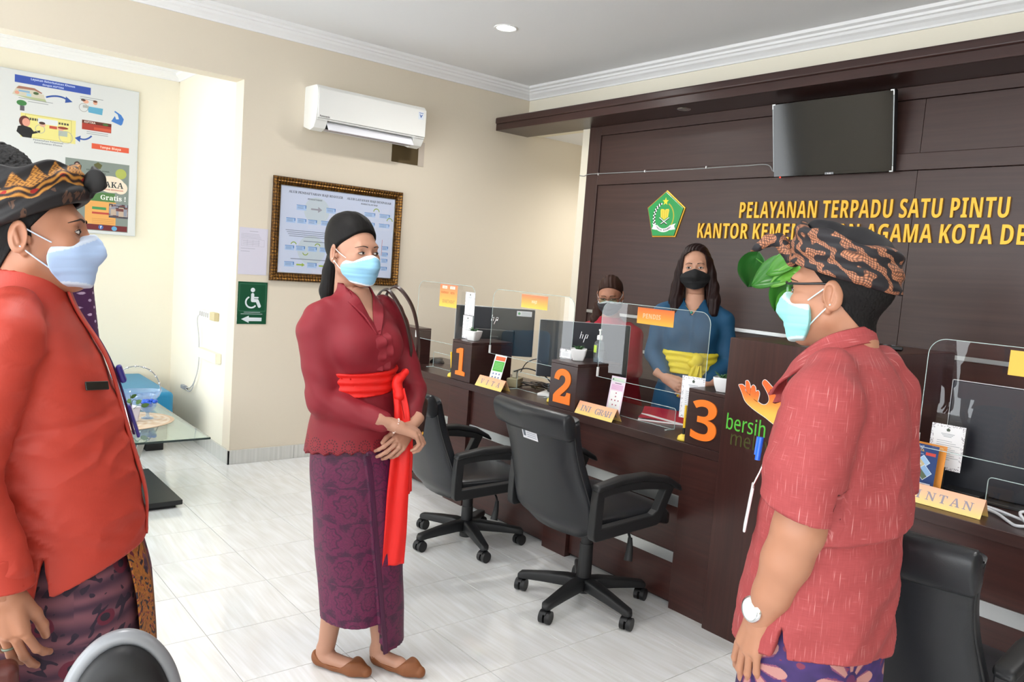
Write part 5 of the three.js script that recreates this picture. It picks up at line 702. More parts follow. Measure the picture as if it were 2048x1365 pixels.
// ---------------------------------------------------------------- pothos on top of the tall cabinet
{
  const p = thing('potted_pothos', 'leafy green pothos plant on the tall cabinet behind the man in the pink-red shirt', 'plant', [3.3, 1.3035, -1.86]);
  mesh('pot', lathe([[0, 0], [0.05, 0], [0.055, 0.005], [0.07, 0.1], [0.075, 0.11], [0.07, 0.112], [0.064, 0.1], [0, 0.095]], 28), std({ color: srgb(188, 190, 192), roughness: 0.35 }), p);
  const gm = (a, b, c) => std({ color: srgb(a, b, c), roughness: 0.35 }), gs = [gm(42, 104, 40), gm(58, 128, 44), gm(78, 150, 50), gm(104, 170, 62)];
  const heart = (L, W) => { const rows = [], N = 16, K = 12; for (let i = 0; i <= N; i++) { const t = i / N, hw = W * Math.max(0.02, Math.sqrt(Math.max(0, 1 - (1 - Math.min(1, t / 0.34)) ** 2)) * (t < 0.34 ? 1 : Math.cos((t - 0.34) / 0.66 * PI / 2) ** 0.75)), r = []; for (const side of [1, -1]) for (let k = 0; k <= K; k++) { const u = side * (k / K * 2 - 1), x = u * hw, y = L * t - L * 0.22 * Math.abs(u) ** 1.5 * (1 - t) ** 2.2 * (t < 0.5 ? 1 : 0.6); r.push([x, y, Math.abs(u) * hw * 0.3 - t * t * L * 0.2 + 0.004 * Math.sin(Math.abs(u) * 7 + t * 5) * (t > 0.05 ? 1 : 0) - 0.0016 * Math.exp(-((u / 0.08) ** 2)) + side * 0.0006]); } rows.push(r); } return loft(rows); };
  // leaf base (world), tip direction, facing, size
  const stems = [];
  for (const [bxp, tip, face, L, W, m] of [
    [[3.27, 1.66, -2.2], [0.35, -0.75, -0.45], [-0.8, 0.35, 0.5], 0.2, 0.07, 0], [[3.25, 1.62, -2.02], [-0.2, -0.35, -0.75], [-0.75, 0.5, 0.42], 0.19, 0.075, 1], [[3.24, 1.655, -1.98], [-0.1, -0.2, -0.5], [-0.7, 0.55, 0.4], 0.15, 0.06, 2],
    [[3.22, 1.6, -1.95], [-0.2, -0.3, -0.7], [-0.7, 0.6, 0.3], 0.14, 0.055, 3], [[3.24, 1.56, -2.0], [0.1, -0.85, -0.4], [-0.85, 0.1, 0.4], 0.17, 0.06, 1], [[3.24, 1.5, -1.98], [0, -0.9, -0.25], [-0.85, 0.2, 0.4], 0.13, 0.05, 2], [[3.27, 1.6, -1.86], [0.1, 0.5, 0.5], [-0.85, 0.3, 0.3], 0.16, 0.06, 1], [[3.3, 1.52, -1.74], [0.1, -0.3, 0.8], [-0.85, 0.4, 0.3], 0.15, 0.055, 2], [[3.3, 1.46, -1.72], [0.2, -0.6, 0.6], [-0.85, 0.3, 0.3], 0.14, 0.05, 3], [[3.34, 1.6, -1.8], [0.4, 0.3, 0.4], [-0.7, 0.6, 0.3], 0.15, 0.06, 0]]) {
    const Y = V(...tip).normalize(), Z0 = V(...face), X = Y.clone().cross(Z0).normalize(), Z = X.clone().cross(Y);
    const l = mesh('leaf', heart(L, W), gs[m], p); l.quaternion.setFromRotationMatrix(new THREE.Matrix4().makeBasis(X, Y, Z)); l.position.set(bxp[0] - 3.3, bxp[1] - 1.3035, bxp[2] + 1.86);
    mesh('stem', tube([[0, 0.1, 0], [(bxp[0] - 3.3) * 0.4, 0.22, (bxp[2] + 1.86) * 0.35], [bxp[0] - 3.3, bxp[1] - 1.3035, bxp[2] + 1.86]], 0.003, 20, 6), gs[2], p);
  }
}
// ---------------------------------------------------------------- foreground seats at the lower left
{
  const c = thing('visitor_chair', 'black oval backed visitor chair with a grey rim in the lower left foreground', 'chair', [0.292, 0, -1.245], -0.24);
  const o = []; for (let i = 0; i < 48; i++) { const t = i / 48 * 2 * PI; o.push([Math.cos(t) * 0.08, Math.sin(t) * 0.145]); }
  const rows = []; for (const [k, z] of [[0.05, 0.028], [0.7, 0.028], [0.9, 0.02], [0.97, 0.0], [0.9, -0.02], [0.05, -0.022]]) rows.push(o.map(([x, y]) => [x * k, 0.768 + y * k, z])); mesh('backrest', loft(rows.reverse()), std({ color: srgb(14, 14, 16), roughness: 0.55 }), c);
  mesh('rim', new THREE.TubeGeometry(new THREE.CatmullRomCurve3(o.map(([x, y]) => V(x, 0.768 + y, -0.016)), true), 120, 0.0135, 12, true), std({ color: srgb(136, 138, 142), roughness: 0.35, metalness: 0.2 }), c);
  mesh('seat', new RoundedBoxGeometry(0.42, 0.07, 0.42, 4, 0.03).translate(0, 0.44, 0.2), leather, c);
  mesh('back_post', merge(cyl([0, 0.43, 0.02], [0, 0.64, -0.01], 0.014), cyl([0, 0.43, 0.02], [0, 0.42, 0.15], 0.018)), M.chrome, c);
  for (const [x, z] of [[-0.17, 0.04], [0.17, 0.04], [-0.17, 0.37], [0.17, 0.37]]) mesh('leg', cyl([x, 0.41, z], [x * 1.1, 0, z], 0.012), M.chrome, c);
}
{
  const c = thing('wooden_armchair', 'red-brown padded chair back under the hand of the man in orange-red', 'chair', [-0.02, 0, -1.6], -0.12);
  mesh('backrest', new RoundedBoxGeometry(0.44, 0.3, 0.05, 4, 0.018).rotateX(-0.08).translate(0, 0.607, 0), std({ color: srgb(88, 40, 34), roughness: 0.42 }), c);
  mesh('seat', new RoundedBoxGeometry(0.44, 0.08, 0.28, 4, 0.03).translate(-0.02, 0.43, 0.14), std({ color: srgb(88, 40, 34), roughness: 0.45 }), c);
  for (const [x, z] of [[-0.2, 0.0], [0.18, 0.0], [-0.2, 0.25], [0.18, 0.25]]) mesh('leg', cyl([x, z ? 0.4 : 0.5, z], [x * 1.05, 0, z], 0.02, 0.016), M.wood, c);
}
// ---------------------------------------------------------------- bodies: signed distance fields meshed on a grid
const len3 = (x, y, z) => Math.sqrt(x * x + y * y + z * z);
const smin = (a, b, k) => { const h = k - Math.abs(a - b); return h > 0 ? Math.min(a, b) - h * h / (4 * k) : Math.min(a, b); };
const smax = (a, b, k) => -smin(-a, -b, k);
// tapered capsule
function rc(a, b, ra, rb = ra) {
  const [ax, ay, az] = a, dx = b[0] - ax, dy = b[1] - ay, dz = b[2] - az, l2 = dx * dx + dy * dy + dz * dz || 1e-9;
  return (x, y, z) => { const px = x - ax, py = y - ay, pz = z - az; let t = (px * dx + py * dy + pz * dz) / l2; t = t < 0 ? 0 : t > 1 ? 1 : t; const qx = px - dx * t, qy = py - dy * t, qz = pz - dz * t; return Math.sqrt(qx * qx + qy * qy + qz * qz) - (ra + (rb - ra) * t); };
}
// ellipsoid, optionally turned (euler XYZ degrees)
function el(c, r, e) {
  const [cx, cy, cz] = c, [rx, ry, rz] = r; let m = null; if (e) m = new THREE.Matrix4().makeRotationFromEuler(new THREE.Euler(rad(e[0]), rad(e[1]), rad(e[2]))).invert().elements;
  return (x, y, z) => { x -= cx; y -= cy; z -= cz; if (m) { const a = m[0] * x + m[4] * y + m[8] * z, b = m[1] * x + m[5] * y + m[9] * z; z = m[2] * x + m[6] * y + m[10] * z; x = a; y = b; } const k0 = len3(x / rx, y / ry, z / rz), k1 = len3(x / (rx * rx), y / (ry * ry), z / (rz * rz)); return k1 < 1e-9 ? -Math.min(rx, ry, rz) : k0 * (k0 - 1) / k1; };
}
// chain of tapered capsules; pts [x, y, z, r]
const chain = (...p) => uni(0.012, ...p.slice(1).map((q, i) => rc(p[i].slice(0, 3), q.slice(0, 3), p[i][3], q[3])));
function uni(k, ...fs) { const n = fs.length; return (x, y, z) => { let d = fs[0](x, y, z); for (let i = 1; i < n; i++) d = smin(d, fs[i](x, y, z), k); return d; }; }
// upright column with an elliptical section that changes with height; rows [y, halfwidth, halfdepth, cx, cz] from low to high
function column(rows, ex = 2) {
  const n = rows.length, y0 = rows[0][0], y1 = rows[n - 1][0], N = 128, T = new Float32Array((N + 1) * 4);
  for (let i = 0; i <= N; i++) { const y = mix(y0, y1, i / N); let k = 0; while (k < n - 2 && rows[k + 1][0] < y) k++; const t = clamp((y - rows[k][0]) / (rows[k + 1][0] - rows[k][0]));
    for (let c = 0; c < 4; c++) { const g = (j) => rows[clamp(j, 0, n - 1)][c + 1] ?? 0, p0 = g(k - 1), p1 = g(k), p2 = g(k + 1), p3 = g(k + 2); T[i * 4 + c] = 0.5 * (2 * p1 + (p2 - p0) * t + (2 * p0 - 5 * p1 + 4 * p2 - p3) * t * t + (3 * p1 - p0 - 3 * p2 + p3) * t * t * t); } }
  const f = (x, y, z) => { const s = clamp((y - y0) / (y1 - y0)) * N, i = Math.min(N - 1, s | 0), t = s - i, o = i * 4; const a = mix(T[o], T[o + 4], t), b = mix(T[o + 1], T[o + 5], t); x -= mix(T[o + 2], T[o + 6], t); z -= mix(T[o + 3], T[o + 7], t);
    let k0; if (ex === 2) k0 = Math.sqrt((x / a) ** 2 + (z / b) ** 2); else k0 = (Math.abs(x / a) ** ex + Math.abs(z / b) ** ex) ** (1 / ex);
    const k1 = Math.sqrt((x / (a * a)) ** 2 + (z / (b * b)) ** 2), d = k1 < 1e-9 ? -Math.min(a, b) : (Math.sqrt((x / a) ** 2 + (z / b) ** 2) * (k0 - 1)) / k1; return Math.max(d, y - y1, y0 - y); };
  return f;
}
// a field turned and moved: local point = R^-1 (p - t)
function placed(f, t, e = [0, 0, 0], s = 1) { const m = new THREE.Matrix4().makeRotationFromEuler(new THREE.Euler(rad(e[0]), rad(e[1]), rad(e[2]), 'YXZ')).invert().elements; return (x, y, z) => { x -= t[0]; y -= t[1]; z -= t[2]; return f((m[0] * x + m[4] * y + m[8] * z) / s, (m[1] * x + m[5] * y + m[9] * z) / s, (m[2] * x + m[6] * y + m[10] * z) / s) * s; }; }
// naive surface nets with coarse blocks skipped
function surf(f, lo, hi, h, { uv, color } = {}) {
  const nx = Math.ceil((hi[0] - lo[0]) / h) + 1, ny = Math.ceil((hi[1] - lo[1]) / h) + 1, nz = Math.ceil((hi[2] - lo[2]) / h) + 1, D = new Float32Array(nx * ny * nz), B = 6, rB = B * h * 0.87 * 1.9;
  const at = (i, j, k) => (k * ny + j) * nx + i;
  for (let k0 = 0; k0 < nz; k0 += B) for (let j0 = 0; j0 < ny; j0 += B) for (let i0 = 0; i0 < nx; i0 += B) {
    const c = f(lo[0] + (i0 + B / 2) * h, lo[1] + (j0 + B / 2) * h, lo[2] + (k0 + B / 2) * h), far = Math.abs(c) > rB;
    for (let k = k0; k < Math.min(nz, k0 + B); k++) for (let j = j0; j < Math.min(ny, j0 + B); j++) for (let i = i0; i < Math.min(nx, i0 + B); i++) D[at(i, j, k)] = far ? c : f(lo[0] + i * h, lo[1] + j * h, lo[2] + k * h);
  }
  const id = new Int32Array(nx * ny * nz).fill(-1), pos = [], idx = [];
  for (let k = 0; k < nz - 1; k++) for (let j = 0; j < ny - 1; j++) for (let i = 0; i < nx - 1; i++) {
    const o = at(i, j, k), d = [D[o], D[o + 1], D[o + nx], D[o + nx + 1], D[o + nx * ny], D[o + nx * ny + 1], D[o + nx * ny + nx], D[o + nx * ny + nx + 1]]; let m = 0; for (let q = 0; q < 8; q++) if (d[q] < 0) m++;
    if (m === 0 || m === 8) continue;
    let sx = 0, sy = 0, sz = 0, n = 0;
    for (const [a, b] of EDGES) if ((d[a] < 0) !== (d[b] < 0)) { const t = d[a] / (d[a] - d[b]); sx += (a & 1) + t * ((b & 1) - (a & 1)); sy += ((a >> 1) & 1) + t * (((b >> 1) & 1) - ((a >> 1) & 1)); sz += (a >> 2) + t * ((b >> 2) - (a >> 2)); n++; }
    id[o] = pos.length / 3; pos.push(lo[0] + (i + sx / n) * h, lo[1] + (j + sy / n) * h, lo[2] + (k + sz / n) * h);
  }
  const quad = (a, b, c, d, flip) => { if (a < 0 || b < 0 || c < 0 || d < 0) return; flip ? idx.push(a, c, b, a, d, c) : idx.push(a, b, c, a, c, d); };
  for (let k = 1; k < nz - 1; k++) for (let j = 1; j < ny - 1; j++) for (let i = 1; i < nx - 1; i++) {
    const o = at(i, j, k), s = D[o] < 0;
    if (s !== D[o + 1] < 0) quad(id[o], id[o - nx], id[o - nx - nx * ny], id[o - nx * ny], !s);
    if (s !== D[o + nx] < 0) quad(id[o], id[o - nx * ny], id[o - nx * ny - 1], id[o - 1], !s);
    if (s !== D[o + nx * ny] < 0) quad(id[o], id[o - 1], id[o - 1 - nx], id[o - nx], !s);
  }
  const n = pos.length / 3, nor = new Float32Array(n * 3), e = h * 0.35;
  for (let i = 0; i < n; i++) { const x = pos[i * 3], y = pos[i * 3 + 1], z = pos[i * 3 + 2], a = f(x + e, y, z) - f(x - e, y, z), b = f(x, y + e, z) - f(x, y - e, z), c = f(x, y, z + e) - f(x, y, z - e), l = len3(a, b, c) || 1; nor[i * 3] = a / l; nor[i * 3 + 1] = b / l; nor[i * 3 + 2] = c / l;
    // pull the vertex onto the surface
    const d = f(x, y, z), g = l / (2 * e); if (Math.abs(d) < h) { const q = clamp(d / Math.max(g, 0.4), -h * 0.4, h * 0.4); pos[i * 3] -= nor[i * 3] * q; pos[i * 3 + 1] -= nor[i * 3 + 1] * q; pos[i * 3 + 2] -= nor[i * 3 + 2] * q; } }
  let g = new THREE.BufferGeometry(); g.setAttribute('position', new THREE.Float32BufferAttribute(pos, 3)); g.setAttribute('normal', new THREE.BufferAttribute(nor, 3)); g.setIndex(idx);
  if (color) { const c = new Float32Array(n * 3); for (let i = 0; i < n; i++) { const q = color(pos[i * 3], pos[i * 3 + 1], pos[i * 3 + 2]); c[i * 3] = q[0]; c[i * 3 + 1] = q[1]; c[i * 3 + 2] = q[2]; } g.setAttribute('color', new THREE.BufferAttribute(c, 3)); }
  const w = new Float32Array(n * 2), wrap = new Float32Array(n); if (uv) for (let i = 0; i < n; i++) { const q = uv(pos[i * 3], pos[i * 3 + 1], pos[i * 3 + 2]); w[i * 2] = q[0]; w[i * 2 + 1] = q[1]; wrap[i] = q[2] ?? 0; }
  g.setAttribute('uv', new THREE.BufferAttribute(w, 2));
  if (uv) { g = g.toNonIndexed(); const u = g.attributes.uv, W = new Float32Array(idx.length); for (let i = 0; i < idx.length; i++) W[i] = wrap[idx[i]]; for (let t = 0; t < u.count; t += 3) { const per = W[t]; if (per > 0) { const m = Math.max(u.getX(t), u.getX(t + 1), u.getX(t + 2)); for (let q = 0; q < 3; q++) if (m - u.getX(t + q) > per / 2) u.setX(t + q, u.getX(t + q) + per); } } }
  return g;
}
const EDGES = []; for (let a = 0; a < 8; a++) for (const b of [a | 1, a | 2, a | 4]) if (b !== a) EDGES.push([a, b]);
// uv round an upright axis: metres round, metres up
const around = (cx, cz, R, turn = PI) => (x, y, z) => { let a = Math.atan2(x - cx, z - cz) + PI; return [a * R, y, 2 * PI * R]; };
const lin = (r, g, b) => { const c = srgb(r, g, b); return [c.r, c.g, c.b]; };

// head in its own axes: origin between the ears, face towards +z, chin at -0.105, crown at +0.12
function headField({ fem = 0, jaw = 1, neck = 0.052, neckTo = [0, -0.17, -0.04], neckR = 0.056, ears = true } = {}) {
  const jw = 0.047 * jaw * (1 - 0.1 * fem);
  const base = uni(0.035, el([0, 0.03, -0.018], [0.074, 0.088, 0.096]), el([0, -0.018, 0.028], [0.06 * (1 - 0.03 * fem), 0.08, 0.06]), rc([-jw, -0.05, 0.002], [0, -0.083, 0.058], 0.024, 0.021), rc([jw, -0.05, 0.002], [0, -0.083, 0.058], 0.024, 0.021));
  const feat = uni(0.016, el([-0.041, -0.016, 0.062], [0.022, 0.02, 0.022]), el([0.041, -0.016, 0.062], [0.022, 0.02, 0.022]), rc([-0.032, 0.029, 0.077], [0.032, 0.029, 0.077], 0.011 - 0.002 * fem));
  const nose = uni(0.01, rc([0, 0.014, 0.084], [0, -0.028, 0.102], 0.0075, 0.012), rc([-0.012, -0.032, 0.09], [0.012, -0.032, 0.09], 0.0095));
  const lips = uni(0.005, rc([-0.018, -0.058, 0.083], [0.018, -0.058, 0.083], 0.006), rc([-0.014, -0.067, 0.083], [0.014, -0.067, 0.083], 0.0065));
  const chin = el([0, -0.086, 0.066], [0.02, 0.018, 0.017]);
  const sock = [el([-0.031, 0.008, 0.094], [0.02, 0.012, 0.014]), el([0.031, 0.008, 0.094], [0.02, 0.012, 0.014])];
  const lids = [el([-0.031, 0.008, 0.071], [0.0155, 0.0125, 0.0125]), el([0.031, 0.008, 0.071], [0.0155, 0.0125, 0.0125])];
  const nk = rc([0, -0.045, -0.022], neckTo, neck - 0.006 * fem, neckR - 0.005 * fem);
  const earO = [-1, 1].map((s) => uni(0.004, smaxF(uni(0.006, el([s * 0.08, -0.002, -0.014], [0.0085, 0.032, 0.0195], [8, s * 24, 0]), el([s * 0.076, -0.029, -0.006], [0.0075, 0.012, 0.009])), el([s * 0.0885, -0.003, -0.009], [0.0085, 0.0225, 0.012], [8, s * 24, 0]), 0.004), rc([s * 0.081, -0.014, -0.013], [s * 0.083, 0.01, -0.017], 0.004, 0.003), el([s * 0.077, -0.009, 0.004], [0.006, 0.009, 0.004])));
  return (x, y, z) => {
    let d = smin(base(x, y, z), feat(x, y, z), 0.02); d = smin(d, chin(x, y, z), 0.016); d = smin(d, nose(x, y, z), 0.012); d = smin(d, lips(x, y, z), 0.008);
    d = smax(d, -sock[0](x, y, z), 0.014); d = smax(d, -sock[1](x, y, z), 0.014); d = smin(d, lids[0](x, y, z), 0.005); d = smin(d, lids[1](x, y, z), 0.005);
    d = smin(d, nk(x, y, z), 0.02); if (ears) { d = smin(d, earO[0](x, y, z), 0.006); d = smin(d, earO[1](x, y, z), 0.006); } return d;
  };
}
function smaxF(a, b, k) { return (x, y, z) => smax(a(x, y, z), -b(x, y, z), k); }   // a minus b
// eyes, brows: small solid parts on the face, returned in a group in head axes
const eyeWhite = std({ color: srgb(226, 220, 214), roughness: 0.25 }), irisM = std({ color: srgb(34, 22, 16), roughness: 0.1 }), hairM = std({ color: srgb(20, 17, 16), roughness: 0.42 });
const onSkin = (f, x, y) => { let z = 0.13; for (let i = 0; i < 60; i++) { const d = f(x, y, z); if (d < 0.0003) break; z -= Math.max(d * 0.7, 0.0004); } return z; };
function face(parent, T, F, { look = 0, brow = 0.0028, lash = 0.0011, open = 1, browCol, lift = 0 } = {}) {
  const put = (n, g, m, p) => mesh(n, g.applyMatrix4(T), m, p ?? parent), bm = browCol ?? std({ color: srgb(40, 28, 24), roughness: 0.8 });
  const path = (pts, s, o) => { const q = []; for (let i = 0; i < pts.length; i++) q.push([s * pts[i][0], pts[i][1], onSkin(F, s * pts[i][0], pts[i][1]) + o - 0.0008]); return q; };
  for (const s of [-1, 1]) {
    const zc = onSkin(F, s * 0.031, 0.0075);
    const e = put('eye', new THREE.SphereGeometry(1, 20, 14).scale(0.0128, 0.0052 * open, 0.0042).rotateY(s * 0.24).translate(s * 0.031, 0.0075, zc - 0.0012), eyeWhite);
    put('iris', new THREE.SphereGeometry(1, 16, 12).scale(0.0058, 0.0053 * open, 0.0032).rotateY(s * 0.2).translate(s * 0.0308 + look * 0.0045, 0.0077, zc + 0.0013), irisM, e);
    put('eyelash', taperTube([[0.0172, 0.0055], [0.0235, 0.0112], [0.031, 0.0132], [0.039, 0.0112], [0.046, 0.0068]].map(([x, y]) => [s * x, 0.0075 + (y - 0.0075) * open, onSkin(F, s * x, 0.0075 + (y - 0.0075) * open) + 0.0016 + 0.0016 * Math.sin((x - 0.017) / 0.029 * PI)]), (t) => lash * (0.7 + 0.6 * Math.sin(t * PI)), 24, 8), bm, e);
    put('lower_lid', taperTube([[0.0185, 0.0035], [0.026, 0.0008], [0.034, 0.0008], [0.044, 0.0055]].map(([x, y]) => [s * x, y, onSkin(F, s * x, y) + 0.0006 + 0.0014 * Math.sin((x - 0.0185) / 0.0255 * PI)]), () => lash * 0.5, 20, 6), bm, e);
    put('eyebrow', taperTube(path([[0.013, 0.0285 + lift], [0.021, 0.0308 + lift], [0.031, 0.032 + lift], [0.041, 0.0298 + lift], [0.0495, 0.0245 + lift]], s, 0.0004), (t) => brow * (0.95 - 0.7 * t), 28, 8), bm);
  }
}
// face mask: pleated cloth over nose and chin in head axes
function maskField() {
  const form = uni(0.03, el([0, -0.036, 0.052], [0.064, 0.058, 0.056]), rc([0, 0.0, 0.088], [0, -0.034, 0.106], 0.0135, 0.0175), el([0, -0.088, 0.054], [0.03, 0.024, 0.031]), rc([-0.05, -0.05, 0.022], [0, -0.086, 0.056], 0.029), rc([0.05, -0.05, 0.022], [0, -0.086, 0.056], 0.029));
  return (x, y, z) => {
    const ax = Math.abs(x); let d = form(x, y, z) - 0.002 - 0.0014 * Math.max(0, Math.sin((y + 0.02) * 210)) * sstep(0.01, -0.01, y) * sstep(-0.09, -0.07, y);
    const top = y - (0.003 - 0.30 * ax - 1.4 * ax * ax), bot = -(y + 0.108 - 0.16 * ax - 1.2 * ax * ax), back = (0.031 + 0.02 * ((y + 0.05) / 0.05) ** 2) - z;
    return smax(smax(smax(d, top, 0.003), bot, 0.003), back, 0.003);
  };
}
// a hand: wrist at the origin, fingers along +y, palm facing +z, thumb on the side s (+x or -x)
function handField(s, curls, { spread = 0.06, thumb = [0.6, 0.5, 0.3], k = 1 } = {}) {
  const fs = [], kn = [[0.03, 0.088, 0.0085], [0.0105, 0.093, 0.009], [-0.0095, 0.09, 0.0085], [-0.0275, 0.08, 0.0075]], L = [[0.041, 0.026, 0.02], [0.045, 0.029, 0.021], [0.042, 0.027, 0.02], [0.033, 0.021, 0.018]];
  fs.push(rc([s * 0.014, 0.0, 0], [s * 0.024, 0.075, 0], 0.018, 0.0135), rc([-s * 0.012, 0.0, 0], [-s * 0.02, 0.07, 0], 0.018, 0.0135), rc([0, 0.02, 0], [0, 0.08, 0], 0.018, 0.0135), rc([0, -0.07, 0], [0, 0.01, 0], 0.0255, 0.021));
  const palm = uni(0.014, ...fs), fing = [];
  kn.forEach(([x, y, r], i) => { let p = [s * x, y, 0], a = 0; const c = curls[i], sp = (1.5 - i) * spread * s, segs = []; for (let j = 0; j < 3; j++) { a += c[j]; const l = L[i][j], q = [p[0] + Math.sin(sp) * l * Math.cos(a), p[1] + Math.cos(sp) * Math.cos(a) * l, p[2] + Math.sin(a) * l]; segs.push(rc(p, q, r * (1.02 - j * 0.09), r * (0.95 - j * 0.11))); p = q; } fing.push(uni(0.004, ...segs)); });
  const b = [s * 0.022, 0.018, 0.008], [o, f, t3] = thumb, m1 = [b[0] + s * 0.042 * Math.sin(o), b[1] + 0.042 * Math.cos(o), b[2] + 0.042 * f], m2 = [m1[0] + s * 0.03 * Math.sin(o - t3), m1[1] + 0.03 * Math.cos(o - t3), m1[2] + 0.03 * f * 0.8], m3 = [m2[0] + s * 0.024 * Math.sin(o - 2 * t3), m2[1] + 0.024 * Math.cos(o - 2 * t3), m2[2] + 0.024 * f * 0.6];
  const th = uni(0.006, rc(b, m1, 0.0155, 0.0115), rc(m1, m2, 0.011, 0.0095), rc(m2, m3, 0.0098, 0.0078));
  return (x, y, z) => { x /= k; y /= k; z /= k; let d = palm(x, y, z); for (const q of fing) d = smin(d, q(x, y, z), 0.005); d = smin(d, th(x, y, z), 0.01); return d * k; };
}
// matrix for a hand: fingers along dir, palm facing 'palm', at the wrist
function handMatrix(wrist, dir, palm) { const Y = V(...dir).normalize(), Z = V(...palm); Z.sub(Y.clone().multiplyScalar(Z.dot(Y))).normalize(); const X = Y.clone().cross(Z); return new THREE.Matrix4().makeBasis(X, Y, Z).setPosition(...wrist); }
function handGeo(s, curls, opt, wrist, dir, palm, h = 0.003) { return surf(handField(s, curls, opt), [-0.09, -0.075, -0.075], [0.09, 0.2, 0.11], h).applyMatrix4(handMatrix(wrist, dir, palm)); }
function nails(parent, s, curls, opt, wrist, dir, palm, m) { }
const skinBump = ptex(128, 128, (u, v) => 128 + 50 * tnoise(u, v, 30, 30, 3) + 40 * tnoise(u, v, 60, 60, 5), { data: true });
const skin = (r, g, b) => phys({ color: srgb(r, g, b), roughness: 0.5, sheen: 0.15, sheenColor: new THREE.Color(1, 0.7, 0.55), sheenRoughness: 0.5 });
const plain = (g) => { g = clean(g); return g; };
const joined = (...gs) => mergeGeometries(gs.map((g) => clean(g)), false);
// a person stands at a point on the floor; facing given as world yaw in degrees (0 = +z)
function person(label, x, z, yaw) { return thing('person', label, 'person', [x, 0, z], rad(yaw)); }
function headMatrix(c, yaw, pitch = 0, roll = 0, s = 1) { return new THREE.Matrix4().makeRotationFromEuler(new THREE.Euler(rad(pitch), rad(yaw), rad(roll), 'YXZ')).scale(V(s, s, s)).setPosition(...c); }
const headGeo = (f, T, h = 0.003, lo = [-0.11, -0.2, -0.14], hi = [0.11, 0.14, 0.13]) => surf(f, lo, hi, h).applyMatrix4(T);
// cloth strip with thickness along a path; width direction W may turn along the way
function strip(path, widths, wdirs, th = 0.003, n = 40, ruff = () => 0) {
  const c = new THREE.CatmullRomCurve3(path.map((p) => V(...p))), rows = [];
  for (let i = 0; i <= n; i++) { const t = i / n, p = c.getPoint(t), T = c.getTangent(t), k = t * (widths.length - 1), j = Math.min(widths.length - 2, k | 0), w = mix(widths[j], widths[j + 1], k - j), kd = t * (wdirs.length - 1), jd = Math.min(wdirs.length - 1, kd | 0), D = V(...wdirs[jd]).lerp(V(...wdirs[Math.min(wdirs.length - 1, jd + 1)]), kd - jd); D.sub(T.clone().multiplyScalar(D.dot(T))).normalize(); const N = D.clone().cross(T), r = [], m = 14; for (let q = 0; q <= m; q++) { const u = q / m - 0.5, o = ruff(t, u); r.push([p.x + D.x * u * w + N.x * (o + th / 2), p.y + D.y * u * w + N.y * (o + th / 2), p.z + D.z * u * w + N.z * (o + th / 2)]); } for (let q = m; q >= 0; q--) { const u = q / m - 0.5, o = ruff(t, u); r.push([p.x + D.x * u * w + N.x * (o - th / 2), p.y + D.y * u * w + N.y * (o - th / 2), p.z + D.z * u * w + N.z * (o - th / 2)]); } rows.push(r); }
  return loft(rows);
}
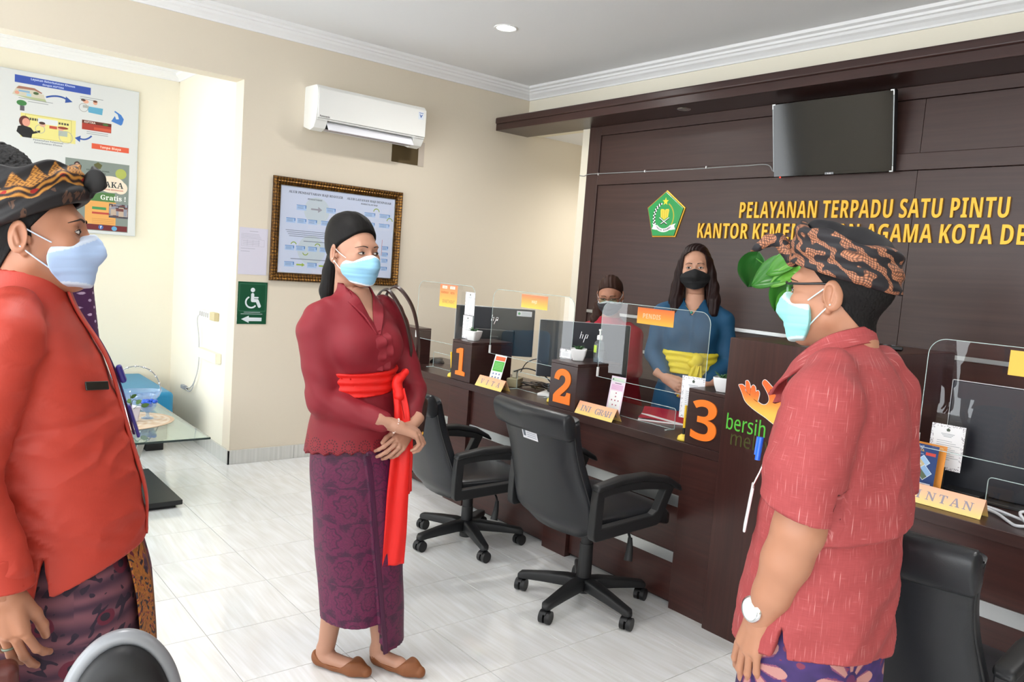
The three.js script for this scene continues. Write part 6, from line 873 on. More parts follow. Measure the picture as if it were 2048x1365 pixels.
// ---------------------------------------------------------------- the woman in crimson (centre)
{
  const P = person('woman in a crimson blouse, red sash and plum sarong wearing a blue face mask', 1.36, -2.52, 6.7);
  const sk = skin(184, 136, 112), HC = [-0.04, 1.538, -0.02], H = headMatrix(HC, 5, 3, 2), Hi = H.clone().invert();
  const rS = [-0.182, 1.3, -0.022], rE = [-0.17, 1.02, 0.035], rW = [0.0, 0.958, 0.235], lS = [0.148, 1.318, -0.02], lE = [0.225, 1.04, 0.03], lW = [0.085, 0.93, 0.2];
  // body under the clothes: torso, arms, legs, feet in one field
  const legs = uni(0.03, chain([-0.075, 0.85, 0, 0.085], [-0.05, 0.45, 0.015, 0.05], [-0.05, 0.3, 0.0, 0.045], [-0.058, 0.09, -0.025, 0.032]), chain([0.09, 0.85, 0.02, 0.085], [0.1, 0.45, 0.06, 0.052], [0.1, 0.3, 0.055, 0.05], [0.105, 0.08, 0.085, 0.032]));
  const feet = uni(0.015, chain([-0.064, 0.06, -0.035, 0.03], [-0.062, 0.035, -0.03, 0.03], [-0.02, 0.028, 0.07, 0.026], [0.0, 0.022, 0.11, 0.02]), chain([0.1, 0.055, 0.075, 0.03], [0.1, 0.035, 0.085, 0.03], [0.13, 0.028, 0.17, 0.026], [0.145, 0.022, 0.21, 0.02]));
  const torso = uni(0.03, column([[0.8, 0.16, 0.13, 0.01, 0.01], [1.0, 0.14, 0.105], [1.1, 0.12, 0.095], [1.22, 0.14, 0.105, -0.01, 0.005], [1.32, 0.145, 0.085, -0.02, -0.012], [1.38, 0.075, 0.062, -0.02, -0.02], [1.42, 0.048, 0.05, -0.025, -0.022]]), el([-0.075, 1.215, 0.07], [0.06, 0.055, 0.05]), el([0.045, 1.215, 0.07], [0.06, 0.055, 0.05]));
  const arms = uni(0.02, chain([...rS, 0.04], [...rE, 0.038], [...rW, 0.023]), chain([...lS, 0.04], [...lE, 0.038], [...lW, 0.023]));
  const bodyF = (x, y, z) => smin(smin(smin(torso(x, y, z), arms(x, y, z), 0.03), legs(x, y, z), 0.04), feet(x, y, z), 0.02);
  const HF = headField({ fem: 1, neckTo: [0.01, -0.185, -0.03] }), head = headGeo(HF, H, 0.0028);
  const fist = [[0.7, 0.95, 0.5], [0.75, 0.95, 0.5], [0.8, 0.95, 0.5], [0.85, 0.9, 0.5]], soft = [[0.55, 0.6, 0.3], [0.6, 0.6, 0.3], [0.65, 0.6, 0.3], [0.7, 0.6, 0.3]];
  const hR = handGeo(1, fist, { k: 0.92, thumb: [0.35, 0.35, 0.2] }, rW, [0.085, -0.035, 0.05], [-0.15, -0.9, -0.35], 0.0028);
  const hL = handGeo(-1, soft, { k: 0.92, thumb: [0.4, 0.3, 0.2] }, lW, [-0.085, -0.06, 0.03], [-0.25, -0.5, -0.75], 0.0028);
  mesh('body', joined(surf(bodyF, [-0.3, 0.0, -0.2], [0.32, 1.44, 0.32], 0.0115), head, hR, hL), sk, P);
  face(P, H, HF, { look: 0.6, open: 0.78, brow: 0.0023, lash: 0.0012 });
  // hair: smooth cap swept back, low ponytail
  const hU = uni(0.03, el([0, 0.034, -0.02], [0.083, 0.099, 0.105]), el([0, 0.085, -0.03], [0.07, 0.06, 0.08])), hT = chain([0, -0.03, -0.1, 0.034], [-0.005, -0.08, -0.115, 0.03], [-0.015, -0.15, -0.115, 0.03], [-0.03, -0.2, -0.1, 0.016]), hairF = (x, y, z) => { let d = hU(x, y, z) + 0.0016 * noise(x * 60 + 4, y * 22, z * 16) + 0.0005 * noise(x * 320, y * 60, z * 40); const line = z * 0.75 - y * 0.66 + 0.004 - 0.02 * x + 6 * Math.max(0, Math.abs(x) - 0.055) ** 2 * 3; d = smax(d, line * 1.0, 0.006); const tail = hT(x, y, z) + 0.0012 * noise(x * 160, y * 12, z * 160); return smin(d, tail, 0.015); };
  mesh('hair', headGeo(hairF, H, 0.0034, [-0.12, -0.23, -0.17], [0.12, 0.17, 0.13]), phys({ specularIntensity: 0.45, color: srgb(13, 10, 9), roughness: 0.6 }), P);
  // mask
  const wht = lin(236, 242, 246), blu = lin(150, 205, 236), mf = maskField();
  const mg = surf(mf, [-0.09, -0.13, 0.0], [0.09, 0.03, 0.15], 0.0026, { color: (x, y, z) => { const ax = Math.abs(x), top = (0.003 - 0.30 * ax - 1.4 * ax * ax) - y, bot = y + 0.108 - 0.16 * ax - 1.2 * ax * ax; return top < 0.006 || bot < 0.005 ? wht : blu; } }).applyMatrix4(H);
  const mask = mesh('face_mask', mg, std({ vertexColors: true, roughness: 0.8 }), P);
  for (const s of [-1, 1]) { mesh('ear_loop', tube([[s * 0.0645, -0.014, 0.04], [s * 0.076, 0.001, 0.018], [s * 0.081, 0.014, 0.0], [s * 0.081, 0.028, -0.014]], 0.0014, 20, 6).applyMatrix4(H), M.white, mask); mesh('ear_loop', tube([[s * 0.059, -0.068, 0.036], [s * 0.073, -0.05, 0.018], [s * 0.08, -0.032, 0.0], [s * 0.083, -0.02, -0.012]], 0.0014, 20, 6).applyMatrix4(H), M.white, mask); }
  mesh('earring', new THREE.SphereGeometry(0.0042, 12, 10).translate(-0.081, -0.03, -0.002).applyMatrix4(H), std({ color: srgb(240, 236, 226), roughness: 0.15 }), P);
  // blouse
  const crim = std({ color: srgb(132, 20, 35), roughness: 0.62, side: THREE.DoubleSide });
  const tr = column([[0.76, 0.214, 0.165, 0.012, 0.012], [0.84, 0.205, 0.158, 0.01, 0.01], [0.92, 0.19, 0.145, 0.005, 0.006], [1.0, 0.165, 0.127], [1.09, 0.143, 0.114, -0.012, 0], [1.16, 0.15, 0.12, -0.015, 0.004], [1.24, 0.162, 0.122, -0.018, 0.005], [1.31, 0.158, 0.102, -0.02, -0.01], [1.36, 0.11, 0.082, -0.022, -0.02], [1.4, 0.068, 0.066, -0.024, -0.024], [1.43, 0.06, 0.062, -0.026, -0.026]]);
  const bust = uni(0.03, el([-0.08, 1.21, 0.078], [0.066, 0.06, 0.055]), el([0.048, 1.21, 0.078], [0.066, 0.06, 0.055]));
  const slv = uni(0.02, chain([-0.13, 1.335, -0.02, 0.045], [-0.165, 1.305, -0.02, 0.055], [rS[0], rS[1] - 0.04, rS[2], 0.06], [rE[0], rE[1], rE[2], 0.053], [mix(rE[0], rW[0], 0.8), mix(rE[1], rW[1], 0.8), mix(rE[2], rW[2], 0.8), 0.038]), chain([0.1, 1.35, -0.02, 0.045], [0.13, 1.322, -0.02, 0.055], [lS[0] + 0.005, lS[1] - 0.04, lS[2], 0.058], [lE[0], lE[1], lE[2], 0.052], [mix(lE[0], lW[0], 0.72), mix(lE[1], lW[1], 0.72), mix(lE[2], lW[2], 0.72), 0.04]));
  const hemY = (a) => 0.828 + 0.02 * Math.cos(a) + 0.012 * Math.abs(Math.sin(a * 13));
  const blouseF = (x, y, z) => {
    const a = Math.atan2(x - 0.01, z); let d = smin(tr(x, y, z), bust(x, y, z), 0.045); const s = slv(x, y, z); d = smin(d, s, 0.035);
    d += 0.0022 * Math.sin(y * 70 + x * 25) * sstep(1.0, 1.06, y) * sstep(1.2, 1.12, y) + 0.0018 * Math.sin((x + z) * 60 + y * 90) * sstep(0.09, 0.02, Math.abs(y - 1.04)) - 0.002 * sstep(0.9, 0.84, y);
    if (y > 1.25 && z > -0.02) { const w = (y - 1.262) * 0.40; const v = Math.max(Math.abs(x + 0.014) - w, 1.262 - y); d = smax(d, -v, 0.006); }
    return Math.max(d, s > 0.02 ? hemY(a) - y : -1);
  };
  const bg = surf(blouseF, [-0.29, 0.78, -0.22], [0.32, 1.45, 0.31], 0.0072, { uv: (x, y, z) => { const a = Math.atan2(x - 0.01, z) + PI; return [a * 0.19, y, 2 * PI * 0.19]; } });
  // eyelet lace along the hem is a printed/punched pattern of small dark holes
  const lace = ptex(512, 512, (u, v) => { const y = 0.76 + v * 0.16, x = u * 0.1194; const k = 6.2832 * u * 1; let t = 0; const cx = (u * 2) % 1 - 0.5, cy = (y - 0.872) / 0.06; const r = Math.hypot(cx, cy); if (y < 0.93) { if (Math.abs(r - 0.36) < 0.04 && Math.sin(Math.atan2(cy, cx) * 14) > 0.2) t = 1; if (Math.abs(r - 0.2) < 0.035 && Math.sin(Math.atan2(cy, cx) * 9) > 0.1) t = 1; if (y < 0.862 && Math.sin(u * 6.2832 * 11) * Math.sin((y - 0.8) * 900) > 0.62) t = 1; } return t ? [70, 10, 20] : [132, 20, 35]; });
  lace.wrapT = THREE.ClampToEdgeWrapping; lace.repeat.set(1 / 0.1194, 1 / 0.16); lace.offset.set(0, -0.76 / 0.16);
  const blouse = mesh('blouse', bg, std({ map: lace, roughness: 0.62, side: THREE.DoubleSide }), P);
  // shawl collar edges and ruffled front
  mesh('collar', strip([[-0.014, 1.262, 0.118], [-0.04, 1.32, 0.083], [-0.07, 1.375, 0.04], [-0.084, 1.405, -0.02], [-0.06, 1.42, -0.07], [-0.02, 1.425, -0.092], [0.02, 1.42, -0.07], [0.042, 1.405, -0.02], [0.03, 1.375, 0.04], [0.008, 1.32, 0.083], [-0.014, 1.262, 0.118]], [0.02, 0.038, 0.042, 0.04, 0.036, 0.036, 0.036, 0.04, 0.042, 0.038, 0.02], [[-0.8, 0.2, 0.2], [-0.8, 0.3, 0.3], [-0.6, -0.7, 0.3], [-0.5, -0.8, 0], [-0.3, -0.9, -0.2], [0, -0.9, -0.3], [0.3, -0.9, -0.2], [0.5, -0.8, 0], [0.6, -0.7, 0.3], [0.8, 0.3, 0.3], [0.8, 0.2, 0.2]], 0.006, 90), crim, blouse);
  for (const [o, ph] of [[0.0, 0], [0.028, 1.6]]) mesh('ruffle', strip([[-0.02 + o, 1.275, 0.118], [-0.012 + o, 1.23, 0.142], [-0.008 + o, 1.18, 0.134], [-0.006 + o, 1.135, 0.124]], [0.03, 0.04, 0.04, 0.03], [[1, 0, 0.25]], 0.003, 50, (t, u) => 0.007 * Math.sin(t * 17 + ph) * (u + 0.5) + 0.003), crim, blouse);
  // sash with knot and tails
  const red = std({ color: srgb(232, 26, 18), roughness: 0.55 });
  const sashF = (x, y, z) => { const a = Math.atan2(x, z), yc = y - 1.092 - 0.012 * Math.sin(a * 1.0 - 0.4), d = tr(x, y, z); return smax(Math.abs(d - 0.004) - 0.0065 - 0.003 * Math.sin(yc * 230 + Math.sin(a * 2) * 1.2), Math.abs(yc) - 0.042, 0.006); };
  const sash = mesh('sash', surf(sashF, [-0.2, 1.02, -0.16], [0.19, 1.17, 0.17], 0.006), red, P);
  mesh('knot', surf(uni(0.007, el([0.07, 1.09, 0.134], [0.024, 0.034, 0.018], [0, 30, -30]), el([0.086, 1.108, 0.134], [0.034, 0.013, 0.014], [0, 25, 28]), el([0.07, 1.078, 0.142], [0.014, 0.03, 0.012], [0, 0, 35]), chain([0.09, 1.112, 0.132, 0.012], [0.112, 1.124, 0.124, 0.011], [0.13, 1.118, 0.114, 0.004]), chain([0.066, 1.075, 0.145, 0.014], [0.066, 1.045, 0.152, 0.02])), [0.0, 0.99, 0.06], [0.16, 1.16, 0.2], 0.0034), red, sash);
  mesh('sash_tail', strip([[0.065, 1.07, 0.15], [0.068, 0.98, 0.175], [0.06, 0.86, 0.19], [0.055, 0.7, 0.195], [0.06, 0.55, 0.19], [0.062, 0.432, 0.185]], [0.04, 0.055, 0.07, 0.082, 0.086, 0.084], [[0.85, 0, 0.3]], 0.005, 60, (t, u) => 0.005 * Math.sin(u * 9 + t * 4)), red, sash);
  mesh('sash_tail', strip([[0.075, 1.06, 0.14], [0.1, 0.95, 0.17], [0.112, 0.8, 0.175], [0.118, 0.68, 0.165]], [0.04, 0.05, 0.06, 0.075], [[0.7, 0, -0.4]], 0.005, 40, (t, u) => 0.008 * Math.sin(u * 14 + t * 3)), red, sash);
  // sarong
  const dam = ptex(768, 768, (u, v) => { const wx = 0.05 * tnoise(u, v, 7, 7, 3), wy = 0.05 * tnoise(u, v, 7, 7, 8), U = u + wx, W = v + wy, X = fr(U * 3 + 0.5 * (((Math.floor(W * 3) % 2) + 2) % 2)) - 0.5, Y = fr(W * 3) - 0.5, r = Math.hypot(X * 1.05, Y), a = Math.atan2(Y, X), n = tnoise(u, v, 50, 50, 4), m = tnoise(u, v, 18, 18, 12); let t = 0.12 + 0.25 * Math.max(0, m); if (Math.abs(r - 0.31 - 0.04 * Math.sin(a * 7) - 0.03 * m) < 0.03) t = 0.8; if (Math.abs(r - 0.17 - 0.04 * Math.sin(a * 5 + 1)) < 0.022) t = 0.55; if (Math.abs(X) + Math.abs(Y) > 0.72 + 0.2 * n) t = 0.9; if (Math.abs(Math.sin(U * 60) * Math.sin(W * 60)) < 0.06) t += 0.2; t = clamp((t + n * 0.35) * 0.8); return [mix(106, 54, t), mix(24, 16, t), mix(68, 48, t)]; }, { rep: [1 / 0.36, 1 / 0.36] });
  const xl = (y) => mix(0.05, -0.06, clamp((y - 0.1) / 0.75));
  const skirtC = column([[0.03, 0.148, 0.135, 0.052, 0.04], [0.2, 0.15, 0.135, 0.045, 0.035], [0.4, 0.16, 0.14, 0.03, 0.025], [0.6, 0.175, 0.147, 0.02, 0.015], [0.78, 0.185, 0.15, 0.012, 0.01], [0.92, 0.165, 0.13, 0.005, 0.006], [1.02, 0.13, 0.1]]);
  const skirtF = (x, y, z) => { const a = Math.atan2(x - 0.03, z - 0.02), e = x - xl(y), front = z > 0.03; let d = skirtC(x, y, z) + 0.004 * Math.sin(a * 5 + y * 7) * sstep(0.9, 0.5, y) + 0.004 * Math.sin(y * 26 + x * 20 + 1) * sstep(0.7, 0.4, y) * (e < 0 && front ? 1 : 0.3); if (front) d -= 0.013 * sstep(-0.004, 0.004, e); const hem = front && e > 0 ? 0.1 + 0.02 * Math.max(0, x - 0.06) : 0.205 - 0.08 * sstep(0.06, 0.2, x); d = Math.max(d, hem - y); return smax(d, -(skirtC(x, y, z) + 0.02 + (y > 0.3 ? 1 : 0)), 0.004); };
  const sarong = mesh('sarong', surf(skirtF, [-0.22, 0.03, -0.2], [0.28, 0.98, 0.24], 0.0072, { uv: around(0.03, 0.02, 0.19) }), std({ map: dam, roughness: 0.55 }), P);
  { const pts = []; for (let i = 0; i <= 24; i++) { const y = mix(0.84, 0.1, i / 24), x = xl(y) + 0.004; let z = 0.25; for (let k = 0; k < 40; k++) { const q = skirtC(x, y, z) - 0.012; if (q < 0.0004) break; z -= q * 0.8; } pts.push([x, y, z]); } mesh('wrap_edge', strip(pts, [0.016, 0.018], [[1, 0, 0.1]], 0.006, 60), std({ color: srgb(72, 18, 54), roughness: 0.5 }), sarong); }
  // shoes
  const shoeM = std({ color: srgb(132, 78, 42), roughness: 0.6 });
  const shoe = (h, t) => { const F = uni(0.02, chain([h[0], 0.034, h[1], 0.036], [mix(h[0], t[0], 0.35), 0.03, mix(h[1], t[1], 0.35), 0.036], [mix(h[0], t[0], 0.75), 0.026, mix(h[1], t[1], 0.75), 0.038], [t[0], 0.02, t[1], 0.022])), dx = t[0] - h[0], dz = t[1] - h[1], l = Math.hypot(dx, dz); return surf((x, y, z) => { const s = ((x - h[0]) * dx + (z - h[1]) * dz) / (l * l); let d = F(x, y, z); d = smax(d, 0.004 - y, 0.004); const cut = y - (0.052 - 0.026 * sstep(-0.1, 0.2, s) + 0.03 * sstep(0.5, 0.75, s)); return smax(d, cut, 0.004); }, [Math.min(h[0], t[0]) - 0.06, -0.004, Math.min(h[1], t[1]) - 0.06], [Math.max(h[0], t[0]) + 0.06, 0.08, Math.max(h[1], t[1]) + 0.06], 0.004); };
  mesh('shoe', shoe([-0.068, -0.045], [0.012, 0.128]), shoeM, P); mesh('shoe', shoe([0.103, 0.085], [0.165, 0.25]), shoeM, P);
  // bracelet, ring
  mesh('bracelet', (() => { const b = []; for (let i = 0; i < 16; i++) { const a = i / 16 * 2 * PI; b.push(new THREE.SphereGeometry(0.0032, 8, 6).translate(Math.cos(a) * 0.026, 0, Math.sin(a) * 0.025)); } return mergeGeometries(b).applyMatrix4(handMatrix([0.0, 0.958, 0.233], [0.085, -0.035, 0.05], [-0.15, -0.9, -0.35])); })(), std({ color: srgb(232, 210, 200), roughness: 0.2 }), P);
  mesh('finger_ring', new THREE.TorusGeometry(0.0085, 0.0016, 8, 20).rotateX(PI / 2).translate(0.0255, 0.1, 0.006).applyMatrix4(handMatrix(rW, [0.085, -0.035, 0.05], [-0.15, -0.9, -0.35])), M.gold, P);
}
// her shoulder bag
{
  const b = thing('shoulder_bag', 'dark brown leather shoulder bag hanging behind the arm of the woman in crimson', 'bag', [1.36, 0, -2.52], rad(6.7));
  const m = std({ color: srgb(62, 38, 32), roughness: 0.4 });
  mesh('body', new RoundedBoxGeometry(0.13, 0.22, 0.27, 4, 0.03).rotateX(0.12).translate(0.255, 0.91, -0.11), m, b);
  mesh('strap', strip([[0.24, 1.02, -0.03], [0.19, 1.18, 0.055], [0.135, 1.33, 0.06], [0.105, 1.412, 0.0], [0.12, 1.38, -0.08], [0.2, 1.2, -0.13], [0.25, 1.02, -0.16]], [0.022, 0.022], [[0.7, 0.2, -0.5]], 0.006, 60), m, b);
  mesh('strap', strip([[0.265, 1.02, -0.02], [0.235, 1.2, 0.04], [0.185, 1.36, 0.045], [0.15, 1.425, -0.005], [0.16, 1.39, -0.08], [0.23, 1.2, -0.13], [0.27, 1.02, -0.16]], [0.022, 0.022], [[0.7, 0.2, -0.5]], 0.006, 60), m, b);
}
// ---------------------------------------------------------------- shared parts of the men and women
const maskOn = (P, H, col, band = col, s = 0.0026) => {
  const wht = lin(...band), c0 = lin(...col), mf = maskField();
  const g = surf(mf, [-0.09, -0.13, 0.0], [0.09, 0.03, 0.15], s, { color: (x, y) => { const ax = Math.abs(x), top = (0.003 - 0.30 * ax - 1.4 * ax * ax) - y, bot = y + 0.108 - 0.16 * ax - 1.2 * ax * ax; return top < 0.006 || bot < 0.005 ? wht : c0; } }).applyMatrix4(H);
  const m = mesh('face_mask', g, std({ vertexColors: true, roughness: 0.85 }), P), lm = std({ color: srgb(...band), roughness: 0.7 });
  for (const s2 of [-1, 1]) { mesh('ear_loop', tube([[s2 * 0.0655, -0.014, 0.04], [s2 * 0.077, 0.001, 0.018], [s2 * 0.083, 0.014, 0.0], [s2 * 0.082, 0.026, -0.012]], 0.0016, 20, 6).applyMatrix4(H), lm, m); mesh('ear_loop', tube([[s2 * 0.06, -0.068, 0.036], [s2 * 0.074, -0.05, 0.018], [s2 * 0.0815, -0.032, 0.0], [s2 * 0.084, -0.02, -0.012]], 0.0016, 20, 6).applyMatrix4(H), lm, m); }
  return m;
};
const shortHair = (P, H, seed = 0, opt = {}, burn = 0.002) => { const U0 = headField({ ...opt, ears: false }); const F = (x, y, z) => { const d = U0(x, y, z) - 0.0042 + 0.0009 * noise(x * 320, y * 120, z * 320 + seed); const cut = Math.max(z - burn - 0.95 * Math.max(0, y - 0.016), -(y + 0.012 + Math.min(0.095, Math.max(0, -z - 0.02) * 1.3))); return smax(d, cut, 0.004); }; return mesh('hair', headGeo(F, H, 0.0034), phys({ color: srgb(15, 13, 13), roughness: 0.75, specularIntensity: 0.5 }), P); };
// head cloth: a wrapped band that leaves the crown open, with a knot or a curled tip in front
function headCloth(P, H, map, { slope = 0.36, low = 0.008, top = 0.125, topSlope = 0.12, flare = 0.006, crown, tips = [] } = {}) {
  const base = column([[-0.06, 0.083, 0.104, 0, -0.014], [0.0, 0.086, 0.109, 0, -0.012], [0.05, 0.0875 + flare * 0.5, 0.112, 0, -0.01], [0.1, 0.084 + flare, 0.108, 0, -0.01], [0.15, 0.076 + flare, 0.1, 0, -0.012], [0.2, 0.06 + flare, 0.085, 0, -0.012]]);
  const F = (x, y, z) => { const a = Math.atan2(x, z), w = y - slope * z; let d = base(x, y, z) - 0.003 * Math.sin(w * 170 + Math.sin(a * 2) * 1.4) - 0.004 * sstep(0.03, 0.045, w + 0.012 * Math.sin(a * 1.5)); d = Math.max(d, -(base(x, y, z) + 0.017)); return smax(smax(d, low - w, 0.005), y - (top + topSlope * z + 0.006 * Math.sin(a * 5)), 0.006); };
  const m = std({ map, roughness: 0.62 }), uvf = (x, y, z) => [(Math.atan2(x, z) + PI) * 0.1, y - slope * z + 0.058 - low, 2 * PI * 0.1];
  const hat = mesh('head_cloth', surf(F, [-0.12, -0.11, -0.15], [0.12, 0.19, 0.13], 0.0036, { uv: uvf }).applyMatrix4(H), m, P);
  if (crown) mesh('crown_cloth', surf(crown, [-0.12, 0.02, -0.15], [0.12, 0.2, 0.12], 0.004, { uv: uvf }).applyMatrix4(H), std({ color: srgb(18, 17, 22), roughness: 0.7 }), hat);
  for (const [n, f, lo, hi, mat] of tips) mesh(n, surf(f, lo, hi, 0.003, { uv: (x, y, z) => [x + z, y + 0.05] }).applyMatrix4(H), mat ?? m, hat);
  return hat;
}

const goldBatik = ptex(2048, 256, (u, v) => { // u round the head, v = height above the lower edge (0.25 m)
  const y = v * 0.25, n = noise(u * 60, v * 14, 3), tri = Math.abs(fr(u * 15) - 0.5) * 2, low = 0.094 + 0.008 * Math.sin(u * 6.283 * 6), edge = 0.122 + 0.026 * (1 - tri) + 0.002 * n;
  if (y > low && y < edge) { const band = (y - low) / 0.03, ln = Math.sin(band * 16 + Math.sin(u * 6.283 * 15) * 1.6), cur = Math.sin(u * 6.283 * 60 + Math.sin(y * 600) * 1.5) * Math.sin(y * 1300 + u * 40); const t = clamp((band < 0.75 ? 0.45 + ln * 0.6 : 0.6 + cur * 0.6) + n * 0.25); if (t < 0.16) return [44, 26, 18]; if (Math.hypot((fr(u * 11 + 0.3) - 0.5) * 2.4, (y - low - 0.012) * 90) < 0.34) return [164, 36, 28]; if (edge - y < 0.0022) return [92, 58, 24]; return [mix(104, 198, t), mix(62, 138, t), mix(26, 58, t)]; }
  const q = noise(u * 38, v * 9, 11), q2 = noise(u * 90, v * 24, 5); if (y < 0.094 && q > 0.3 && q2 > -0.1) return [88, 62, 48]; return [25, 23, 25];
}, { rep: [1 / 0.6283, 4] });
const brownBatik = ptex(2048, 512, (u, v) => { const y = v * 0.25, w = noise(u * 13, y * 30, 2) * 1.3 + noise(u * 30, y * 60, 7) * 0.7, b = Math.sin(u * 58 + y * 130 + w * 4.0), net = Math.abs(Math.sin(u * 420 + w * 5)) * Math.abs(Math.sin(y * 640 + w * 5 + u * 60)), g = noise(u * 120, y * 160, 9); if (b < -0.12) return [22, 19, 25]; if (b < 0.05) return [52, 31, 24]; const t = clamp(0.1 + net * 1.1 + g * 0.35 + w * 0.12); return [mix(70, 190, t), mix(42, 126, t), mix(32, 90, t)]; }, { rep: [1 / 0.6283, 4] });

// ---------------------------------------------------------------- the man in orange-red (left)
{
  const P = person('man in an orange-red shirt and gold batik head cloth wearing a pale blue mask', 0.235, -1.86, 74);
  const sk = skin(172, 118, 90), H = headMatrix([0, 1.519, 0.016], -3, -6, -2), HF = headField({ neckTo: [0, -0.17, -0.035] });
  const rS = [-0.175, 1.35, -0.005], rE = [-0.232, 1.08, -0.06], rW = [-0.248, 0.875, 0.012], lS = [0.175, 1.35, -0.005], lE = [0.235, 1.08, -0.02], lW = [0.235, 0.85, 0.08];
  const torso = uni(0.04, column([[0.75, 0.15, 0.13, 0, 0.04], [0.95, 0.15, 0.14, 0, 0.045], [1.15, 0.14, 0.12, 0, 0.02], [1.3, 0.15, 0.1, 0, 0], [1.38, 0.08, 0.06], [1.45, 0.05, 0.05, 0, -0.005]]));
  const arms = uni(0.02, chain([...rS, 0.045], [...rE, 0.038], [...rW, 0.027]), chain([...lS, 0.045], [...lE, 0.038], [...lW, 0.027]));
  const legs = uni(0.02, chain([-0.09, 0.8, 0.03, 0.085], [-0.1, 0.48, 0.04, 0.055], [-0.1, 0.09, 0.0, 0.036], [-0.1, 0.035, 0.1, 0.03]), chain([0.09, 0.8, 0.03, 0.085], [0.1, 0.48, 0.05, 0.055], [0.1, 0.09, 0.02, 0.036], [0.1, 0.035, 0.12, 0.03]));
  const c = [[0.5, 0.35, 0.2], [0.35, 0.3, 0.2], [0.35, 0.35, 0.2], [0.4, 0.4, 0.25]], dir = [0.0, -0.98, 0.12], palm = [0.95, 0.1, 0.3];
  mesh('body', joined(surf((x, y, z) => smin(smin(torso(x, y, z), arms(x, y, z), 0.03), legs(x, y, z), 0.03), [-0.3, 0, -0.18], [0.3, 1.46, 0.3], 0.012), headGeo(HF, H, 0.0028), handGeo(1, c, { thumb: [0.28, 0.5, 0.15] }, rW, dir, palm), handGeo(-1, c, {}, lW, [0.0, -0.9, 0.3], [-0.9, 0, 0.3], 0.004)), sk, P);
  face(P, H, HF, { look: 0.2, open: 0.8, brow: 0.003, lash: 0.0009 });
  shortHair(P, H, 3, { neckTo: [0, -0.17, -0.035] }, 0.008);
  mesh('hair', headGeo(((E0) => (x, y, z) => E0(x, y, z) + 0.003 * noise(x * 160, y * 160, z * 160) + 0.012 * (y < 0.12 ? 1 : 0))(el([0, 0.09, -0.01], [0.076, 0.078, 0.09])), H, 0.004), std({ color: srgb(17, 15, 15), roughness: 0.8 }), P);
  headCloth(P, H, goldBatik, { slope: 0.38, low: 0.034, top: 0.136, topSlope: 0.1, tips: [['front_knot', uni(0.004, el([0.0, 0.116, 0.108], [0.018, 0.026, 0.012], [35, 0, 0]), el([0.006, 0.122, 0.124], [0.018, 0.024, 0.009], [-25, 0, 15]), el([-0.012, 0.112, 0.12], [0.008, 0.024, 0.02], [10, 0, 10]), el([0.004, 0.1, 0.121], [0.016, 0.009, 0.019], [-20, 0, 20]), rc([0, 0.095, 0.11], [0, 0.082, 0.106], 0.01, 0.006)), [-0.06, 0.02, 0.07], [0.06, 0.16, 0.18], std({ color: srgb(18, 17, 18), roughness: 0.6 })]] });
  maskOn(P, H, [176, 200, 236], [214, 226, 244]);
  // shirt
  const cl = std({ color: srgb(184, 58, 42), roughness: 0.6, side: THREE.DoubleSide });
  const tr = column([[0.79, 0.2, 0.175, 0, 0.062], [0.88, 0.196, 0.178, 0, 0.06], [0.96, 0.192, 0.176, 0, 0.055], [1.06, 0.187, 0.165, 0, 0.045], [1.18, 0.184, 0.148, 0, 0.03], [1.28, 0.18, 0.127, 0, 0.015], [1.34, 0.155, 0.105, 0, 0.005], [1.385, 0.105, 0.085, 0, 0.0], [1.415, 0.068, 0.07, 0, 0.003], [1.452, 0.062, 0.066, 0, 0.006]]);
  const slv = uni(0.02, chain([-0.12, 1.375, 0, 0.05], [rS[0], rS[1] - 0.02, rS[2], 0.066], [rE[0], rE[1], rE[2], 0.06], [rW[0], rW[1] + 0.045, rW[2], 0.048]), chain([0.12, 1.375, 0, 0.05], [lS[0], lS[1] - 0.02, lS[2], 0.066], [...lE, 0.06], [lW[0], lW[1] + 0.045, lW[2], 0.048]));
  const F = (x, y, z) => {
    const a = Math.atan2(x, z - 0.05); let d = tr(x, y, z); const near = sstep(0.0, -0.12, x);
    { const f = noise(x * 5 + z * 7, y * 15 - z * 6, 2.5), f2 = noise(x * 11 - z * 9, y * 26 + z * 12, 7.1); d += (0.011 * (Math.abs(f) - 0.2) + 0.006 * (Math.abs(f2) - 0.2)) * sstep(0.84, 0.95, y) * sstep(1.34, 1.18, y); } d += 0.006 * Math.exp(-(((y - 1.165 - 0.2 * (z - 0.12)) / 0.012) ** 2)) * near;
    let s = slv(x, y, z); s += 0.009 * (Math.abs(noise(x * 9, y * 17, z * 9 + 3)) - 0.2); d = smin(d, s, 0.022);
    if (y < 0.91 && s > 0.05) d = smax(d, -(d + 0.016), 0.003);
    const hem = 0.822 + 0.06 * sstep(0.02, 0.24, z), dz = z - 0.065; if (x < 0 && y < 0.93) d = smax(d, -(Math.abs(dz) - (0.915 - y) * 0.16), 0.003);
    if (y < 0.98 && s > 0.03) d = smax(d, hem - y, 0.003);
    if (s <= 0.03) d = smax(d, rW[1] + 0.015 - y, 0.003);
    return d;
  };
  const weave = ptex(256, 256, (u, v) => 128 + 60 * tnoise(u, v, 80, 20, 3) + 30 * tnoise(u, v, 20, 90, 5), { data: true, rep: [6, 6] });
  const shirt = mesh('shirt', surf(F, [-0.34, 0.79, -0.2], [0.34, 1.46, 0.27], 0.0072, { uv: around(0, 0.03, 0.18) }), std({ color: srgb(184, 58, 42), roughness: 0.58, side: THREE.DoubleSide, bumpMap: weave, bumpScale: 0.0003 }), P);
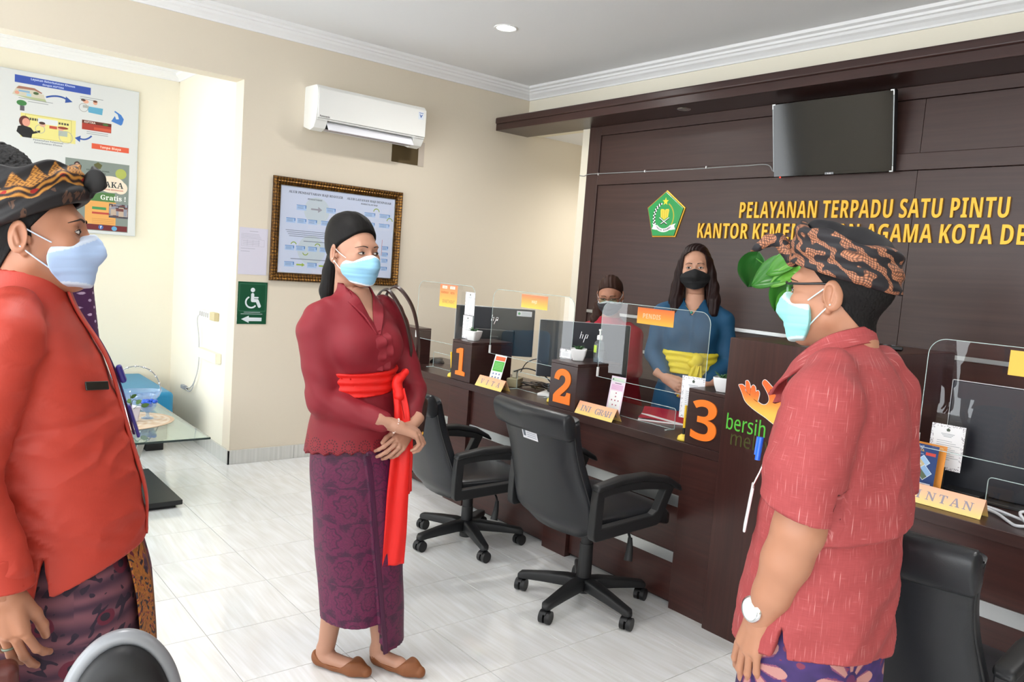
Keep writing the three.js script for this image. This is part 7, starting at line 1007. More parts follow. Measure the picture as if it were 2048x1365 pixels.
  mesh('placket', strip([[-0.004, 1.415, 0.078], [-0.004, 1.36, 0.105], [-0.004, 1.28, 0.146], [-0.004, 1.18, 0.182], [-0.004, 1.06, 0.214], [-0.004, 0.96, 0.235], [-0.004, 0.89, 0.242]], [0.03, 0.034], [[1, 0, 0]], 0.005, 60, (t, u) => 0.003 * Math.sin(t * 14)), cl, shirt);
  mesh('cuff_band', surf((x, y, z) => smax(Math.abs(rc([rW[0], rW[1] + 0.1, rW[2] - 0.03], [rW[0], rW[1], rW[2]], 0.052, 0.05)(x, y, z)) - 0.003, Math.max(rW[1] + 0.012 - y, y - rW[1] - 0.075), 0.003), [-0.33, 0.87, -0.1], [-0.17, 0.97, 0.1], 0.004), cl, shirt);
  { const b = mesh('name_badge', bx(-0.036, 0.036, -0.009, 0.009, 0, 0.004, 0.002), std({ color: srgb(24, 26, 24), roughness: 0.35 }), P); b.position.set(-0.106, 1.232, 0.141); b.rotation.set(-0.25, -0.484, -0.12, 'YXZ'); }
  // lanyard and pass hanging on the far side of the chest
  const lan = mesh('lanyard', strip([[0.06, 1.41, 0.06], [0.055, 1.3, 0.135], [0.04, 1.22, 0.172], [0.035, 1.1, 0.206]], [0.014, 0.014], [[1, 0, -0.3]], 0.003, 30), std({ color: srgb(52, 30, 96), roughness: 0.5 }), P);
  mesh('badge_reel', new RoundedBoxGeometry(0.026, 0.04, 0.012, 2, 0.005).rotateX(-0.35).translate(0.036, 1.235, 0.177), std({ color: srgb(44, 36, 128), roughness: 0.4 }), lan);
  mesh('badge_strap', new RoundedBoxGeometry(0.02, 0.075, 0.006, 2, 0.002).rotateX(-0.3).translate(0.034, 1.13, 0.205), std({ color: srgb(44, 36, 128), roughness: 0.4 }), lan);
  // sarong
  const cam = ptex(512, 512, (u, v) => { const st = Math.sin(v * 6.283 * 9 + noise(u * 4, v * 9, 2) * 2), n = tnoise(u, v, 10, 8, 3), m = tnoise(u, v, 22, 18, 6), r = Math.hypot(fr(u * 3 + 0.5 * Math.floor(v * 4)) - 0.5, (fr(v * 4) - 0.5)); if (r < 0.2 + n * 0.1) return r < 0.09 ? [34, 26, 40] : [98, 26, 48]; if (m > 0.3) return [40, 26, 44]; const t = clamp(0.5 + st * 0.5); return [mix(66, 118, t), mix(38, 72, t), mix(56, 82, t)]; }, { rep: [1 / 0.36, 1 / 0.36] });
  const skC = column([[0.06, 0.17, 0.17, 0, 0.06], [0.5, 0.185, 0.19, 0, 0.07], [0.8, 0.18, 0.178, 0, 0.06], [0.96, 0.15, 0.15, 0, 0.05]]);
  const sar = mesh('sarong', surf((x, y, z) => { const a = Math.atan2(x, z - 0.06), e = x + 0.05 + 0.1 * (0.85 - y); let d = skC(x, y, z) + 0.004 * Math.sin(a * 6 + y * 5); if (z > 0) d -= 0.01 * sstep(-0.004, 0.004, e); return Math.max(d, 0.07 - y); }, [-0.24, 0.05, -0.16], [0.24, 0.97, 0.31], 0.0085, { uv: around(0, 0.06, 0.19) }), std({ map: cam, roughness: 0.75 }), P);
  const goldStrip = ptex(128, 512, (u, v) => { const n = tnoise(u, v, 9, 30, 4), m = tnoise(u, v, 16, 50, 9); if (u < 0.05 || u > 0.95) return [120, 70, 24]; if (n > 0.28) return [36, 24, 40]; if (m > 0.34) return [112, 30, 48]; return [mix(150, 196, 0.5 + m), mix(92, 122, 0.5 + m), mix(34, 44, 0.5 + m)]; });
  const gold = strip([[-0.055, 0.9, 0.212], [-0.055, 0.78, 0.239], [-0.058, 0.6, 0.254], [-0.06, 0.4, 0.249], [-0.06, 0.12, 0.229]], [0.085, 0.09], [[1, 0, 0.3]], 0.004, 50); { const u = gold.attributes.uv; let mx = 0, my = 0; for (let i = 0; i < u.count; i++) { mx = Math.max(mx, u.getX(i)); my = Math.max(my, u.getY(i)); } for (let i = 0; i < u.count; i++) u.setXY(i, u.getX(i) / mx * 2, u.getY(i) / my * 2); }
  mesh('gold_border', gold, std({ map: goldStrip, roughness: 0.6 }), sar);
  for (const s of [-1, 1]) mesh('sandal', new RoundedBoxGeometry(0.095, 0.025, 0.26, 3, 0.012).translate(s * 0.1, 0.013, s > 0 ? 0.09 : 0.07), M.black, P);
  mesh('finger_ring', new THREE.TorusGeometry(0.0095, 0.0025, 8, 20).rotateX(PI / 2).translate(-0.0095, 0.112, 0.008).applyMatrix4(handMatrix(rW, dir, palm)), std({ color: srgb(110, 120, 104), roughness: 0.3, metalness: 0.4 }), P);
}
// ---------------------------------------------------------------- the man in the pink-red shirt (right)
{
  const P = person('man in a pink-red slub shirt and brown batik head cloth seen from behind', 1.6, -0.88, -176);
  const sk = skin(176, 124, 96), H = headMatrix([0.0, 1.523, -0.012], 9, 2, 0), HF = headField({ neckTo: [0, -0.17, -0.028], neck: 0.054, neckR: 0.058 });
  const lS = [0.165, 1.33, -0.085], lE = [0.2, 1.06, -0.08], lW = [0.183, 0.85, -0.012], rS = [-0.165, 1.33, -0.07], rE = [-0.2, 1.07, -0.08], rW = [-0.2, 0.85, 0.0];
  const torso = column([[0.7, 0.15, 0.11, 0, -0.04], [0.9, 0.15, 0.11, 0, -0.045], [1.1, 0.15, 0.11, 0, -0.05], [1.28, 0.15, 0.095, 0, -0.06], [1.38, 0.08, 0.06, 0, -0.06], [1.44, 0.052, 0.05, 0, -0.055]]);
  const arms = uni(0.02, chain([...lS, 0.046], [...lE, 0.05], [lE[0] - 0.003, lE[1] - 0.07, lE[2] + 0.02, 0.048], [lE[0] - 0.009, lE[1] - 0.15, lE[2] + 0.045, 0.038], [...lW, 0.03]), chain([...rS, 0.046], [...rE, 0.043], [...rW, 0.029]));
  const legs = uni(0.02, chain([-0.09, 0.75, -0.04, 0.085], [-0.1, 0.48, -0.03, 0.055], [-0.1, 0.09, -0.05, 0.036], [-0.1, 0.035, 0.06, 0.03]), chain([0.09, 0.75, -0.04, 0.085], [0.1, 0.48, -0.02, 0.055], [0.1, 0.09, -0.04, 0.036], [0.1, 0.035, 0.07, 0.03]));
  const c = [[0.25, 0.3, 0.15], [0.22, 0.3, 0.15], [0.25, 0.32, 0.15], [0.3, 0.35, 0.2]], dir = [0.0, -0.97, 0.24], palm = [-0.93, 0.05, -0.36];
  mesh('body', joined(surf((x, y, z) => smin(smin(torso(x, y, z), arms(x, y, z), 0.03), legs(x, y, z), 0.03), [-0.27, 0, -0.22], [0.27, 1.46, 0.14], 0.011), headGeo(HF, H, 0.0028), handGeo(-1, c, { k: 1.02, thumb: [0.5, 0.3, 0.15] }, lW, dir, palm), handGeo(1, c, {}, rW, [0, -0.98, 0.2], [0.95, 0, -0.3], 0.004)), sk, P);
  face(P, H, HF, { look: 0.1, open: 0.8, brow: 0.003 });
  shortHair(P, H, 8, { neckTo: [0, -0.17, -0.028], neck: 0.054, neckR: 0.058 });
  const cw = uni(0.03, el([0, 0.07, -0.02], [0.083, 0.066, 0.097]), rc([0, 0.138, 0.05], [0.0, 0.108, -0.055], 0.026, 0.022)), crown = (x, y, z) => { let d = cw(x, y, z) + 0.002 * Math.sin(z * 90 + y * 60); return smax(d, 0.06 - y, 0.006); };
  headCloth(P, H, brownBatik, { slope: 0.3, low: 0.04, top: 0.128, topSlope: 0.32, flare: 0.012, crown, tips: [['curled_tip', uni(0.012, chain([0.0, 0.075, 0.098, 0.018], [0.0, 0.1, 0.118, 0.014], [0.005, 0.118, 0.132, 0.012], [0.01, 0.115, 0.155, 0.012], [0.015, 0.1, 0.175, 0.007], [0.016, 0.092, 0.188, 0.003])), [-0.05, 0.03, 0.06], [0.06, 0.16, 0.21]]] });
  maskOn(P, H, [150, 222, 222], [206, 236, 238]);
  // glasses
  { const gm = std({ color: srgb(22, 22, 24), roughness: 0.3 }), g = mesh('glasses', merge(tube([[-0.062, 0.02, 0.088], [-0.03, 0.024, 0.1], [0, 0.02, 0.104], [0.03, 0.024, 0.1], [0.062, 0.02, 0.088]], 0.0022, 30, 6), taperTube([[0.064, 0.02, 0.086], [0.078, 0.02, 0.05], [0.082, 0.021, -0.005], [0.08, 0.016, -0.018]], () => 0.0026, 30, 8), taperTube([[-0.064, 0.02, 0.086], [-0.078, 0.02, 0.05], [-0.082, 0.021, -0.005], [-0.08, 0.008, -0.03]], () => 0.0026, 30, 8)).applyMatrix4(H), gm, P); for (const s of [-1, 1]) mesh('lens', extrude(roundRect(0.05, 0.034, 0.012), 0.0015, 0).rotateY(s * 0.25).translate(s * 0.034, 0.006, 0.094).applyMatrix4(H), M.glassClear, g); }
  // shirt of slub weave
  const slub = ptex(1024, 1024, (u, v) => { const l1 = noise(u * 190, v * 8, 2) + 0.6 * noise(u * 380, v * 11, 5), l2 = noise(u * 12, v * 190, 9) + 0.6 * noise(u * 18, v * 380, 4), n = noise(u * 30, v * 30, 7) * 0.5; let t = clamp(Math.max(0, l1 - 0.46) * 2.6 + Math.max(0, l2 - 0.62) * 1.4); const b = clamp(0.5 + l1 * 0.25 + l2 * 0.25 + n * 0.3); return [mix(mix(150, 172, b), 208, t), mix(mix(58, 74, b), 150, t), mix(mix(60, 74, b), 146, t)]; }, { rep: [1 / 0.42, 1 / 0.42] });
  const cm = std({ map: slub, roughness: 0.75, side: THREE.DoubleSide });
  const tr = column([[0.74, 0.2, 0.152, 0, -0.042], [0.85, 0.196, 0.15, 0, -0.045], [0.97, 0.188, 0.142, 0, -0.05], [1.06, 0.184, 0.135, 0, -0.05], [1.16, 0.185, 0.132, 0, -0.052], [1.26, 0.178, 0.121, 0, -0.056], [1.33, 0.156, 0.102, 0, -0.058], [1.385, 0.112, 0.082, 0, -0.052], [1.42, 0.076, 0.072, 0, -0.036], [1.448, 0.067, 0.066, 0, -0.032]]);
  const slL = uni(0.02, chain([0.12, 1.37, -0.07, 0.05], [lS[0], lS[1] - 0.02, lS[2], 0.075], [lE[0], lE[1] + 0.12, lE[2], 0.077], [lE[0] + 0.004, lE[1] + 0.04, lE[2] + 0.003, 0.076])), slR = uni(0.02, chain([-0.12, 1.37, -0.07, 0.05], [rS[0], rS[1] - 0.02, rS[2], 0.072], [rE[0], rE[1] + 0.03, rE[2], 0.074]));
  const inSl = rc(lS, lE, 0.07, 0.069);
  const F = (x, y, z) => {
    let d = tr(x, y, z); const back = sstep(-0.03, -0.1, z); d -= 0.02 * sstep(1.04, 1.056, y + 0.1 * x) * sstep(1.22, 1.06, y) * back; d += 0.0035 * Math.sin(x * 34 + z * 20 + y * 6) * sstep(1.0, 0.85, y) + 0.012 * (Math.abs(noise(x * 6 + 2, y * 12 + x * 5, z * 6)) - 0.2) * sstep(1.34, 1.22, y) + 0.005 * (Math.abs(noise(x * 14, y * 20, z * 14)) - 0.2);
    let s = Math.min(slL(x, y, z), slR(x, y, z)); s += 0.008 * (Math.abs(noise(x * 8, y * 13 + z * 6, z * 10 + 5)) - 0.2); const sc = smax(s, (x > 0 ? lE[1] + 0.042 + 0.28 * (z - lE[2]) : rE[1] + 0.02) - y, 0.004), so = smax(sc, -(inSl(x, y, z) + (y > lE[1] + 0.09 ? 1 : 0)), 0.003);
    const d0 = d, dz = z + 0.065; if (x > 0 && y < 0.87) d = smax(d, -(Math.abs(dz) - (0.852 - y) * 0.22), 0.003); d = smax(d, 0.778 - 0.012 * Math.sin(Math.atan2(x, z) * 2) - y, 0.003); if (y < 0.88) d = smax(d, -(d0 + 0.015), 0.003);
    if (y > 1.3) d = smax(d, y - (1.446 - 0.72 * (z + 0.085)), 0.004);
    return smin(d, so, y > 1.15 ? 0.03 : 0.008);
  };
  const shirt = mesh('shirt', surf(F, [-0.32, 0.75, -0.25], [0.32, 1.46, 0.14], 0.0068, { uv: (x, y, z) => { const s = slL(x, y, z), t = tr(x, y, z); if (s < t && x > 0.1 && y < 1.27) { const a = Math.atan2(x - lE[0], z - lE[2]) + PI; return [a * 0.075 + 0.13, y + 0.07, 2 * PI * 0.075]; } const a = Math.atan2(x, z + 0.05) + PI; return [a * 0.18, y, 2 * PI * 0.18]; } }), cm, P);
  mesh('collar', strip([[0.03, 1.285, 0.085], [0.064, 1.335, 0.058], [0.08, 1.382, 0.008], [0.076, 1.42, -0.042], [0.045, 1.441, -0.082], [0, 1.447, -0.096], [-0.045, 1.441, -0.082], [-0.076, 1.42, -0.042], [-0.08, 1.382, 0.008], [-0.064, 1.335, 0.058], [-0.03, 1.285, 0.085]], [0.04, 0.05, 0.046, 0.04, 0.036, 0.036, 0.036, 0.04, 0.046, 0.05, 0.04], [[0.6, 0.6, -0.4], [-0.5, 0.8, -0.3], [-0.5, 0.85, -0.1], [-0.45, 0.85, 0.1], [-0.25, 0.9, 0.3], [0, 0.9, 0.35], [0.25, 0.9, 0.3], [0.45, 0.85, 0.1], [0.5, 0.85, -0.1], [0.5, 0.8, -0.3], [-0.6, 0.6, -0.4]], 0.006, 90), cm, shirt);
  mesh('chest_pocket', bx(0.055, 0.155, 1.07, 1.2, 0, 0.004, 0.002).rotateY(0.35).translate(-0.01, 0, 0.083), cm, shirt);
  { const pn = mesh('pen', merge(cyl([0, -0.02, 0], [0, 0.03, 0], 0.006), bx(-0.0025, 0.0025, -0.01, 0.03, 0.005, 0.009, 0.001)), std({ color: srgb(36, 104, 226), roughness: 0.25 }), P); pn.position.set(0.126, 1.178, 0.062); pn.rotation.set(-0.05, 0.3, 0.06); }
  { const b = mesh('identity_badge', new RoundedBoxGeometry(0.058, 0.1, 0.006, 2, 0.003), std({ color: srgb(236, 238, 240), roughness: 0.35 }), P); b.position.set(0.122, 1.05, 0.074); b.rotation.set(-0.1, 0.5, 0.05); mesh('badge_clip', tube([[0, 0.05, 0], [-0.002, 0.09, -0.01], [0, 0.13, -0.015]], 0.0025, 12, 6), M.chrome, b); }
  // sarong
  const vio = ptex(1024, 512, (u, v) => { const X = fr(u * 5 + 0.5 * (Math.floor(v * 3) % 2)) - 0.5, Y = fr(v * 3) - 0.5, r = Math.hypot(X, Y) * 2, a = Math.atan2(Y, X), pet = 0.62 + 0.14 * Math.cos(a * 8), n = tnoise(u, v, 40, 30, 3); if (r < 0.14) return [96, 34, 78]; if (r < pet && r > 0.2 && Math.cos(a * 8) > -0.45) { const e = Math.cos(a * 8); return e > 0.1 ? [176, 124, 118] : [120, 60, 92]; } if (n > 0.38) return [120, 44, 70]; const t = 0.5 + n; return [mix(44, 66, t), mix(26, 40, t), mix(78, 104, t)]; }, { rep: [1 / 1.06, 1 / 0.64] });
  const srC = column([[0.06, 0.165, 0.14, 0, -0.04], [0.5, 0.18, 0.145, 0, -0.042], [0.8, 0.182, 0.138, 0, -0.045], [0.92, 0.16, 0.12, 0, -0.045]]);
  mesh('sarong', surf((x, y, z) => { const a = Math.atan2(x, z + 0.045); const d = srC(x, y, z) + 0.004 * Math.sin(a * 6 + y * 5); return Math.max(d, 0.07 - y); }, [-0.22, 0.05, -0.22], [0.22, 0.93, 0.13], 0.009, { uv: around(0, -0.045, 0.168) }), std({ map: vio, roughness: 0.7 }), P);
  for (const s of [-1, 1]) mesh('sandal', new RoundedBoxGeometry(0.095, 0.025, 0.26, 3, 0.012).translate(s * 0.1, 0.013, 0.02), M.black, P);
  // wrist watch
  { const Hm = handMatrix(lW, dir, palm), w = mesh('wrist_watch', merge(new THREE.TorusGeometry(0.0285, 0.0062, 8, 36).scale(1, 1, 1.7).rotateX(PI / 2).translate(0, -0.02, 0)).applyMatrix4(Hm), std({ color: srgb(186, 190, 194), roughness: 0.25, metalness: 0.9 }), P); const cs = lathe([[0, 0], [0.026, 0], [0.0275, 0.003], [0.0255, 0.008], [0.022, 0.0088]], 32).rotateX(-PI / 2).translate(0, -0.02, -0.029); mesh('case', cs.applyMatrix4(Hm), M.chrome, w); mesh('dial', new THREE.CylinderGeometry(0.0222, 0.0222, 0.001, 32).rotateX(PI / 2).translate(0, -0.02, -0.0368).applyMatrix4(Hm), std({ color: srgb(214, 232, 226), roughness: 0.15 }), w); }
}
// ---------------------------------------------------------------- the woman in teal behind the counter
{
  const P = person('woman with long dark hair, teal blouse, yellow sash and black mask behind the counter', 3.58, -2.777, -52.2);
  const sk = skin(196, 146, 120), H = headMatrix([-0.014, 1.598, -0.012], -2, 2, 4, 1.04), HF = headField({ fem: 1 });
  const rS = [-0.165, 1.365, -0.02], rE = [-0.2, 1.1, 0.0], rW = [-0.115, 0.985, 0.165], lS = [0.165, 1.35, -0.02], lE = [0.215, 1.085, 0.0], lW = [0.085, 0.965, 0.165];
  const torso = column([[0.7, 0.14, 0.11], [0.95, 0.13, 0.1], [1.08, 0.115, 0.09], [1.25, 0.13, 0.1], [1.33, 0.11, 0.075, 0, -0.01], [1.4, 0.062, 0.058, 0, -0.015], [1.46, 0.048, 0.048, 0, -0.02]]);
  const arms = uni(0.02, chain([...rS, 0.032], [...rE, 0.034], [...rW, 0.024]), chain([...lS, 0.032], [...lE, 0.034], [...lW, 0.024]));
  const legs = uni(0.02, chain([-0.08, 0.8, 0, 0.085], [-0.08, 0.48, 0.01, 0.052], [-0.08, 0.09, -0.02, 0.034], [-0.085, 0.035, 0.08, 0.028]), chain([0.08, 0.8, 0, 0.085], [0.08, 0.48, 0.01, 0.052], [0.08, 0.09, -0.02, 0.034], [0.085, 0.035, 0.08, 0.028]));
  const c = [[0.5, 0.55, 0.3], [0.55, 0.55, 0.3], [0.6, 0.55, 0.3], [0.65, 0.55, 0.3]];
  mesh('body', joined(surf((x, y, z) => smin(smin(torso(x, y, z), arms(x, y, z), 0.03), legs(x, y, z), 0.03), [-0.26, 0, -0.14], [0.27, 1.47, 0.22], 0.012), headGeo(HF, H, 0.003), handGeo(1, c, { k: 0.93, thumb: [0.4, 0.2, 0.2] }, rW, [0.86, -0.42, 0.28], [0.3, -0.2, -0.93], 0.003), handGeo(-1, c, { k: 0.93, thumb: [0.4, 0.2, 0.2] }, lW, [-0.86, -0.36, 0.36], [-0.2, -0.3, -0.93], 0.003)), sk, P);
  face(P, H, HF, { look: -0.1, open: 0.82, brow: 0.0026, lash: 0.0014, browCol: std({ color: srgb(30, 20, 18), roughness: 0.8 }) });
  maskOn(P, H, [20, 20, 22], [26, 26, 28], 0.003);
  const h0 = uni(0.025, el([0, 0.034, -0.018], [0.085, 0.1, 0.104]), el([0, 0.1, -0.02], [0.05, 0.03, 0.06])), lockOf = (s) => chain([s * 0.068, 0.03, 0.01, 0.028], [s * 0.08, -0.03, 0.006, 0.03], [s * 0.092, -0.1, 0.004, 0.034], [s * 0.1, -0.17, 0.03, 0.036], [s * 0.098, -0.235, 0.05, 0.026]), lk1 = lockOf(1), lk2 = lockOf(-1), bk = chain([0, -0.02, -0.075, 0.062], [0, -0.12, -0.085, 0.07], [0, -0.24, -0.09, 0.06]);
  const hairF = (x, y, z) => { const ax = Math.abs(x + 0.004); let d = h0(x, y, z); const fr0 = Math.max(z - 0.045, -(y - 0.098 + 18 * x * x)); const open = smax(-(z + 0.012), (ax - 0.062 + 0.14 * Math.max(0, y - 0.03)) , 0.004); d = smax(d, -smax(open, y - (0.1 - 9 * x * x), 0.004), 0.005);
    return smin(smin(d, Math.min(lk1(x, y, z), lk2(x, y, z)), 0.02), bk(x, y, z), 0.03) + 0.0014 * Math.sin(x * 330 + z * 160); };
  mesh('hair', headGeo(hairF, H, 0.0038, [-0.15, -0.32, -0.18], [0.15, 0.16, 0.12]), phys({ color: srgb(34, 16, 14), roughness: 0.5, specularIntensity: 0.5 }), P);
  const teal = std({ color: srgb(6, 72, 108), roughness: 0.68, side: THREE.DoubleSide });
  const tr = column([[0.68, 0.19, 0.15, 0, 0], [0.85, 0.185, 0.145], [0.98, 0.16, 0.128], [1.08, 0.145, 0.115], [1.18, 0.152, 0.118], [1.27, 0.165, 0.118], [1.33, 0.16, 0.1, 0, -0.01], [1.375, 0.12, 0.082, 0, -0.016], [1.41, 0.082, 0.07, 0, -0.018], [1.43, 0.07, 0.064, 0, -0.018]]);
  const slv = uni(0.02, chain([-0.12, 1.37, -0.02, 0.045], [rS[0], rS[1] - 0.03, rS[2], 0.06], [...rE, 0.053], [mix(rE[0], rW[0], 0.8), mix(rE[1], rW[1], 0.8), mix(rE[2], rW[2], 0.8), 0.038]), chain([0.12, 1.365, -0.02, 0.045], [lS[0], lS[1] - 0.03, lS[2], 0.06], [...lE, 0.053], [mix(lE[0], lW[0], 0.8), mix(lE[1], lW[1], 0.8), mix(lE[2], lW[2], 0.8), 0.038]));
  const bust = uni(0.03, el([-0.066, 1.235, 0.078], [0.062, 0.058, 0.05]), el([0.066, 1.235, 0.078], [0.062, 0.058, 0.05]));
  mesh('blouse', surf((x, y, z) => { let d = smin(smin(tr(x, y, z), bust(x, y, z), 0.045), slv(x, y, z), 0.03); d += 0.0015 * Math.sin(y * 60 + x * 30) - 0.0025 * Math.exp(-((x / 0.008) ** 2)) * (z > 0 ? 1 : 0); if (y > 1.33 && z > -0.03) d = smax(d, -Math.max(Math.abs(x + 0.008) - (y - 1.335) * 0.6, 1.335 - y), 0.005); return Math.max(d, 0.7 - y); }, [-0.29, 0.68, -0.2], [0.29, 1.44, 0.24], 0.008), teal, P);
  const yel = std({ color: srgb(226, 206, 44), roughness: 0.6 });
  const sash = mesh('sash', surf((x, y, z) => { const yc = y - 1.075, d = tr(x, y, z); return smax(Math.abs(d - 0.005) - 0.007 - 0.0035 * Math.sin(yc * 180 + Math.sin(Math.atan2(x, z) * 3)), Math.abs(yc) - 0.062, 0.007); }, [-0.2, 0.98, -0.17], [0.2, 1.17, 0.17], 0.006), yel, P);
  mesh('knot', surf(uni(0.014, el([0.045, 1.1, 0.132], [0.032, 0.036, 0.026], [0, 20, 30]), el([0.02, 1.075, 0.135], [0.03, 0.022, 0.02], [0, 0, -30])), [-0.04, 1.03, 0.08], [0.11, 1.16, 0.18], 0.004), yel, sash);
  mesh('sash_tail', strip([[0.04, 1.07, 0.148], [0.025, 1.0, 0.16], [0.0, 0.93, 0.162], [-0.02, 0.88, 0.16]], [0.04, 0.06, 0.066], [[0.9, 0.3, 0]], 0.005, 30, (t, u) => 0.005 * Math.sin(u * 10 + t * 4)), yel, sash);
  mesh('sash_tail', strip([[0.05, 1.07, 0.145], [0.06, 0.99, 0.158], [0.06, 0.91, 0.16]], [0.035, 0.05], [[0.9, -0.1, 0]], 0.005, 30, (t, u) => 0.005 * Math.sin(u * 10 + t * 4)), yel, sash);
  mesh('necklace', tube([[-0.062, 1.415, 0.005], [-0.045, 1.39, 0.05], [-0.012, 1.362, 0.082], [0.03, 1.39, 0.05], [0.05, 1.415, 0.005]], 0.0011, 40, 6), M.gold, P); mesh('pendant', new THREE.OctahedronGeometry(0.008, 1).translate(-0.012, 1.355, 0.086), std({ color: srgb(40, 150, 130), roughness: 0.2 }), P);
  mesh('sarong', surf(((C) => (x, y, z) => Math.max(C(x, y, z), 0.06 - y))(column([[0.05, 0.15, 0.12], [0.4, 0.165, 0.135], [0.72, 0.18, 0.142], [0.8, 0.17, 0.13]])), [-0.2, 0.04, -0.16], [0.2, 0.81, 0.16], 0.01, { uv: around(0, 0, 0.16) }), std({ map: ptex(256, 256, (u, v) => { const n = tnoise(u, v, 12, 12, 3), m = tnoise(u, v, 20, 20, 8); return n > 0.2 ? [176, 104, 34] : m > 0.2 ? [120, 24, 36] : [66, 24, 60]; }, { rep: [3, 3] }), roughness: 0.7 }), P);
}
// ---------------------------------------------------------------- the woman bent over her desk
{
  const P = person('woman with tied brown hair in a red blouse bent over behind the second monitor', 3.74, -3.52, -72);
  const sk = skin(176, 122, 96), H = headMatrix([-0.04, 1.395, 0.03], 18, 20, 4), HF = headField({ fem: 1 });
  const torso = column([[0.62, 0.16, 0.13, 0, -0.12], [0.85, 0.14, 0.11, -0.02, -0.1], [1.05, 0.14, 0.11, -0.04, -0.06], [1.18, 0.14, 0.09, -0.05, -0.03], [1.24, 0.07, 0.06, -0.045, -0.01], [1.3, 0.048, 0.048, -0.04, 0.005]]), rS = [-0.2, 1.15, -0.02], lS = [0.12, 1.15, -0.04];
  const limbs = uni(0.02, chain([...rS, 0.042], [-0.24, 0.93, 0.05, 0.036], [-0.14, 0.86, 0.18, 0.026]), chain([...lS, 0.042], [0.18, 0.93, 0.04, 0.036], [0.06, 0.86, 0.18, 0.026]), chain([-0.09, 0.66, -0.1, 0.08], [-0.1, 0.62, 0.06, 0.055], [-0.1, 0.1, 0.04, 0.036], [-0.1, 0.035, 0.1, 0.03]), chain([0.09, 0.66, -0.1, 0.08], [0.1, 0.62, 0.06, 0.055], [0.1, 0.1, 0.04, 0.036], [0.1, 0.035, 0.1, 0.03]));
  const c = [[0.3, 0.4, 0.2], [0.3, 0.4, 0.2], [0.3, 0.4, 0.2], [0.3, 0.4, 0.2]];
  mesh('body', joined(surf((x, y, z) => smin(torso(x, y, z), limbs(x, y, z), 0.03), [-0.3, 0, -0.28], [0.27, 1.32, 0.24], 0.013), headGeo(HF, H, 0.003), handGeo(1, c, { k: 0.9 }, [-0.14, 0.86, 0.18], [0.6, -0.2, 0.7], [0, -1, 0], 0.004), handGeo(-1, c, { k: 0.9 }, [0.06, 0.86, 0.18], [-0.4, -0.2, 0.8], [0, -1, 0], 0.004)), sk, P);
  face(P, H, HF, { look: 0, open: 0.4, brow: 0.0024 }); maskOn(P, H, [58, 58, 62], [200, 204, 206], 0.003);
  { const gm = std({ color: srgb(40, 34, 34), roughness: 0.3 }), g = mesh('glasses', merge(tube([[-0.064, 0.012, 0.085], [-0.03, 0.02, 0.1], [0, 0.014, 0.104], [0.03, 0.02, 0.1], [0.064, 0.012, 0.085]], 0.0016, 30, 6), tube([[0.064, 0.014, 0.086], [0.078, 0.016, 0.05], [0.081, 0.02, -0.005]], 0.0016, 20, 6), tube([[-0.064, 0.014, 0.086], [-0.078, 0.016, 0.05], [-0.081, 0.02, -0.005]], 0.0016, 20, 6)).applyMatrix4(H), gm, P); for (const s of [-1, 1]) mesh('lens', extrude(roundRect(0.046, 0.03, 0.012), 0.0015, 0).rotateY(s * 0.25).translate(s * 0.034, 0.0, 0.096).applyMatrix4(H), M.glassClear, g); }
  const h0 = el([0, 0.034, -0.02], [0.081, 0.097, 0.103]), tl = chain([-0.02, -0.03, -0.09, 0.04], [-0.075, -0.1, -0.06, 0.046], [-0.1, -0.18, -0.01, 0.042], [-0.1, -0.26, 0.02, 0.03]), hairF = (x, y, z) => { let d = h0(x, y, z) + 0.0012 * Math.sin(x * 260 + y * 60); d = smax(d, z * 0.72 - y * 0.66 + 0.004 + 10 * Math.max(0, Math.abs(x) - 0.05) ** 2, 0.005); return smin(d, tl(x, y, z) + 0.0025 * Math.sin(x * 150 + y * 120), 0.02); };
  mesh('hair', headGeo(hairF, H, 0.0038, [-0.17, -0.32, -0.16], [0.12, 0.15, 0.12]), phys({ color: srgb(52, 30, 22), roughness: 0.6, specularIntensity: 0.5 }), P);
  const tr = column([[0.6, 0.185, 0.155, 0, -0.12], [0.85, 0.165, 0.135, -0.02, -0.1], [1.05, 0.16, 0.13, -0.04, -0.06], [1.16, 0.15, 0.105, -0.05, -0.035], [1.22, 0.1, 0.08, -0.045, -0.02], [1.255, 0.07, 0.065, -0.045, -0.01]]), slv = uni(0.02, chain([-0.14, 1.19, -0.02, 0.045], [...rS, 0.058], [-0.24, 0.93, 0.05, 0.05], [-0.16, 0.873, 0.155, 0.036]), chain([0.08, 1.19, -0.03, 0.045], [...lS, 0.058], [0.18, 0.93, 0.04, 0.05], [0.08, 0.873, 0.155, 0.036]));
  mesh('blouse', surf((x, y, z) => Math.max(smin(tr(x, y, z), slv(x, y, z), 0.03), 0.62 - y), [-0.31, 0.6, -0.3], [0.26, 1.27, 0.22], 0.009), std({ color: srgb(172, 24, 48), roughness: 0.65 }), P);
  mesh('sarong', surf(uni(0.04, chain([-0.09, 0.62, -0.12, 0.1], [-0.1, 0.6, 0.05, 0.085], [-0.1, 0.2, 0.05, 0.085]), chain([0.09, 0.62, -0.12, 0.1], [0.1, 0.6, 0.05, 0.085], [0.1, 0.2, 0.05, 0.085])), [-0.22, 0.1, -0.26], [0.22, 0.75, 0.17], 0.012), std({ color: srgb(70, 30, 50), roughness: 0.7 }), P);
}
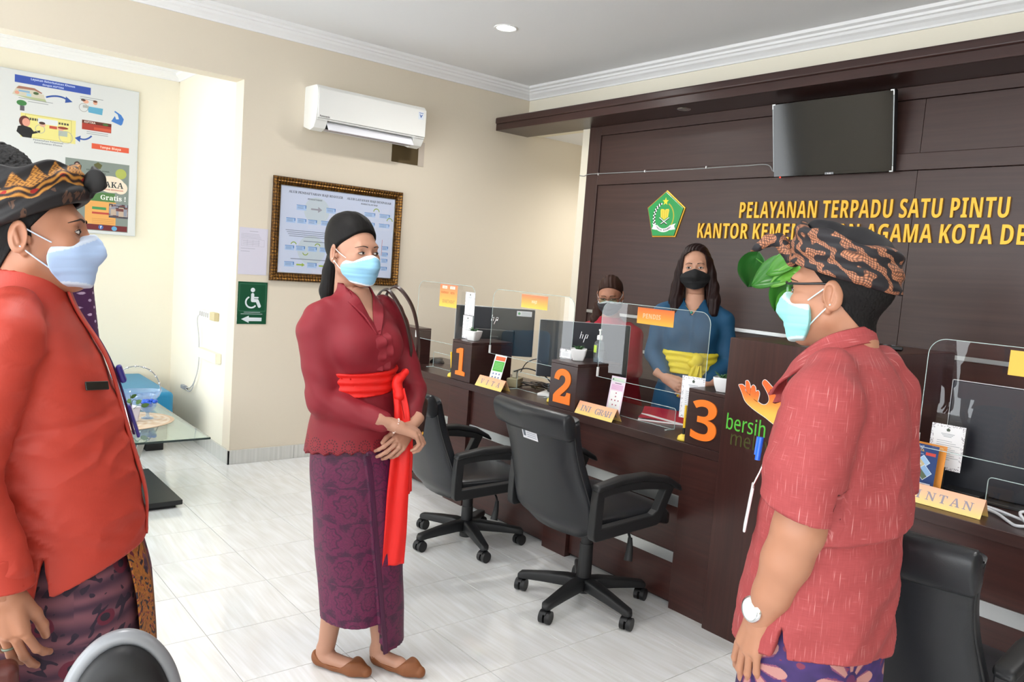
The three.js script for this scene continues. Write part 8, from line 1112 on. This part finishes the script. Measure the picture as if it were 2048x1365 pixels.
{ const s = thing('desk_stool', 'black tall swivel stool of the woman bent over her desk', 'stool', [3.74, 0, -3.52], rad(-72)); mesh('seat', lathe([[0, 0.47], [0.17, 0.47], [0.185, 0.485], [0.185, 0.51], [0.16, 0.525], [0, 0.528]], 32).translate(0, 0, -0.1), leather, s); mesh('column', cyl([0, 0.03, -0.1], [0, 0.47, -0.1], 0.03), plast, s); mesh('base', lathe([[0, 0], [0.22, 0], [0.22, 0.012], [0.05, 0.04], [0, 0.04]], 32).translate(0, 0, -0.1), plast, s); }
// ---------------------------------------------------------------- the man standing behind the one in orange-red
{
  const P = person('person with black hair in a purple dotted shirt hidden behind the man in orange-red', 0.255, -2.47, 30);
  const sk = skin(160, 108, 84), H = headMatrix([-0.02, 1.612, 0.01], 25, 0, 0), HF = headField({});
  const torso = column([[0.7, 0.16, 0.13], [0.95, 0.155, 0.13], [1.2, 0.15, 0.11], [1.38, 0.15, 0.09], [1.46, 0.08, 0.06], [1.54, 0.052, 0.052]]), arms = uni(0.02, chain([-0.19, 1.42, 0, 0.045], [-0.24, 1.14, 0, 0.04], [-0.25, 0.9, 0.06, 0.028]), chain([0.19, 1.42, 0, 0.045], [0.24, 1.14, 0, 0.04], [0.25, 0.9, 0.06, 0.028])), legs = uni(0.02, chain([-0.09, 0.8, 0, 0.09], [-0.1, 0.48, 0.01, 0.06], [-0.1, 0.09, -0.02, 0.04], [-0.1, 0.035, 0.09, 0.03]), chain([0.09, 0.8, 0, 0.09], [0.1, 0.48, 0.01, 0.06], [0.1, 0.09, -0.02, 0.04], [0.1, 0.035, 0.09, 0.03]));
  const c = [[0.3, 0.4, 0.2], [0.3, 0.4, 0.2], [0.3, 0.4, 0.2], [0.3, 0.4, 0.2]];
  mesh('body', joined(surf((x, y, z) => smin(smin(torso(x, y, z), arms(x, y, z), 0.03), legs(x, y, z), 0.03), [-0.31, 0, -0.16], [0.31, 1.54, 0.15], 0.013), headGeo(HF, H, 0.0035), handGeo(1, c, {}, [-0.25, 0.9, 0.06], [0, -0.97, 0.2], [0.95, 0, 0.2], 0.004), handGeo(-1, c, {}, [0.25, 0.9, 0.06], [0, -0.97, 0.2], [-0.95, 0, 0.2], 0.004)), sk, P);
  face(P, H, HF, {});
  mesh('hair', headGeo(((E0) => (x, y, z) => smax(E0(x, y, z) + 0.004 * noise(x * 90, y * 90, z * 90) + 0.0025 * noise(x * 220, y * 220, z * 220), Math.max(z - 0.09 + 0.9 * Math.max(0, 0.07 - y), -(y + 0.02 + Math.min(0.08, Math.max(0, -z - 0.03) * 1.1))), 0.006))(el([0, 0.04, -0.014], [0.088, 0.104, 0.112])), H, 0.004, [-0.13, -0.15, -0.16], [0.13, 0.18, 0.13]), std({ color: srgb(14, 13, 14), roughness: 0.8 }), P);
  const dots = ptex(256, 256, (u, v) => { const X = fr(u * 12 + 0.5 * (Math.floor(v * 12) % 2)) - 0.5, Y = fr(v * 12) - 0.5; return Math.hypot(X * 1.4, Y) < 0.2 ? [196, 176, 204] : [72, 32, 78]; }, { rep: [4, 4] });
  const tr = column([[0.75, 0.2, 0.165], [0.95, 0.195, 0.16], [1.2, 0.19, 0.14], [1.36, 0.185, 0.115], [1.43, 0.13, 0.09], [1.47, 0.08, 0.075], [1.5, 0.068, 0.068]]), slv = uni(0.02, chain([-0.15, 1.44, 0, 0.05], [-0.195, 1.4, 0, 0.068], [-0.245, 1.14, 0, 0.062], [-0.25, 0.95, 0.05, 0.05]), chain([0.15, 1.44, 0, 0.05], [0.195, 1.4, 0, 0.068], [0.245, 1.14, 0, 0.062], [0.25, 0.95, 0.05, 0.05]));
  mesh('shirt', surf((x, y, z) => Math.max(smin(tr(x, y, z), slv(x, y, z), 0.03), 0.8 - y), [-0.34, 0.78, -0.2], [0.34, 1.51, 0.2], 0.009, { uv: around(0, 0, 0.2) }), std({ map: dots, roughness: 0.65 }), P);
  mesh('trousers', surf(uni(0.03, chain([-0.09, 0.85, 0, 0.11], [-0.1, 0.48, 0.01, 0.085], [-0.1, 0.1, -0.01, 0.075]), chain([0.09, 0.85, 0, 0.11], [0.1, 0.48, 0.01, 0.085], [0.1, 0.1, -0.01, 0.075])), [-0.23, 0.02, -0.13], [0.23, 0.98, 0.13], 0.012), std({ color: srgb(34, 30, 40), roughness: 0.8 }), P);
  for (const s of [-1, 1]) mesh('shoe', new RoundedBoxGeometry(0.1, 0.075, 0.28, 4, 0.035).translate(s * 0.1, 0.04, 0.05), M.black, P);
}
renderer.render(scene, camera);
